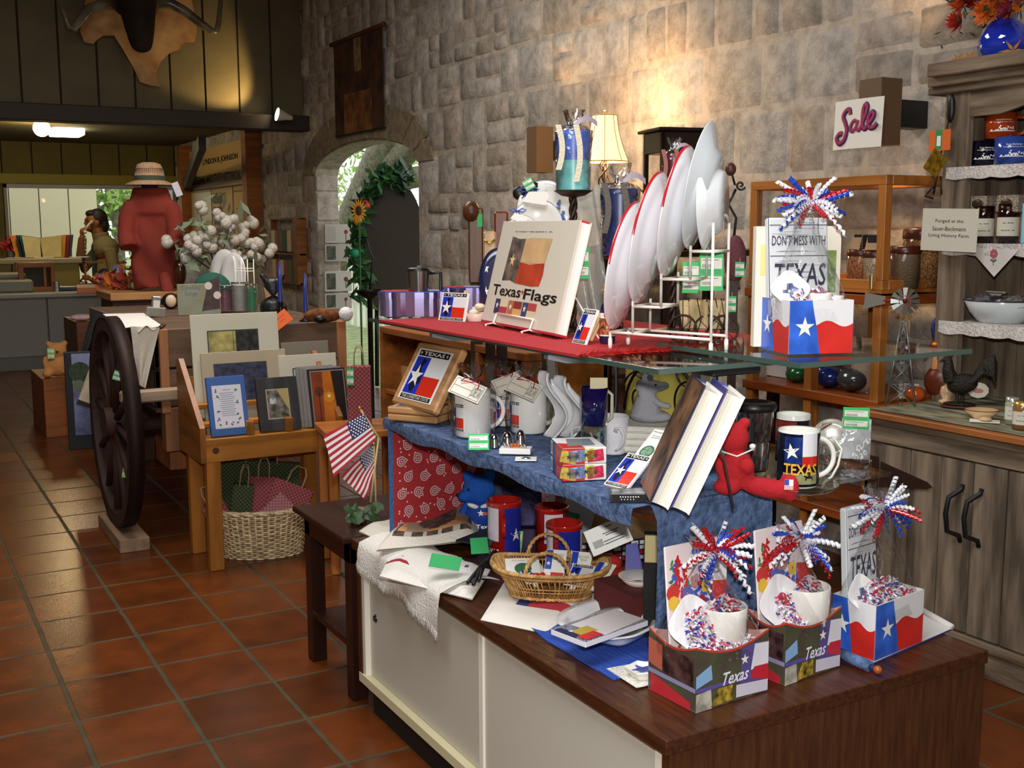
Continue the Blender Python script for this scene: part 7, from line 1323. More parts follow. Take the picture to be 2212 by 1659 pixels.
for i in range(50): a,q=rnd.uniform(0,2*PI),r*.8*rnd.random()**.5; g.ell((q*math.cos(a),q*math.sin(a),.095+rnd.uniform(0,.03)),rnd.uniform(.006,.012),rnd.choice([m('#4a1420',.05,spec=.9),m('#30242c',.05,spec=.9),m('#1c6a38',.3)]),8,6)
part('glass_berries',g,T,kind='stuff')
ljar(2186,895,3.1,.022,.085,HZ,'pale jar of cream beside the round labelled tin',c='#a8a898',lid='#c8c8c0',name='honey_jar',txt='Soap'); ljar(2209,905,3.05,.03,.085,HZ,'amber jar with a round picture label at the counter edge',c='#8c6038',lid='#c8a860',name='honey_jar',txt='LONDON')
ljar(2100,0,3.35,.001,.001,HZ,'x') if False else None
# vase of orange flowers on the hutch top
q=wx(2155,160,3.42); zc_=zt+.1; T=thing('blue_vase','cobalt blue glass vase of orange silk flowers on top of the hutch','vase',TR(3.42,wx(2165,150,3.42).y,zc_)); k=size(1,T.matrix_basis.translation); r=52*k
g=G(); g.lathe([(.001,0),(r*.6,0),(r*.95,25*k),(r,48*k),(r*.8,74*k),(r*.42,92*k),(r*.4,110*k),(r*.55,124*k),(r*.5,124*k),(r*.36,108*k)],m('#1a34b8',.06,spec=.9,coat=.8),32); part('glass_body',g,T); rnd=random.Random(12)
for i in range(26):
    c=Vector((rnd.uniform(-60,20)*k,rnd.uniform(-60,90)*k,rnd.uniform(100,190)*k)) if i else Vector((-30*k,86*k,96*k)); g=G(); col=rnd.choice(['#d8641c','#e07c20','#c8501c','#b82818','#8c1c34','#d86a20']); d0=Vector((-.6,.3,.2))+Vector((rnd.uniform(-.5,.5),rnd.uniform(-.7,.7),rnd.uniform(-.5,.5))); d0.normalize(); x=d0.orthogonal().normalized(); y=d0.cross(x)
    for j in range(40):
        a=rnd.uniform(0,2*PI); e=rnd.uniform(.1,1.25); d=(x*math.cos(a)+y*math.sin(a))*math.sin(e)+d0*math.cos(e); l=rnd.uniform(.7,1)*40*k; w_=d.cross(d0).normalized()*6*k; g.add([c,c+d*l*.5-w_,c+d*l,c+d*l*.5+w_],[(0,1,2,3)],m(col,.7))
    part('flower',g,T)
g=G(); leafcloud(g,(-15*k,20*k,110*k),90*k,120,m('#2c3c1c',.7),rnd,.03); part('leaves',g,T,kind='stuff')
for i,(x,y_,s_) in enumerate(((2068,170,18),(2094,155,20),(2185,158,30))):
    c=wx(x,y_,UXF-.05 if i<2 else 3.28); g=G(); k=size(s_,c)
    for j in range(5): a=R(-60+j*60); g.add([(0,0,0),(k*.35*math.cos(a-.35),k*.35*math.sin(a-.35),.002),(k*math.cos(a),k*math.sin(a),-.002),(k*.35*math.cos(a+.35),k*.35*math.sin(a+.35),.002)],[(0,1,2,3)],m('#b8781c',.7))
    solo('maple_leaf',g,['yellow silk maple leaf nearest the end of the hutch top','second yellow silk maple leaf on the hutch top beside the vase','yellow silk maple leaf spray against the blue vase'][i],'leaf',face(Vector((c.x+.0,c.y,zc_+k*.25)))@RX(70),'silk maple leaves')
# ================= left side: side table, print stand, wagon =================
dkz=wood('#2c130c',.3,.35,'z',8); dky=wood('#33170e',.3,.3,'y',8)
L0=Vector((1.2,3.44,0)); zt=.52
T=thing('side_table','small dark mahogany side table beside the white display cabinet','table',TR(L0.x-.025,L0.y-.03,0)); W=.5; Dp=.06
g=G(); g.bbox(-.03,-.37,zt-.02,W,Dp+.03,zt,dky,.004); part('table_top',g,T); g=G(); g.bbox(.0,-.34,zt-.09,.02,Dp,zt-.02,dky); g.bbox(0,-.35,zt-.09,W-.04,-.33,zt-.02,dky); g.bbox(0,Dp-.02,zt-.09,W-.04,Dp,zt-.02,dky); part('apron',g,T)
for x,y in ((0,-.35),(W-.09,-.35),(0,Dp-.05),(W-.09,Dp-.05)):
    g=G(); g.bbox(x,y,0,x+.05,y+.05,zt-.02,dkz,.003); part('leg',g,T)
g=G(); g.bbox(.01,-.34,.15,W-.06,Dp-.02,.17,dky); part('lower_shelf',g,T)
TZ=zt
p=wz(790,1098,TZ); p=Vector((L0.x+.12,L0.y+.12,TZ)); q=standat(775,3.5,TZ); T=thing('ivy_plant','trailing green ivy in a small pot on the dark side table','plant',TR(q.x,q.y,TZ)); k=size(1,q)
g=G(); g.lathe([(.001,0),(16*k,0),(22*k,28*k),(20*k,28*k),(.001,24*k)],m('#7a5a3a',.6,var=.3,vs_=30),18); part('pot',g,T); rnd=random.Random(31)
for i in range(26):
    a=rnd.uniform(0,2*PI); c=Vector((rnd.uniform(-36,42)*k,-rnd.uniform(8,40)*k,rnd.uniform(-38,40)*k)); s_=rnd.uniform(20,32)*k; M_=TR(*c)@RZ(rnd.uniform(-40,40))@RX(rnd.uniform(30,80))@RZ(rnd.uniform(0,360)); g=G(); g.at(M_)
    pts=[(0,-.5),(.45,-.35),(.6,.1),(.3,.2),(.0,.75),(-.3,.2),(-.6,.1),(-.45,-.35)]; g.add([(0,0,.12*s_)]+[(x*s_,y*s_,0) for x,y in pts],[(0,j+1,(j+1)%8+1) for j in range(8)],m(rnd.choice(['#22381c','#2a4422','#34502a','#6a6a30']),.5)); part('leaf',g,T)
g=G(); [g.tube([(0,0,20*k),(rnd.uniform(-20,20)*k,-20*k,30*k),(rnd.uniform(-35,40)*k,-30*k,rnd.uniform(-20,30)*k)],.0012,m('#4a4a20',.7),4) for _ in range(10)]; part('stems',g,T)
def flag(x0,y0,x1,y1,d,label,mat_folds=1,tilt=0):
    # small american flag: staff top at (x0,y0), bottom (x1,y1)
    a=CAM+ray(x0,y0)*d; b=CAM+ray(x1,y1)*d; T=thing('american_flag',label,'flag',TR(0,0,0),'small american flags'); g=G(); g.rod(a,b,.003,m('#d8c080',.3),8); g.ell(a,.006,m('#d8b040',.2,.9),8,8); part('staff',g,T); return T,a,b
RS,WS=m('#b01c30',.7),m('#e4e0dc',.7); BU=m('#20265c',.7)
def flagcloth(T,O,U,V,W,H,fold,sgn=1,nm='cloth'): # canton at O corner; U along stripes, V down
    g=G(); n=U.cross(V).normalized()
    def f(u,v): return O+U*(u*W*(1-.0*v))+V*(v*H)+n*(.012*math.sin(u*fold+v*2.)*(u))
    g.sheet(f,16,13,RS,mf=lambda u,v:BU if u<.42 and v<7/13 else (RS if int(v*13)%2==0 else WS))
    for r_ in range(7):
        for c_ in range(6): 
            u=.035+.065*c_+(.03 if r_%2 else 0); v=(.04+.073*r_)
            if u>.4: continue
            p=f(u,v)+n*.0012*sgn; g.add([p+U*.0028*math.cos(t)+V*.0028*math.sin(t) for t in (0,1.26,2.51,3.77,5.03)],[(0,1,2,3,4)],WS); p=f(u,v)-n*.0012*sgn; g.add([p+U*.0028*math.cos(t)+V*.0028*math.sin(t) for t in (0,1.26,2.51,3.77,5.03)],[(0,1,2,3,4)],WS)
    part(nm,g,T)
T,a,b=flag(777,882,818,945,3.55,'small american flag hanging at a slant in front by the paisley cloth')
b2=CAM+ray(800,1085)*3.56; g=G(); g.rod(b,b2,.003,m('#d8c080',.3),8); part('staff',g,T)
def pr(x,y,d): return CAM+ray(x,y)*d
O=pr(790,898,3.545); U=(pr(705,945,3.5)-O); V=(pr(800,972,3.545)-O)
O2=pr(778,885,3.55)
Ud=(pr(698,942,3.49)-O2); Vd=(pr(818,948,3.55)-O2)
# flag 1: hoist along the staff from (783,895) to (812,945); fly goes down-left to (735,1060)
def quadflag(T,P00,P10,P01,P11,nm='cloth',amp=.01):
    g=G(); n=(P10-P00).cross(P01-P00).normalized()
    if n.dot(CAM-P00)<0: n=-n
    def f(u,v): return P00.lerp(P10,u).lerp(P01.lerp(P11,u),v)+n*amp*math.sin(u*7+v*3)*u
    g.sheet(f,14,13,RS,mf=lambda u,v:BU if u<.42 and v<7/13 else (RS if int(v*13)%2==0 else WS))
    du=(P10-P00).normalized(); dv=(P01-P00).normalized()
    for r_ in range(7):
        for c_ in range(6):
            u=.035+.065*c_+(.03 if r_%2 else 0); v=(.04+.073*r_)
            if u>.4: continue
            p=f(u,v)+n*.0015; g.add([p+du*.003*math.cos(t)+dv*.003*math.sin(t) for t in (0,1.26,2.51,3.77,5.03)],[(0,1,2,3,4)],WS)
    part(nm,g,T)
quadflag(T,pr(786,893,3.53),pr(697,942,3.47),pr(814,948,3.53),pr(722,1030,3.47))
T,a,b=flag(808,960,812,1090,3.60,'second american flag drooping behind the slanted one'); quadflag(T,pr(806,962,3.6),pr(735,1030,3.56),pr(812,1010,3.6),pr(790,1080,3.57),amp=.012)
# ---------- print stand
SX0,SX1,SY0,SY1=1.14,1.72,4.58,4.93; sw=wood('#a56a26',.28,.4,'x',7); swz=wood('#9c6222',.28,.4,'z',7); swy=wood('#8c5520',.28,.4,'y',7)
za=wy(447,1001,SY0).z; zb2=wy(449,950,SY0).z
T=thing('print_stand','honey pine display stand with a sloped tray of matted prints','stand',TR(0,0,0))
g=G(); g.bbox(SX0,SY0,za,SX1,SY0+.022,zb2,sw,.003); g.cyl(.013,-.002,.001,m('#4a2410',.6),12,cx=0,cy=0) if False else None; g.at(TR(SX0+.04,SY0-.0008,(za+zb2)/2)@RX(90)); g.disc(0,0,.014,m('#4a2410',.6),0); g.at(); part('front_rail',g,T)
zbk=wy(387,778,SY1).z; zfs=wy(449,925,SY0).z
for x in (SX0-.022,SX1):
    g=G(); g.at(basis((x,0,0),(0,1,0),(0,0,1))@SCL(1,1,1)); g.prism([(SY0,za),(SY1+.02,za),(SY1+.02,zbk),(SY1-.03,zbk+.01),(SY0,zfs)],-.0,.022,swy,swy); g.at(); 
    for i in range(len(g.v)): g.v[i].x=x+(g.v[i].x-x if g.v[i].x>=x else x-g.v[i].x)
    part('side_panel',g,T)
for x in (SX0,SX1-.06):
    for y in (SY0+.002,SY1-.05): g=G(); g.bbox(x,y,0,x+.06,y+.05,za,swz,.003); part('leg',g,T)
g=G(); g.box(SX0,SY0+.02,zb2-.012,SX1,SY0+.12,zb2-.002,sw); g.box(SX0,SY0+.12,zb2+.03,SX1,SY0+.2,zb2+.045,sw); g.box(SX0,SY0+.2,zb2+.10,SX1,SY0+.3,zb2+.115,sw); g.box(SX0,SY1,za,SX1,SY1+.018,zb2+.22,sw); part('tiered_tray',g,T)
g=G(); g.box(SX0,SY0-.004,zb2-.03,SX1,SY0-.001,zb2+.045,film(.12,.03,(.97,.97,.95,1),0)); part('clear_lip',g,T)
for x in (1.32,1.49): g=G(); g.bbox(x,SY0+.01,zb2,x+.03,SY0+.05,zb2+.06,swz); part('divider',g,T)
def mat(name,bl,br,tl,yy,label,c,pic,th=.01,group='matted prints in the pine stand',bord=(.16,.16,.16,.16),lean=18,cat='print',inner=None):
    a=wy(*bl,yy); b=wy(*br,yy); W=(b-a).length; W=b.x-a.x; d=ray(*tl); u=Vector((1,0,0)); k=(a.x-0)/d.x; p=CAM+d*((a-CAM).x/d.x); v=p-a; v=Vector((0,abs(v.z)*math.tan(R(lean)),v.z)); H=v.length; M_=basis(a,u,v)
    t=thing(name,label,cat,M_,group); g=G(); g.bbox(0,0,-th,W,H,0,m(c,.5,bump=.05,bs=100),.001); x0,y0,x1,y1=bord[0]*W,bord[1]*H,W-bord[2]*W,H-bord[3]*H
    g.rect(x0-.005,y0-.005,x1+.005,y1+.005,m(inner or '#3a4a40',.5),.0006); part('mat_board',g,t)
    g=G(); g.at(TR(0,0,.0012)); pic(g,x0,y0,x1,y1); part('picture',g,t); g=G(); g.rect(0,0,W,H,film(.08,.03,(1,1,1,1),0),.0035); part('clear_sleeve',g,t); return t
def pic1(g,x0,y0,x1,y1): W,H=x1-x0,y1-y0; g.rect(x0,y0,x1,y1,m('#b8ae68',.5,var=.4,vs_=20)); g.rect(x0+W*.55,y0,x1,y1,m('#14181a',.5,var=.6,vs_=40,h2='#3a3c34'),.0004); g.disc(x0+W*.42,y0+H*.28,W*.16,m('#4a1c14',.5,var=.4,vs_=30),.0007,14,H*.26); g.rect(x0+W*.52,y0,x0+W*.68,y0+H*.2,m('#c88c74',.5),.0009); g.rod((x0+W*.5,y0+H*.3,.001),(x0+W*.5,y1,.001),.0012,INK,4)
def pic2(g,x0,y0,x1,y1): W,H=x1-x0,y1-y0; g.rect(x0,y0,x1,y1,m('#24283c',.5,var=.5,vs_=30,h2='#44486c'))
def pic3(g,x0,y0,x1,y1):
    W,H=x1-x0,y1-y0; g.rect(x0,y0,x1,y1,m('#b8c0cc',.5)); g.rect(x0,y0,x1,y0+H*.6,m('#34483a',.5,var=.6,vs_=40)); g.rect(x0,y0,x1,y0+H*.25,m('#8c8c4c',.5,var=.4,vs_=30),.0004)
def pic4(g,x0,y0,x1,y1):
    W,H=x1-x0,y1-y0; g.rect(x0,y0,x1,y1,m('#e4e2ea',.6)); g.text('~~~~',x0+W*.5,y1-H*.09,W*.3,H*.03,m('#8c84a8',.6),.0005)
    for i in range(12): g.rect(x0+W*(.2+.03*(i%3)),y1-H*(.17+.05*i),x1-W*(.2+.04*((i+1)%3)),y1-H*(.165+.05*i)+.001,m('#74789c',.6),.0005)
    rnd=random.Random(4)
    for (a,b) in ((.1,.9),(.85,.88),(.15,.75),(.88,.6),(.12,.4),(.85,.3),(.15,.08),(.4,.1),(.6,.08),(.8,.1),(.88,.2),(.1,.2)): 
        for k in range(3): g.disc(x0+W*(a+rnd.uniform(-.04,.04)),y0+H*(b+rnd.uniform(-.03,.03)),W*.035,m(rnd.choice(['#5060b0','#b04a6c','#4c8c4c','#6a4a8c']),.5),.0006+.0001*k,6)
def pic5(g,x0,y0,x1,y1):
    W,H=x1-x0,y1-y0; g.rect(x0,y0,x1,y1,m('#4a4434',.5,var=.7,vs_=36,h2='#8c8474')); g.flat([(x0+W*.5,y1),(x1,y1),(x1,y0+H*.25)],m('#b8a468',.5),.0004); g.rect(x0+W*.1,y0+H*.5,x0+W*.4,y0+H*.72,m('#b8bcc0',.5,var=.4,vs_=60),.0006)
def pic6(g,x0,y0,x1,y1):
    W,H=x1-x0,y1-y0; g.rect(x0,y0,x1,y1,m('#8c3c08',.5,var=.4,vs_=9)); g.flat([(x0+W*.3,y0),(x0+W*.75,y0),(x0+W*.62,y1),(x0+W*.35,y1)],m('#c8700c',.5,var=.2,vs_=10),.0004); g.disc(x0+W*.5,y0+H*.5,W*.16,m('#d8901c',.5),.0006); g.disc(x0+W*.5,y0+H*.52,W*.05,m('#f8e890',.5),.0008); g.flat([(x0+W*.75,y0),(x1,y0),(x1,y1),(x0+W*.62,y1)],m('#1a0c08',.5),.0005)
    c=(x0+W*.2,y0+H*.62); g.rect(c[0]-.002,y0+H*.05,c[0]+.002,c[1],INK,.0007); [g.flat([(c[0],c[1]),(c[0]+.022*math.cos(t-.15),c[1]+.022*math.sin(t-.15)),(c[0]+.022*math.cos(t+.15),c[1]+.022*math.sin(t+.15))],INK,.0009) for t in np.linspace(0,2*PI,11)[:-1]]
mat('matted_print',(425,905),(612,880),(388,675),SY1-.03,'largest cream matted print of a reddish animal at the back of the pine stand','#dedbc4',pic1,bord=(.19,.40,.25,.17),lean=6)
mat('matted_print',(448,945),(630,910),(402,752),SY1-.13,'beige matted print of dark water in the second row of the pine stand','#bfb094',pic2,bord=(.15,.42,.25,.15),lean=10)
mat('matted_print',(618,900),(718,890),(598,738),SY1-.05,'grey matted print with a white inner line at the back of the pine stand','#8c8578',pic3,bord=(.2,.2,.2,.28),inner='#d8d4c8',lean=6)
mat('matted_print',(612,910),(735,885),(592,766),SY1-.12,'white matted print of trees and sky behind the sunset print','#dcd8c4',pic3,bord=(.24,.2,.2,.22),lean=8)
yf=SY0+.03
mat('matted_print',(458,944),(540,925),(436,812),yf,'blue matted flower bordered verse at the front corner of the pine stand','#3a64ac',pic4,bord=(.15,.14,.15,.17),inner='#e4e2ea',lean=15,th=.02)
mat('matted_print',(564,934),(652,916),(536,812),yf,'charcoal matted photograph in the middle front of the pine stand','#2c2a2c',pic5,bord=(.24,.24,.26,.24),inner='#b8a888',lean=15,th=.02)
for i in range(4): mat('matted_print',(668-8*i+8,924-1),(748-8*i+8,904),(646-2*i+6,795),yf+.012*(i),['front orange sunset windmill print in the pine stand','second print in the stack behind the sunset print','third print in the stack behind the sunset print','rearmost print in the stack behind the sunset print'][i],'#1c1412' if i==0 else '#8c8884',pic6,bord=(.08,.05,.06,.05),inner='#8c8884',lean=13,th=.008)
# wicker laundry basket with gingham gift bags
p=wz(572,1212); p=Vector((p.x+.03,p.y+.12,0)); k=size(1,p); Rb=size(98,p); Hb=up(p,1098); T=thing('willow_basket','oval pale willow basket full of gingham gift bags under the pine stand','basket',face(p)); wl2=m('#bfa47c',.6,var=.35,vs_=50); wl3=m('#d8c098',.6,var=.3,vs_=50)
def bp_(a,t,w=0): r=Rb*(.84+.16*t); return Vector(((r+w)*math.cos(a),(r*.62+w)*math.sin(a),Hb*t))
g=G(); rows=22
for j in range(rows): g.tube([bp_(a,(j+.5)/rows,.005*math.sin(a*22+(j%2)*PI)) for a in np.linspace(0,2*PI,133)[:-1]],.0048,wl2 if j%4 else wl3,4,closed=True)
part('woven_side',g,T); g=G()
for i in range(44): a=2*PI*i/44; g.tube([bp_(a,0),bp_(a,.5),bp_(a,1)],.004,wl3,4)
part('stakes',g,T,None,None,'stuff'); g=G()
for j in range(4): g.tube([bp_(a,1.0+.015*j,.006*math.sin(a*20+j*1.6)) for a in np.linspace(0,2*PI,121)[:-1]],.007,wl3,5,closed=True)
part('braided_rim',g,T); g=G(); g.flat([bp_(a,0)[:2] for a in np.linspace(0,2*PI,41)[:-1]],wl2,.004); part('base',g,T)
def ging(c1,c2): 
    k=('ging',c1,c2)
    if k in MC: return MC[k]
    M=bpy.data.materials.new('gingham'); M.use_nodes=True; nt=M.node_tree; ch=nt.nodes.new('ShaderNodeTexChecker'); ch.inputs['Scale'].default_value=110; ch.inputs[1].default_value=rgb(c1); ch.inputs[2].default_value=rgb(c2); tc=nt.nodes.new('ShaderNodeTexCoord'); nt.links.new(tc.outputs['Object'],ch.inputs[0]); nt.links.new(ch.outputs[0],nt.nodes['Principled BSDF'].inputs[0]); nt.nodes['Principled BSDF'].inputs['Roughness'].default_value=.9; MC[k]=M; return M
rg,gg,pk=ging('#7c2c34','#a05a5c'),ging('#22301e','#4c5434'),ging('#96545c','#b07c7c')
Mbk=T.matrix_basis
def gbag(x,y,z,w,h,d,mm,label,rx_=0,ry2=0,rz=0,hd=True,M0=None,tagc=None,grp='gingham paper gift bags'):
    t=thing('gift_bag',label,'bag',(M0 if M0 is not None else Mbk)@TR(x,y,z)@RZ(rz)@RX(rx_)@RY(ry2),grp); g=G(); g.bbox(-w/2,-d/2,0,w/2,d/2,h,mm,.003); part('bag',g,t)
    if hd:
        g=G(); 
        for yy in (-d/2,d/2): g.tube([(-w*.2,yy,h-.01),(-w*.19,yy,h+.05),(-w*.1,yy,h+.08),(w*.1,yy,h+.08),(w*.19,yy,h+.05),(w*.2,yy,h-.01)],.003,m('#b0946c',.8),5)
        part('rope_handle',g,t)
    return t
gbag(-.02,.08,.14,.34,.26,.05,gg,'large dark green gingham bag at the back of the willow basket',-4,6); gbag(-.1,.0,.12,.09,.2,.05,gg,'small green gingham bag standing in the middle of the willow basket',0,8); gbag(-.14,-.04,.1,.1,.16,.04,rg,'small red gingham bag by the leg in the willow basket',-8,-26)
gbag(.07,-.01,.13,.18,.19,.05,rg,'largest red gingham bag slanting in the willow basket',-10,24); gbag(.03,-.06,.15,.13,.13,.02,pk,'faded pink gingham bag lying at the front rim of the willow basket',-16,48,hd=False)
gbag(.0,.03,.14,.12,.2,.05,rg,'second red gingham bag between the green and largest red ones',-6,4)
# red bag behind the stand on a stool
q=standat(778,4.75,.6); W=size(50,q); gbag(0,0,0,W,up(q,790),.06,rg,'red gingham gift bag with a green ticket beside the pine stand',M0=face(q)); tagcard(749,764,796,832,4.66,'green ticket hanging on the red gingham gift bag')
g=G(); g.bbox(-.17,-.15,.57,.17,.15,.599,pinx); [g.bbox(x,y,0,x+.035,y+.035,.57,pinz) for x in (-.16,.12) for y in (-.14,.1)]; solo('pine_stool',g,'pine stool carrying the red gingham gift bag','stool',TR(q.x,q.y,0)@RZ(-10))
# ---------- wagon with spoked wheel
WY=5.15; wx0,wx1=wy(330,720,WY).x,wy(747,700,WY).x; wz1=wy(600,700,WY).z; wzb=wy(600,860,WY).z; wdy=wood('#6a5442',.35,.8,'x',6); 
T=thing('farm_wagon','weathered wooden farm wagon used as a display table','wagon',TR(0,0,0)); WL=1.7
g=G(); h_=(wz1-.62)/2
for z in (wz1-h_+.006,wz1-2*h_+.0): g.bbox(wx0,WY,z,wx1,WY+.025,z+h_-.006,wdy,.003)
part('front_boards',g,T); g=G()
for z in (wz1-h_+.006,wz1-2*h_):
    g.bbox(wx0,WY,z,wx0+.025,WY+WL,z+h_-.006,wood('#6a5442',.35,.8,'y',6),.003)
part('side_boards',g,T); g=G()
for z in (wz1-h_+.006,wz1-2*h_): g.bbox(wx1-.025,WY,z,wx1,WY+WL,z+h_-.006,wood('#6a5442',.35,.8,'y',6),.003)
part('side_boards',g,T)
for x in (wx0+.02,wx1-.05): g=G(); g.bbox(x,WY-.03,.6,x+.04,WY,wz1+.003,wood('#b0764a',.25,.6,'z',8),.003); part('batten',g,T)
g=G(); g.bbox(wx0,WY,.6,wx1,WY+WL,.63,wood('#5c4634',.3,.8,'y')); part('bed',g,T)
a=wy(258,845,5.1); g=G(); g.bbox(a.x,5.06,a.z-.055,wx1-.2,5.12,a.z,wood('#a89078',.3,.8,'x',7),.008); part('bolster',g,T)
g=G(); g.bbox(1.12,5.16,.46,1.75,5.2,.6,wood('#9c8468',.3,.8,'x',7)); part('cross_board',g,T); g=G(); g.bbox(1.1,5.13,.42,1.17,5.22,.62,wood('#8c5c38',.3,.7,'z',7)); part('block',g,T); g=G(); g.rod((1.0,5.35,.52),(1.9,5.35,.52),.03,wood('#3c2618',.3,.7)); part('axle',g,T); g=G(); g.box(1.15,5.3,.3,1.85,5.6,.42,wood('#a0602c',.3,.5)); part('axle_block',g,T)
for y,h_ in ((5.3,.3),(6.4,.6)): g=G(); g.box(1.6,y,0,1.66,y+.06,h_,BK); part('prop_leg',g,T)
g=G(); WC=Vector((.92,5.35,.545)); Rr=.48; 
g.at(TR(*WC)@RY(90)@RZ(0)); wk_=wood('#3a2218',.35,.7,'z',7)
def wheel(g):
    g.lathe([(Rr-.055,-.03),(Rr,-.03),(Rr,.03),(Rr-.055,.03),(Rr-.055,-.03)],wk_,48,False); g.lathe([(Rr,-.032),(Rr+.008,-.032),(Rr+.008,.032),(Rr,.032)],m('#2a1c18',.6,.6),48)
wheel(g); Tw=thing('spoked_wagon_wheel','large iron tyred wooden spoke wheel standing in a wooden chock','wheel',TR(0,0,0)); part('rim',g,Tw)
g=G(); g.at(TR(*WC)@RY(90)); g.cyl(.07,-.05,.09,wk_,18); part('hub',g,Tw)
for i in range(12): g=G(); g.at(TR(*WC)@RY(90)); aa=i*PI/6+.1; g.rod((.07*math.cos(aa),.07*math.sin(aa),0),((Rr-.05)*math.cos(aa),(Rr-.05)*math.sin(aa),0),.017,wk_,8); part('spoke',g,Tw)
g=G(); g.bbox(.86,5.05,0,.99,5.6,.06,wood('#8c7258',.3,.8,'y')); solo('wooden_chock',g,'pale wooden block under the wagon wheel','block')
tagcard(245,262,801,822,dist(WC)-.33,'small green and white ticket near the top of the wagon wheel',tilt=-20); tagcard(265,276,1004,1032,dist(WC)-.15,'lime green ticket low in the wagon wheel spokes',TAGL,-10)
# cloths over the wagon
Z_=wz1+.004
def quadcloth(name,label,P,mm,cat='cloth',amp=.012,n=14,mf=None,th=.003,grp=None):
    P=[Vector(p) for p in P]; g=G(); nn=(P[1]-P[0]).cross(P[3]-P[0]).normalized()
    def f(u,v,o=0): return P[0].lerp(P[1],u).lerp(P[3].lerp(P[2],u),v)+nn*(amp*math.sin(u*9+v*2)*v+o)
    g.sheet(f,n,n,mm,mf=mf); g.sheet(lambda u,v:f(u,v,th),n,n,mm,mf=mf); return solo(name,g,label,cat,None,grp)
def wq(x,y,yy): return wy(x,y,yy)
wht=m('#d8d0c0',.95,bump=.3,bs=60)
quadcloth('white_cloth','white embroidered cloth draped from the wagon top down its side',[wq(285,702,5.3),wq(365,700,5.6),wq(350,705,5.12),wq(300,712,5.1)],wht); quadcloth('white_hanging_cloth','white cloth hanging down in front of the wagon side',[wq(282,705,5.12),wq(345,708,5.12),wq(312,838,5.11),wq(298,830,5.11)],wht,amp=.02)
quadcloth('print_apron','cream apron with a dark hem hanging beyond the wagon wheel',[wq(228,700,5.95),wq(222,790,5.85),wq(212,888,5.85),wq(158,870,6.0)],m('#bfb298',.95,var=.12,vs_=20),amp=.02,mf=lambda u,v:m('#2a241c',.9) if v>.92 else m('#bfb298',.95,var=.12,vs_=20))
quadcloth('white_picture_towel','white towel with a faint round emblem lying on the wagon top',[wz(222,678,Z_+.006),wz(310,676,Z_+.006),wz(352,706,Z_+.006),wz(262,708,Z_+.006)],m('#e4e0dc',.9),amp=.003)
quadcloth('black_scarf','black scarf trailing over the crate beyond the wagon',[wq(198,676,6.4),wq(240,678,6.4),wq(195,775,6.4),wq(168,790,6.4)],m('#121214',.8),amp=.02)
c=wy(175,860,6.3); g=G(); w_=size(60,c); g.bbox(-w_/2,0,-.28,w_/2,.02,.25,m('#15141c',.7),.004); g.at(TR(-w_*.25,-.001,0)@RX(90)); g.rect(0,.05,w_*.7,.24,m('#7880a0',.7,var=.2,vs_=10)); g.rect(0,-.2,w_*.7,.05,m('#5c6488',.7,var=.4,vs_=14),0); g.disc(w_*.25,.14,.055,m('#2c3a28',.8,var=.4,vs_=40),.001); g.disc(w_*.2,.07,.03,m('#5c6450',.8),.0012); solo('picture_tote_bag',g,'black tote bag printed with a dusky tree landscape beyond the wagon','bag',face(c))
# low display shelf with bear, pumpkin and autumn things
q0=wz(100,897); T=thing('pumpkin','large orange pumpkin on the tiled floor','pumpkin',TR(q0.x+.06,q0.y,0)); pk2=m('#a8480c',.5,var=.2,vs_=8); r=size(34,q0)*1.15; g=G()
def pump(g,r,h,mm,n=10): g.sheet(lambda u,v:(r*math.sin(PI*v)**.8*(1-.08*abs(math.sin(u*PI*n)))*math.cos(u*2*PI),r*math.sin(PI*v)**.8*(1-.08*abs(math.sin(u*PI*n)))*math.sin(u*2*PI),h*(.5-.5*math.cos(PI*v))*(1-.1*(v>.9))),50,12,mm)
pump(g,r,r*1.75,pk2); part('fruit',g,T); g=G(); g.tube([(0,0,r*1.6),(.01,0,r*1.85),(.03,0,r*1.95)],.012,m('#5c5a2c',.8),6); part('stem',g,T)
sh=wy(100,800,9.0); T=thing('stepped_crate','brown wooden stepped crate holding autumn gifts beyond the wagon','crate',TR(sh.x-.12,8.2,0)); cr2=wood('#8c4c1c',.3,.5,'x')
g=G(); g.bbox(0,0,.0,.7,.7,.40,cr2); part('lower_step',g,T); g=G(); g.bbox(.25,.1,.4,.75,.7,.78,wood('#5c3014',.3,.5,'x')); part('upper_step',g,T)
qq=T.matrix_basis.translation
def plush(p,k,c,label,T=None):
    g=G(); kk=m(c,.95,bump=.4,bs=60); g.ell((0,0,34*k),(34*k,28*k,34*k),kk,12,8); g.ell((0,-4*k,78*k),(28*k,24*k,24*k),kk,12,8)
    for s_ in (-1,1): g.ell((s_*22*k,0,98*k),9*k,kk,8,6); g.ell((s_*30*k,-14*k,12*k),(15*k,24*k,13*k),kk,8,6); g.ell((s_*32*k,-8*k,44*k),(10*k,12*k,22*k),kk,8,6)
    T=thing('plush_bear',label,'plush toy',face(p)); part('body',g.fused(max(.004,k*5),2,None,'bear'),T); g=G(); g.ell((0,-28*k,76*k),(4*k,3*k,3*k),BK,8,6); part('nose',g,T); return T
b_=Vector((qq.x+.12,qq.y+.15,.401)); plush(b_,.0024,'#c88a50','tan plush bear with a green ticket on the brown crate'); tagcard(103,117,752,775,dist(b_)-.1,'green ticket on the tan plush bear',TAGL)
for i,(dx,dy,r,c,lab) in enumerate(((.42,.05,.06,'#c8601c','small orange gourd on the lower crate step'),(.2,.02,.035,'#c8b43c','yellow flower cluster on the lower crate step'))):
    g=G(); pump(g,r,r*1.3,m(c,.6,var=.3,vs_=30)); solo('small_gourd',g,lab,'gourd',TR(qq.x+dx,qq.y+dy,.401))
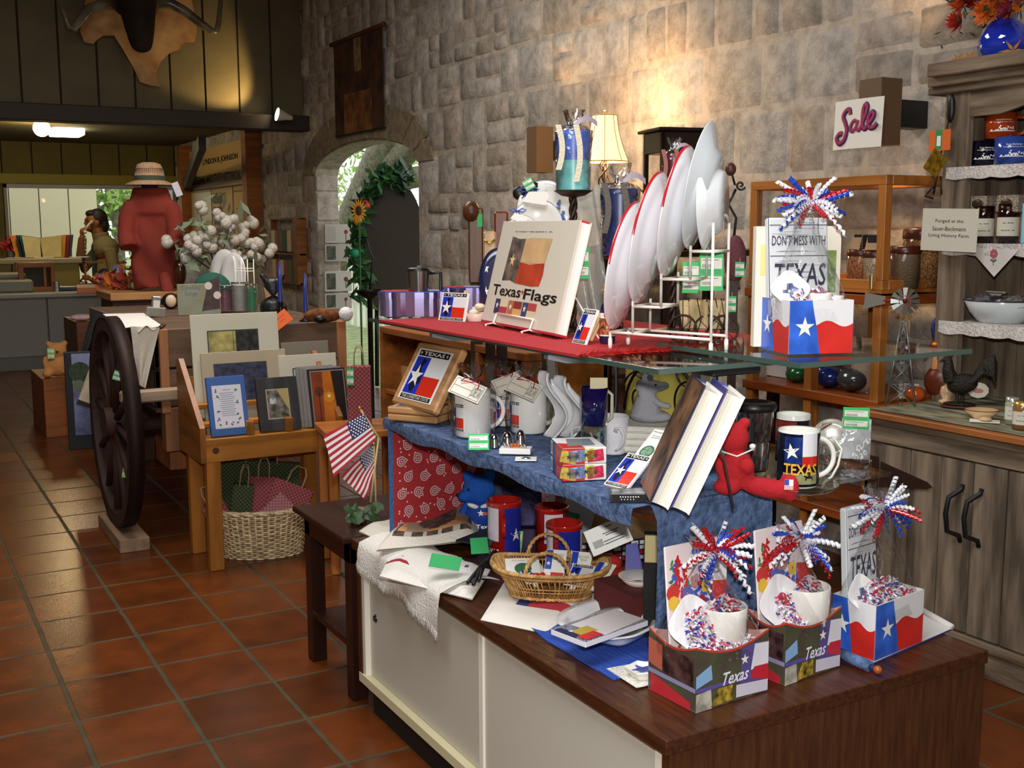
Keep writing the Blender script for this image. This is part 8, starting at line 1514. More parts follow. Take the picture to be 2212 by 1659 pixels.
for i,(x,y,c,lab,w_,h_) in enumerate(((152,668,'#c8a8a4','pink folded cloth on the upper crate step',.16,.05),(185,688,'#2a1c18','dark brown gourd on the upper crate step',.09,.09),(225,668,'#b81414','small red felt figure on the wagon end',.05,.1),(150,700,'#8c7c2c','yellow green sprig on the upper crate step',.08,.03))):
    c_=Vector((qq.x+.3+.15*i,qq.y+.2,.781)); g=G(); g.ell((0,0,h_/2),(w_/2,w_/3,h_/2),m(c,.7,var=.2,vs_=20),14,8); solo('autumn_gift',g,lab,'ornament',TR(*c_),'small autumn gifts on the crate')
# ---------- on the wagon top
plank=wood('#5c4634',.3,.8,'x'); g=G(); g.bbox(wx0+.03,WY+.03,wz1-.03,wx1-.03,WY+WL,wz1+.0,plank); solo('wagon_top_board',g,'wide weathered board laid across the top of the wagon','board')
def wt(x,d): return standat(x,d,wz1+.002)
# cowboy songbook
p=wy(385,686,5.9); W=wy(478,680,5.9).x-wy(385,680,5.9).x; H=size(70,p)*1.1
p.z=wz1+.002; g=G(); g.bbox(0,-.004,0,W,.004,wy(385,614,5.9).z-p.z,m('#a09a72',.6,var=.25,vs_=10,h2='#8a9a90'),.002); g.at(TR(0,-.0045,0)@RX(90)); g.text('Cowboy\nSongs',W*.32,.125,W*.45,.06,m('#6c7488',.6),.0); 
g.flat([(W*.55,.02),(W*.98,.03),(W*.98,.2),(W*.72,.17)],m('#4a3a3c',.6,var=.3,vs_=20),.0005); g.disc(W*.72,.15,.02,m('#d8d4cc',.6),.001); g.disc(W*.92,.1,.02,m('#d8d4cc',.6),.001); solo('songbook',g,'faded cowboy songbook with boots on its cover standing on the wagon','book',TR(*p))
for i,(x,w_,y0,lab) in enumerate(((487,42,620,'pink topped clear cylinder beside the songbook'),(520,36,612,'ribbed clear cylinder on the wagon'),(545,26,616,'smaller clear cylinder with a green band on the wagon'))):
    p=wt(x,6.05-.03*i); r=size(w_,p)/2; h=up(p,y0); T=thing('clear_canister',lab,'canister',face(p),'clear canisters on the wagon'); g=G(); g.lathe([(r,0),(r,h)],film(.4,.08),24); g.cyl(r*1.02,h,h+.008,CHROME,24); part('cylinder',g,T); g=G(); g.cyl(r*.8,.01,h*.9,m(('#8c5c6a','#a8aca8','#2f8c68')[i],.4,alpha=.7),18); part('contents',g,T)
# witch cat
p=wt(592,5.62); k=size(1,p); T=thing('cat_figurine','black and brown cat figurine with pointed ears sitting on the wagon','figurine',face(p)); g=G(); ck=m('#1c1e22',.35,.3,bump=.4,bs=60)
g.ell((0,0,22*k),(30*k,22*k,24*k),ck,14,9); g.ell((0,0,60*k),(20*k,16*k,28*k),ck,14,9)
for s_ in (-1,1): g.tube([(s_*10*k,0,76*k),(s_*22*k,0,92*k),(s_*27*k,0,98*k)],lambda t:(10-8*t)*k,ck,8)
part('body',g.fused(.006,1,None,'cat'),T); g=G(); 
for s_ in (-1,1): g.flat([(s_*4*k,50*k),(s_*20*k,70*k),(s_*16*k,44*k)],m('#b08868',.5),0)
g.T=Matrix.Identity(4); part('chest_markings',g,T,TR(0,-17*k,0)@RX(90))
for i,(x,yt,yb,d,lab) in enumerate(((607,566,655,5.5,'blue taper candle behind the cat figurine'),(661,590,692,5.45,'blue taper candle in a dark holder at the wagon corner'))):
    p=wt(x,d); hz=up(p,yb); T=thing('taper_candle',lab,'candle',face(p),'blue taper candles'); g=G(); g.lathe([(.001,0),(.035,0),(.02,.01),(.014,hz),(.018,hz+.01),(.001,hz+.01)],m('#1c1820',.3,.5),18); part('holder',g,T); g=G(); g.lathe([(.012,hz),(.008,up(p,yt)-.01),(.001,up(p,yt))],m('#1c2c84',.3,coat=.5),14); part('wax_taper',g,T)
p=wt(720,5.35); g=G(); g.ell((-.05,0,.035),(.09,.04,.035),m('#6c3c18',.95,bump=.6,bs=120,var=.5,vs_=40),16,9); g.ell((.06,-.01,.04),(.035,.035,.035),m('#e4e2e4',.95,bump=.6,bs=90),12,8); g.ell((-.06,-.03,.02),(.03,.02,.02),BK,10,6); solo('fur_roll',g,'brown and white fur roll lying on the wagon corner','fur',face(p))
p=wt(608,5.2); g=G(); g.at(TR(0,-.02,.02)@RX(70)@RZ(38)); g.bbox(-.04,-.025,-.001,.05,.04,.001,m('#e8641c',.6),.0005); g.text('~~~\n~~',.01,.01,.04,.02,INK,.0016); g.at(TR(-.06,-.03,.012)@RX(60)@RZ(30)); g.bbox(-.02,-.02,-.001,.03,.02,.001,m('#e8641c',.6),.0005); solo('orange_sale_tag',g,'bright orange paper tags taped to the wagon front edge','tag',face(p))
p=wt(335,5.75); g=G(); h=up(p,640); g.bbox(-.02,-.02,0,.02,.02,h,m('#b8bcc4',.2,.7),.003); g.box(-.016,-.0215,.01,.016,-.0201,h-.02,m('#d8d8d0',.5)); g.bbox(-.05,-.04,0,.045,-.02,.05,m('#8c8c84',.3,alpha=.8),.004); solo('silver_box',g,'tall silver box with a clear case at its foot on the wagon','box',face(p,10)@RY(6))
p=wt(370,6.3); g=G(); g.ell((0,0,.045),(.05,.03,.045),BK,12,8); g.ell((0,-.025,.045),(.03,.015,.035),m('#d8c0a0',.6),10,7); g.flat([(-.01,.02),(.01,.02),(0,.05)],BK,.0) ; solo('black_cat_ornament',g,'small black and cream ornament beside the songbook','ornament',face(p))
# teal dome, plate rack and cotton branches further on the wagon
p=wt(460,6.6); T=thing('teal_cushion','rounded dark teal cushion behind the songbook','cushion',face(p)); g=G(); r=size(40,p); zz=up(p,588); g.ell((0,0,zz*.5),(r,r*.6,zz*.5),m('#24584c',.9,bump=.3,bs=60),20,12); part('body',g,T)
for i,(x,y0,lab) in enumerate(((490,538,'leaning white platter behind the canisters'),(510,545,'second leaning white platter behind the canisters'))):
    p=wt(x,6.75-.05*i); h=up(p,y0); g=G(); pr2=h/2; g.lathe([(.001,0),(pr2*.7,0),(pr2,pr2*.14),(pr2,pr2*.16),(pr2*.68,.006),(.001,.006)],m('#dcdcdc',.15,coat=.5),32); solo('white_platter',g,lab,'platter',TR(p.x,p.y,p.z+pr2*.99)@RZ(-60)@RX(82)@SCL(.7,1,1),'white platters on the wagon')
p=wt(530,6.55); g=G(); h=up(p,560)
for x in (-.05,-.015,.02,.055): g.rod((x,0,0),(x,0,h),.003,WIRE); 
for z in (.1,.2,h*.8): g.rod((-.05,0,z),(.055,0,z),.003,WIRE)
g.rod((-.05,0,.01),(-.05,.1,.01),.003,WIRE); g.rod((.055,0,.01),(.055,.1,.01),.003,WIRE); solo('wire_plate_stand',g,'small cream wire rack in front of the white platters','rack',face(p))
p=wt(470,6.95); T=thing('cotton_branch_arrangement','dried cotton boll branches with pale leaves in a jug on the wagon','plant',face(p)); k=size(1,p); g=G(); g.lathe([(.001,0),(22*k,0),(30*k,30*k),(16*k,62*k),(18*k,70*k),(.001,66*k)],m('#8c8474',.5),18); part('jug',g,T); rnd=random.Random(77)
br=[(-95,150),(-60,185),(-30,235),(15,260),(40,235),(75,200),(100,150),(120,120),(-20,190),(60,150),(-70,110),(30,180),(-45,140),(90,90)]
g=G(); tips=[]
for (x,z) in br:
    a=Vector((0,0,60*k)); b=Vector((x*k,rnd.uniform(-.1,.1),z*k*.78+14*k)); mid=(a+b)/2+Vector((x*.15*k,0,12*k)); g.tube([a,mid,b],.003,m('#3c3024',.8),5); tips+= [b,mid.lerp(b,.5),mid] if z<240 else [b,mid.lerp(b,.5)]
part('twigs',g,T)
for i,t_ in enumerate(tips):
    if i%2==0 or i%5==0:
        g=G(); c=t_
        for j in range(4): g.ell(c+Vector((rnd.uniform(-9,9),rnd.uniform(-6,6),rnd.uniform(-8,8)))*k,rnd.uniform(8,13)*k,m('#c4beb4',.95,bump=.9,bs=90,var=.15,vs_=60),8,6)
        part('cotton_boll',g,T)
    else:
        g=G(); leafcloud(g,t_,24*k,4,m('#78866c',.8),rnd,24*k); part('leaf_spray',g,T)
# ---------- red shirt mannequin with straw hat on a shelf
SD=7.05; zsh=wy(320,632,SD).z; x0,x1=wy(246,640,SD).x,wy(392,640,SD).x
T=thing('wooden_shelf_table','light brown wooden shelf table carrying the red shirt mannequin','table',TR(0,0,0)); g=G(); g.bbox(x0-.02,SD,zsh-.045,x1+.05,SD+.5,zsh,wood('#a87848',.3,.5,'x'),.004); part('table_top',g,T); g=G(); g.box(x0,SD+.05,0,x1,SD+.45,zsh-.045,wood('#4a2410',.3,.5)); part('base',g,T)
a=wy(172,622,8.3); g=G(); g.bbox(0,0,-.04,.6,.5,0,wood('#96501c',.3,.5,'x')); g.box(.42,.25,-a.z,.55,.45,-.04,wood('#4a2410',.3,.5)); solo('orange_brown_table',g,'orange brown table top reaching behind the mannequin shelf','table',TR(a.x-.02,8.3,a.z)@RZ(-8))
c=wy(335,632,SD+.2); W=size(57,c); H=up(Vector((c.x,c.y,zsh)),405); T=thing('shirt_mannequin','faded red long sleeved shirt on a torso form','mannequin',face(Vector((c.x,c.y,zsh+.002)),-8)); shc=m('#7c2a1c',.9,bump=.5,bs=14,var=.12,vs_=5)
g=G()
def torso(u,v):
    a=u*2*PI; z=H*v; w_=W*(.74+.1*math.sin(v*6)) if v<.75 else W*(.88-1.9*(v-.75)**1.6-.05); w_=max(w_,.05); dd=w_*.5+.02*math.sin(v*13+u*20)*(1-v)
    return (w_*math.cos(a)*(1+.03*math.sin(u*40+v*9)),dd*math.sin(a),z+.02*math.sin(u*30)*(v<.1))
g.sheet(torso,64,40,shc); g.flat([torso(i/24,0)[:2] for i in range(24)],shc,.02); g.flat([torso(i/24,1)[:2] for i in range(24)],shc,H*.995)
for s_ in (-1,1): g.tube([(s_*W*.66,0,H*.84),(s_*W*.84,-.02,H*.7),(s_*W*.9,-.05,H*.54),(s_*W*.8,-.08,H*.42)],lambda t:.055+.012*math.sin(t*9),shc,12)
part('shirt_body',g.fused(.012,2,None,'shirt'),T)
g=G(); g.tube([(.0,0,H*.95),(0,0,H+.06)],.05,m('#1c1410',.8),12); part('neck_form',g,T)
g=G(); g.tube([(W*.4,-.05,.1),(W*.6,-.12,-.02),(W*.5,-.12,-.05)],.035,shc,8); part('shirt_tail',g,T)
hc_=Vector((0,0,H+.005)); hk=size(1,c); T2_=thing('straw_hat','woven straw hat with a grey green band resting on the mannequin','hat',T.matrix_basis@TR(*hc_)@RX(0)@RZ(0)); sg_=m('#b08c6c',.8,bump=.6,bs=160,var=.2,vs_=90)
g=G(); g.lathe([(50*hk,2*hk),(50*hk,5*hk),(32*hk,12*hk),(29*hk,34*hk),(24*hk,46*hk),(14*hk,50*hk),(.001,48*hk)],sg_,36); g.lathe([(50*hk,2*hk),(30*hk,9*hk),(.001,10*hk)],sg_,36)
for i in range(22):
    for j in range(3): a=-PI+.1+i*.13; g.ell((29.3*hk*math.cos(a),29.3*hk*math.sin(a),(28+4*j)*hk),(1*hk,1*hk,1.5*hk),INK,5,4)
part('straw_weave',g,T2_); g=G(); g.lathe([(32.5*hk,11*hk),(31.8*hk,22*hk)],m('#3c4434',.8),36); part('hat_band',g,T2_)
g=G(); g.at(TR(56*hk,-20*hk,-4*hk)@RX(90)@RZ(20)); g.rect(-6*hk,-18*hk,8*hk,12*hk,m('#d0ccdc',.7)); g.at(); part('white_tag',g,T2_)
def onshelf(x,d): return standat(x,d,zsh+.002)
p=onshelf(257,7.3); r=size(14,p); h=up(p,572); T=thing('glass_jar_candle','pale blue glass jar candle beside the red shirt','candle',face(p)); g=G(); g.lathe([(.001,0),(r,0),(r,h*.8),(r*.6,h),(.001,h)],m('#8890b8',.15,alpha=.85,var=.2,vs_=20),20); part('jar',g,T)
p=onshelf(290,7.15); r=size(14,p); g=G(); pump(g,r,r*1.3,m('#b0a468',.5),10)
for j in range(8): g.tube([(r*1.0*math.sin(PI*v)**.8*math.cos(j*PI/4),r*1.0*math.sin(PI*v)**.8*math.sin(j*PI/4),r*1.3*(.5-.5*math.cos(PI*v))) for v in np.linspace(.08,.95,8)],r*.09,m('#2c4820',.6),4)
solo('striped_gourd',g,'green and cream striped gourd before the red shirt','gourd',TR(*p))
T=thing('autumn_leaf_garland','red and orange silk leaves around the striped gourd','garland',face(onshelf(275,7.22))); g=G(); leafcloud(g,(0,0,.05),.13,90,m('#a83c20',.7),random.Random(2),.05); leafcloud(g,(-.05,0,.03),.13,50,m('#c8701c',.7),random.Random(3),.05); part('leaves',g,T)
for i,(x,y,c,lab,s_) in enumerate(((235,620,'#c8641c','small orange pumpkin on the orange brown table',.05),(215,612,'#9c5468','striped pink trinket on the orange brown table',.045),(225,590,'#242018','black figure on the orange brown table',.06),(240,585,'#c8b088','tan cup on the orange brown table',.05))):
    p=standat(x,8.6+.1*i,a_z) if False else None; q=Vector((wy(x,y,8.45+.1*i).x,8.45+.1*i,a.z if False else 0)); q.z=T.matrix_basis.translation.z*0+wy(172,622,8.3).z+.002; g=G(); g.ell((0,0,s_),(s_*.8,s_*.7,s_),m(c,.5,var=.3,vs_=30),12,8); solo('fall_trinket',g,lab,'ornament',TR(*q),'trinkets on the orange brown table')
p=wt(392,7.0); T=thing('brown_goblet','dark amber pottery goblet at the wagon end','goblet',TR(*p)); k=size(1,p); g=G(); zz=up(p,562); g.lathe([(.001,0),(9*k,0),(4*k,6*k),(3*k,zz*.3),(13*k,zz*.55),(14*k,zz*.8),(11*k,zz),(9*k,zz),(.001,zz*.4)],m('#3c1c0c',.15,coat=.5),20); part('bowl',g,T)
# ---------- desk / counters
CY=12.3; cw2=m('#8a8880',.6); ctop=wy(120,632,CY).z
T=thing('service_counter','grey service counter with paneled front at the far end of the shop','counter',TR(0,0,0)); cx1=wy(240,632,CY).x
g=G(); boards(g,-3.5,cx1,.14,ctop-.05,CY+.05,cw2,.62,gm=m('#5c5a54',.7)); part('front_panel',g,T); g=G(); g.box(-3.5,CY+.06,.0,cx1,CY+.1,.14,m('#6c6a64',.6)); part('plinth',g,T); g=G(); g.bbox(-3.5,CY-.02,ctop-.05,cx1+.05,CY+.7,ctop,m('#a8a69c',.4),.01); part('counter_top',g,T); g=G(); g.box(cx1-.02,CY+.05,0,cx1,CY+.7,ctop-.05,m('#5a5044',.6)); part('end_panel',g,T)
dz=wy(100,558,13.1).z; dx1=wy(178,558,13.1).x; T=thing('reception_desk','tan raised reception desk behind the grey counter','desk',TR(0,0,0)); g=G(); g.bbox(-3.5,13.1,dz-.06,dx1,13.6,dz,m('#a09878',.5),.01); part('desk_top',g,T); g=G(); boards(g,-3.5,dx1-.03,0,dz-.06,13.15,m('#8c7c34',.6),.7,gm=m('#4a4020',.7)); part('front_panel',g,T)
CTZ=ctop+.002
def cpt(x,y,yy=CY+.25): q=wy(x,y,yy); q.z=CTZ; return q
# display box
q=cpt(42,625); W=wy(115,600,CY+.25).x-wy(36,600,CY+.25).x; H=wy(80,567,CY+.25).z-CTZ; T=thing('donation_box','orange wood framed glass display box on the grey counter','box',TR(q.x,q.y,CTZ)); ow=wood('#9c5c1c',.25,.4,'x')
for b in ((0,0,0,W-.04,.04,.05),(0,0,H-.05,W-.04,.04,H),(0,.001,.05,.05,.04,H-.05),(W*.68,.001,.05,W*.76,.04,H-.05),(W-.04,0,0,W,.3,H),(0,.26,0,W-.04,.3,H)): g=G(); g.bbox(*b,ow); part('frame',g,T)
g=G(); g.box(.04,.02,.04,W-.04,.024,H-.04,film(.15,.04,(.9,.9,.9,1),0)); part('glass_front',g,T); g=G(); g.box(.04,.22,.04,W-.04,.25,H-.04,m('#4a4a48',.7)); part('back_panel',g,T)
g=G(); g.bbox(-.1,-.15,0,.3,.15,.13,m('#8c8a80',.5),.02); g.bbox(-.1,.0,.13,.25,.15,.2,m('#8c8a80',.5),.02); solo('cash_register',g,'grey office machine at the end of the grey counter','machine',TR(cpt(2,620).x,CY+.3,CTZ))
g=G(); g.at(RZ(-12)); g.bbox(0,0,0,.3,.12,.05,m('#2c3a4c',.3),.01); g.cyl(.03,0,.1,CHROME,14,cx=.02,cy=.0); solo('tape_dispenser',g,'dark tape dispenser beside the display box','dispenser',TR(*cpt(118,626))); 
q=cpt(175,625); g=G(); g.bbox(0,0,0,.3,.2,.015,wood('#b07c40',.3,.5),.002); g.bbox(.05,.05,.015,.07,.07,.3,ow); g.bbox(.05,.05,.28,.25,.07,.3,ow); g.bbox(.03,.05,.03,.08,.12,.09,m('#c8a078',.5)); solo('brochure_rack',g,'small wooden brochure rack at the counter end','rack',TR(*q))
# desk book of samples
q=wy(55,550,13.2); q.z=dz+.002; T=thing('open_display_binder','wide open display binder with coloured covers on the desk','binder',TR(wy(93,545,13.2).x,13.25,dz+.002)); k=size(1,q); zc_=50*k
for s_ in (-1,1):
    for j,(c,dx_) in enumerate((('#c8882c',63),('#2c2c4c',52),('#1c6458',45)) if s_<0 else (('#2c3448',66),('#7c1c18',58),('#b88c34',50))):
        g=G(); t0=j*.008; g.add([(0,.1-t0,0),(s_*dx_*k*.86,-.05-t0,0),(s_*dx_*k,.0-t0,zc_),(0,.16-t0,zc_*.86)],[(0,1,2,3)],m(c,.5)); part('coloured_cover',g,T)
    g=G(); g.add([(0,.07,.006),(s_*36*k,-.09,.006),(s_*40*k,-.03,zc_*.96),(0,.13,zc_*.84)],[(0,1,2,3)],m('#c8bc8c',.6,var=.1,vs_=8)); part('open_page',g,T)
g=G(); g.rod((0,.06,0),(0,.14,zc_*.86),.008,INK); part('spine',g,T)
q=wy(24,548,13.3); q.z=dz+.002; T=thing('poinsettia','small red flower in a pot on the desk','flower',TR(*q)); g=G(); g.cyl(.03,0,.08,m('#8c8c84',.5),12); part('pot',g,T); g=G(); leafcloud(g,(0,0,.13),.1,60,m('#a81420',.6),random.Random(5),.06); part('flower_head',g,T,None,None,'stuff')
for i,(x,c,lab) in enumerate(((72,'#e4e0e0','white paper on the desk edge'),(150,'#e0dcdc','folded white sheets at the desk end'),(12,'#b8b4a8','clipboard papers on the near end of the desk'))):
    g=G(); g.bbox(0,0,0,.2,.1,.01,m(c,.7),.001); solo('desk_papers',g,lab,'paper',TR(wy(x,550,13.15).x,13.12,dz+.002),'loose papers on the desk')
# ranger on the phone
PY=13.75; hd=wy(205,478,PY); hs=size(1,hd); T=thing('person','ranger in a khaki uniform shirt with shoulder patch talking on a phone','person',TR(hd.x,PY,0)); Z0=hd.z
skin=m('#8c5434',.5,bump=.05); kh=m('#7c7048',.85,bump=.15,bs=20); hair=m('#1c100c',.6,bump=.6,bs=90)
def skmesh(V,E_,Rd,mm,sub=2,name='m'):
    me=bpy.data.meshes.new(name); me.from_pydata(V,E_,[]); o=bpy.data.objects.new('t',me); SC.collection.objects.link(o); o.modifiers.new('s','SKIN'); 
    for i,r in enumerate(Rd): me.skin_vertices[0].data[i].radius=r if hasattr(r,'__len__') else (r,r)
    me.skin_vertices[0].data[0].use_root=True; s_=o.modifiers.new('b','SUBSURF'); s_.levels=sub; n=bpy.data.meshes.new_from_object(o.evaluated_get(bpy.context.evaluated_depsgraph_get())); bpy.data.objects.remove(o); n.materials.clear(); n.materials.append(mm)
    for p_ in n.polygons: p_.use_smooth=True
    return n
h=Z0-.02 # head centre height
PS=TR(0,0,h)@SCL(1.14,1.14,1.12)@TR(0,0,-h)
g=G(); g.ell((0,0,h+.02),(.088,.078,.115),skin,20,14); g.ell((-.045,0,h-.045),(.05,.05,.05),skin,12,9); g.ell((-.092,-.0,h+.0),(.018,.014,.022),skin,8,7); g.ell((-.082,0,h+.035),(.02,.04,.014),skin,8,6); g.ell((-.086,0,h-.04),(.014,.024,.008),skin,8,6); g.ell((.015,-.078,h),(.014,.012,.03),skin,8,7); g.ell((.015,.078,h),(.014,.012,.03),skin,8,7)
g.tube([(.02,0,h-.06),(.04,0,h-.14),(.06,0,h-.24)],.068,skin,14); g.ell((.07,0,h-.29),(.12,.17,.12),skin,14,9); g.ell((.08,0,h-.6),(.12,.16,.32),skin,14,9)
# arms: near arm across, far arm raised with the phone
g.tube([(.09,-.19,h-.3),(.10,-.25,h-.55),(.02,-.28,h-.66),(-.10,-.22,h-.56)],lambda t:.052-.02*t,skin,12); g.tube([(.05,.17,h-.3),(-.12,.1,h-.48),(-.16,0,h-.35),(-.135,-.05,h-.13)],lambda t:.05-.02*t,skin,12)
g.ell((-.135,-.06,h-.09),(.03,.022,.042),skin,10,8)
for j in range(4): g.tube([(-.15+.002*j,-.07+.012*j,h-.10),(-.128,-.088+.012*j,h-.07+.004*j),(-.106,-.085+.012*j,h-.06+.006*j)],.0095-.0006*j,skin,6)
g.tube([(-.12,-.05,h-.11),(-.105,-.04,h-.08),(-.1,-.04,h-.05)],.0105,skin,6)
g.ell((-.14,-.2,h-.55),(.045,.02,.03),skin,10,8)
for j in range(4): g.tube([(-.17,-.21+.012*j,h-.55),(-.2,-.215+.012*j,h-.57-.006*j),(-.19,-.21+.012*j,h-.6)],.009,skin,6)
g.tube([(-.15,-.185,h-.54),(-.18,-.18,h-.53)],.0105,skin,6)
for s_ in (-1,1): g.tube([(.09,s_*.09,h-.75),(.08,s_*.1,h-1.15),(.09,s_*.1,.25)],lambda t:.085-.04*t,skin,12)
part('body',g.fused(.008,2,None,'body'),T,PS)
g=G(); g.ell((.03,0,h+.05),(.096,.086,.10),hair,18,12); g.ell((.08,0,h-.02),(.055,.075,.09),hair,14,10); g.ell((-.03,0,h+.095),(.06,.07,.04),hair,12,8); part('hair',g.fused(.006,2,None,'hair'),T,PS)
g=G(); g.ell((-.072,-.045,h+.02),(.012,.010,.006),BK,6,5); g.ell((-.075,-.035,h+.042),(.016,.014,.004),hair,6,5); part('eye',g,T,PS)
g=G(); g.ell((.075,0,h-.31),(.135,.20,.13),kh,16,10); g.ell((.085,0,h-.62),(.14,.185,.33),kh,16,10); g.tube([(.09,-.19,h-.32),(.11,-.255,h-.55),(.02,-.285,h-.67),(-.08,-.235,h-.58)],lambda t:.066-.02*t,kh,14); g.tube([(.05,.18,h-.32),(-.12,.11,h-.49),(-.16,.01,h-.38),(-.142,-.03,h-.2)],lambda t:.064-.022*t,kh,14); g.tube([(.035,0,h-.15),(.05,0,h-.26)],.084,kh,14); part('uniform_shirt',g.fused(.009,2,None,'shirt'),T,PS@TR(.01,0,.05))
g=G(); g.at(TR(.10,-.262,h-.40)@RX(90)); g.disc(0,0,.036,m('#1c6450',.6),.0,18); g.disc(0,0,.022,m('#5c9c6c',.6),.001,14); g.at(); part('shoulder_patch',g,T,PS@TR(.01,0,.05)); g=G(); g.add([(-.055,-.05,h-.28),(-.02,-.075,h-.27),(-.045,-.14,h-.62),(-.075,-.12,h-.62)],[(0,1,2,3)],m('#1c2a24',.6)); part('tie',g,T,PS@TR(.0,0,.05))
g=G()
for s_ in (-1,1): g.tube([(.09,s_*.09,h-.8),(.09,s_*.1,.26)],lambda t:.10-.03*t,m('#3a3424',.8),12); g.ell((.05,s_*.1,.24),(.13,.05,.04),BK,10,6)
part('trousers',g,T,PS)
T=thing('telephone_handset','white telephone handset with a coiled cord held by the ranger','telephone',TR(hd.x,PY,0)@PS); g=G(); g.tube([(-.05,-.088,h+.01),(-.088,-.105,h-.03),(-.115,-.1,h-.085)],.012,m('#c8bca0',.4),8); g.ell((-.045,-.088,h+.01),(.02,.014,.02),m('#c8bca0',.4),8,6); g.ell((-.115,-.1,h-.09),(.018,.018,.02),m('#e4dcc4',.4),8,6); part('handset',g,T)
g=G(); g.tube([(-.118+.008*math.cos(t*9),-.105+.008*math.sin(t*9),h-.1-t*.055) for t in np.linspace(0,8,240)],.003,m('#c8c0a8',.5),4); part('coiled_cord',g,T)
# ---------- longhorn mount on a Texas shaped hide
LY=BY-.03; oc=wy(305,60,LY); k=size(1,oc)
tx=[(175,30),(172,70),(180,92),(200,96),(212,84),(222,78),(245,78),(262,105),(272,122),(288,150),(300,178),(322,185),(345,189),(336,160),(345,135),(366,115),(385,108),(398,92),(418,92),(424,70),(418,30),(408,-20),(330,-40),(320,-150),(230,-150),(228,-40),(190,-20)]
T=thing('longhorn_mount','longhorn steer head mounted on a pale Texas shaped hide board','trophy',TR(0,0,0)); g=G(); P2=[wy(x,y,LY) for x,y in tx]; g.at(basis((0,LY,0),(1,0,0),(0,0,1))); g.prism([(p_.x,p_.z) for p_ in P2],0,.03,m('#a87850',.9,var=.3,vs_=5,h2='#c09a70'),m('#6a4428',.8)); part('hide_board',g,T)
# move board in front of the wall plane
c=wy(300,40,LY-.35); g=G(); hb=m('#241208',.85,bump=.5,bs=60,var=.4,vs_=12)
def Q(x,y,dy): q_=wy(x,y,LY-dy); return q_
g.tube([Q(290,-10,.1),Q(293,-5,.25),Q(297,15,.38),Q(302,60,.42),Q(306,98,.44)],lambda t:(.21-.12*t),hb,16); g.ell(Q(306,98,.46),(.085,.07,.06),hb,12,8); g.ell(Q(296,-10,.2),(.2,.2,.22),hb,16,10)
for s_,x in ((-1,250),(1,336)): g.ell(Q(x,4,.25),(.1,.03,.04),hb,10,6)
part('head',g.fused(.016,3,None,'head'),T); hn=m('#6c6454',.25,coat=.4,var=.5,vs_=6)
g=G(); g.tube([Q(330,5,.25),Q(370,8,.28),(Q(400,25,.3)),Q(430,48,.3),Q(455,66,.3),Q(468,68,.3),Q(473,45,.3),Q(476,10,.3),Q(478,-20,.3)],lambda t:.05-.035*t,hn,12); part('horn',g,T); g=G(); g.tube([Q(252,5,.25),Q(215,12,.28),Q(190,20,.3),Q(172,45,.32),Q(158,62,.34),Q(148,60,.34),Q(142,40,.34),Q(132,12,.34)],lambda t:.05-.035*t,hn,12); part('horn',g,T)
for x in (272,324): g=G(); g.ell(Q(x,38,.36),.018,m('#0c0806',.1),8,6); part('eye',g,T)
for x in (300,314): g=G(); g.ell(Q(x,100,.51),(.012,.008,.014),BK,8,6); part('nostril',g,T)
# ---------- spotlights and ceiling lamps
q=wy(603,248,BY-.25); T=thing('track_spotlight','white track spotlight with a glowing face on the beam','spotlight',TR(*q)); g=G(); g.at(RZ(0)@RY(-78)); g.lathe([(.02,-.12),(.028,-.08),(.055,0),(.06,.02)],m('#c8c0b0',.4),18); g.at(); part('housing',g,T); g=G(); g.at(RY(-78)); g.cyl(.055,.012,.016,m('#ffe9b8',.4,emit=18),18); g.at(); part('bulb_face',g,T); g=G(); g.rod((.1,0,-.02),(.1,.22,-.04),.012,BK); part('arm',g,T)
sp=lamp('track_spot_light','SPOT',(0,0,0),42,(1,.66,.24),.04,spot=70); sp.location=(q.x-.1,q.y-.02,q.z+.0); sp.rotation_euler=(Vector((-.6,.42,.62))).to_track_quat('-Z','Y').to_euler()
q=wy(90,277,12.6); T=thing('globe_ceiling_lamp','round glowing globe lamp under the low ceiling','ceiling lamp',TR(*q)); g=G(); g.ell((0,0,0),size(18,q),m('#ffe2a8',.4,emit=14),16,12); part('globe',g,T); g=G(); g.rod((0,0,.08),(0,0,zc+.13-q.z),.02,BK); part('stem',g,T); lamp('globe_lamp_light','POINT',(q.x,q.y,q.z-.12),22,(1,.74,.36),.08)
a=wy(113,281,13.2); b=wy(180,281,13.2); g=G(); g.bbox(a.x,13.1,a.z-.05,b.x,13.5,a.z+.05,m('#fff4d8',.4,emit=11),.01); T=thing('fluorescent_fixture','bright rectangular fluorescent fixture beside the globe lamp','ceiling lamp',TR(0,0,0)); part('diffuser',g,T); g=G(); g.box(a.x+.05,13.25,a.z+.05,a.x+.1,13.35,zc+.13,m('#b8b4a0',.5)); part('mount',g,T)
# ---------- park information sign on the far stone wall
xs_=WX-.05; sa,sb,sc_=wx(418,545,xs_),wx(553,560,xs_),wx(415,325,xs_); yA,yB=sa.y,sb.y; zT=wx(484,310,xs_).z; zB=wx(470,545,xs_).z; Ws=yA-yB; Hs=zT-zB
T=thing('park_information_sign','tan park information board in a brown timber frame on the far stone wall','sign',basis((xs_,yA,zB),(0,-1,0),(0,0,1))); g=G(); tb=m('#c8a868',.6); g.box(0,0,-.03,Ws,Hs,0,tb); dl=m('#4a3020',.6)
g.rect(0,Hs*.60,Ws,Hs*.615,dl,.002); g.rect(Ws*.36,0,Ws*.372,Hs*.6,dl,.002); g.rect(Ws*.70,0,Ws*.712,Hs*.6,dl,.002); g.rect(Ws*.02,Hs*.30,Ws*.36,Hs*.58,m('#d8d0ac',.3),.003); tk2=m('#2a1a14',.6)
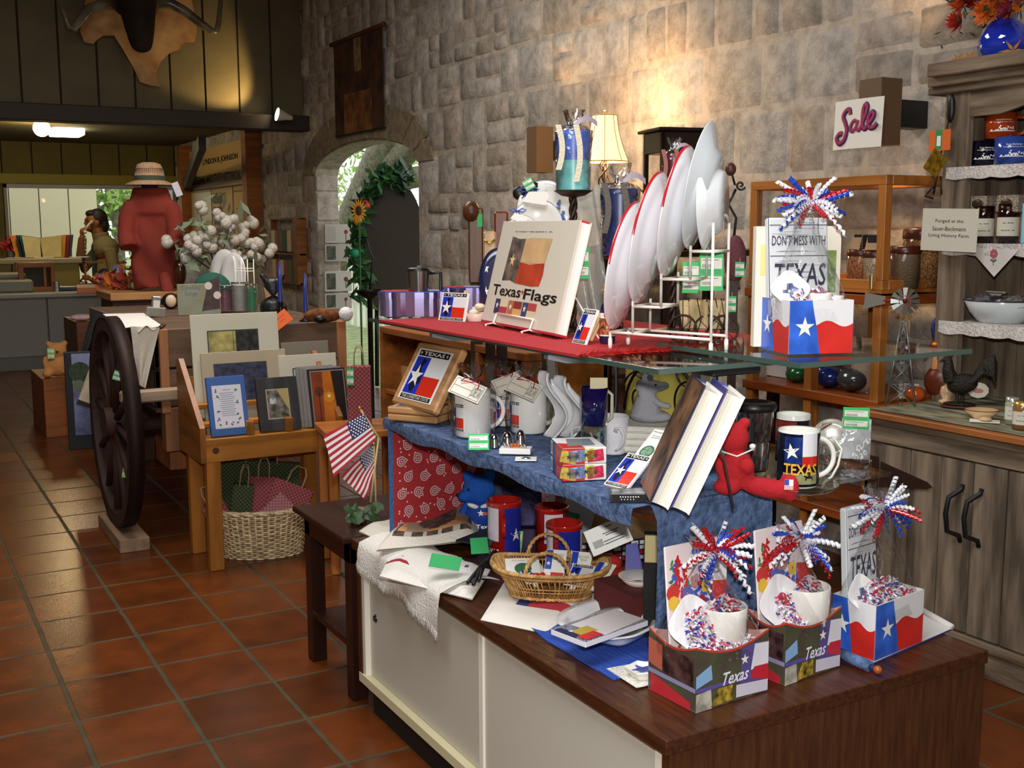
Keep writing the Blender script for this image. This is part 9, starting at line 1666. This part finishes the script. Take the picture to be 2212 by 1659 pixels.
g.text('LYNDON B. JOHNSON',Ws*.52,Hs*.86,Ws*.56,Hs*.07,tk2,.003,bold=.025); g.text('NATIONAL AND STATE HISTORICAL PARK',Ws*.5,Hs*.70,Ws*.94,Hs*.085,tk2,.003,bold=.025); g.text('Tour Times',Ws*.5,Hs*.55,Ws*.2,Hs*.025,tk2,.003); g.text('Additional Park Activities',Ws*.85,Hs*.56,Ws*.26,Hs*.025,tk2,.003); g.text('Nature Trail',Ws*.86,Hs*.40,Ws*.2,Hs*.022,tk2,.003); g.text('Programs',Ws*.86,Hs*.2,Ws*.16,Hs*.022,tk2,.003)
for j in range(5): g.rect(Ws*.4,Hs*(.06+.1*j),Ws*.54,Hs*(.13+.1*j),m('#5c4c3c',.6),.003)
g.flat([(Ws*(.1+a_*.05),Hs*(.82+b_*.11)) for a_,b_ in ((-1,.8),(0,1),(1,.8),(.8,-.2),(0,-1),(-.8,-.2))],m('#4a2c18',.5),.003); g.disc(Ws*.93,Hs*.84,Ws*.06,m('#4c8474',.5),.003,18,Hs*.09); g.disc(Ws*.93,Hs*.84,Ws*.035,m('#88ac94',.5),.004,16,Hs*.055); part('board',g,T)
fw=wood('#9c5c1c',.25,.5,'z')
for x0_,x1_,zz in ((-.14,0,-.05),(Ws,Ws+.16,-.05)): g=G(); g.bbox(x0_,-.05,zz,x1_,Hs+.08,.12,fw,.004); part('frame_post',g,T)
# card racks
T=thing('bookmark_rack','wooden wall rack with two tiers of bookmarks','rack',basis(wx(592,608,WX-.06),(0,-1,0),(0,0,1))); Wk=abs(wx(592,600,WX-.06).y-wx(655,600,WX-.06).y); Hk=wx(620,466,WX-.06).z-wx(620,606,WX-.06).z; rw3=wood('#8c5a24',.3,.5,'z')
g=G(); g.bbox(0,0,-.05,.03,Hk,.02,rw3); g.bbox(Wk-.12,0,-.05,Wk,Hk,.05,rw3); [g.bbox(0,z*Hk,-.04,Wk,z*Hk+.02,.03,rw3) for z in (0,.44,.98)]; part('frame',g,T)
for j in range(2):
    for i in range(6): g=G(); g.bbox(.03+i*(Wk-.16)/6,Hk*(.03+.46*j),0,.03+(i+.8)*(Wk-.16)/6,Hk*(.36+.46*j),.025,m(['#d8cca0','#a84450','#d8d0a8','#9c5450','#6c6c4c','#44543c'][(i+j*2)%6],.6)); part('bookmark',g,T)
xr=WX+.11
for i,(y0,y1,lab,c) in enumerate(((485,525,'note cards in the upper pocket of the doorway card rack','#c8c0b4'),(527,565,'note cards in the second pocket of the doorway card rack','#bcb4a8'),(585,630,'white framed card in the third pocket of the doorway card rack','#d4cec4'),(632,668,'pale photo card in the lowest pocket of the doorway card rack','#c4beb4'))):
    yj=D1-.045; a=wy(700,y1,yj); b=wy(757,y0,yj); g=G(); Wc=b.x-a.x; Hc=b.z-a.z; g.bbox(0,0,0,Wc,Hc,.03,m(c,.4),.002); g.rect(Wc*.06,Hc*.1,Wc*.4,Hc*.9,m('#54584c',.5,var=.5,vs_=20) if i else m('#b8b0a8',.5),.031); g.disc(Wc*.78,Hc*.6,Hc*.12,m('#8c2c34',.5),.0312,8); g.rect(Wc*.76,Hc*.15,Wc*.79,Hc*.5,m('#4c6444',.5),.0311); solo('note_cards',g,lab,'cards',basis(a,(1,0,0),(0,0,1))@TR(0,0,.0),'note card pockets in the doorway')
# oval dark board with ivy garland in the doorway
od_=wx(848,538,WX+.42); Wo,Ho=size(72,od_),size(152,od_); T=thing('oval_board','large dark brown oval board with an ivy garland standing in the doorway','board',face(od_,0)); g=G(); n=40; g.at(RX(90)); g.prism([(Wo*math.cos(2*PI*i/n),Ho*math.sin(2*PI*i/n)) for i in range(n)],-.02,.02,m('#30241c',.8,bump=.2,bs=50)); g.at(); part('oval_panel',g,T)
g=G(); 
for s_ in (-.5,.5): g.rod((s_*Wo,.06,-Ho*.6),(s_*Wo*1.1,.12,-od_.z),.02,BK)
part('easel_leg',g,T); rnd=random.Random(21); g=G()
for i in range(300):
    a=R(rnd.uniform(62,215)); c=Vector((Wo*1.04*math.cos(a)+rnd.gauss(0,.035),-.04+rnd.gauss(0,.02),Ho*1.03*math.sin(a)+rnd.gauss(0,.05))); leafcloud(g,c,.04,1,rnd.choice([m('#1c4418',.6),m('#2a5c20',.6),m('#163414',.6)]),rnd,.10)
part('ivy_garland',g,T,None,None,'stuff')
for i,(dx,dz,c) in enumerate(((-.78,.62,'#c8341c'),(-.98,.4,'#d89c1c'),(-1.1,-.05,'#1c8c60'))):
    g=G(); g.ell((Wo*dx,-.06,Ho*dz),(.05,.03,.05),m(c,.5),10,7); part('garland_flower',g,T)
q=CAM+ray(775,455)*9.2; T=thing('sunflower_wreath','small sunflower decoration in the doorway before the ivy','flower',face(q)@SCL(.62,.62,1)); g=G()
for j in range(16): a=j*PI/8; g.add([(0,0,0),(.07*math.cos(a-.15),-.005,.07*math.sin(a-.15)),(.11*math.cos(a),0,.11*math.sin(a)),(.07*math.cos(a+.15),-.005,.07*math.sin(a+.15))],[(0,1,2,3)],m('#d89418',.6))
part('petals',g,T); g=G(); g.ell((0,-.01,0),(.04,.015,.04),m('#3c2010',.8),12,8); part('flower_centre',g,T); g=G(); g.rod((0,.02,0),(0,.03,-q.z),.012,m('#2c4a20',.7)); part('stem',g,T)
T=thing('garden_bench','white garden bench outside the doorway behind the ivy','bench',TR(5.0,9.0,-.02)); g=G(); [g.box(0,-.8,z,.04,.8,z+.07,WH) for z in (.5,.62,.74,.86)]; g.box(-.4,-.8,.42,.0,.8,.46,WH); [g.box(x,y,0,x+.05,y+.05,.44,WH) for x in (-.4,-.02) for y in (-.78,.73)]; part('slats',g,T)
g=G(); g.cyl(.14,0,.01,BK,20); g.lathe([(.02,.01),(.02,.9),(.1,.95),(.1,.97)],BK,16); g.tube([(0,0,.97),(.03,0,1.2),(-.02,0,1.35)],.006,BK,5); solo('iron_plant_stand',g,'slim black iron stand in the doorway beside the purple tins','stand',TR(wx(800,700,3.2).x,wx(800,700,3.2).y,0))
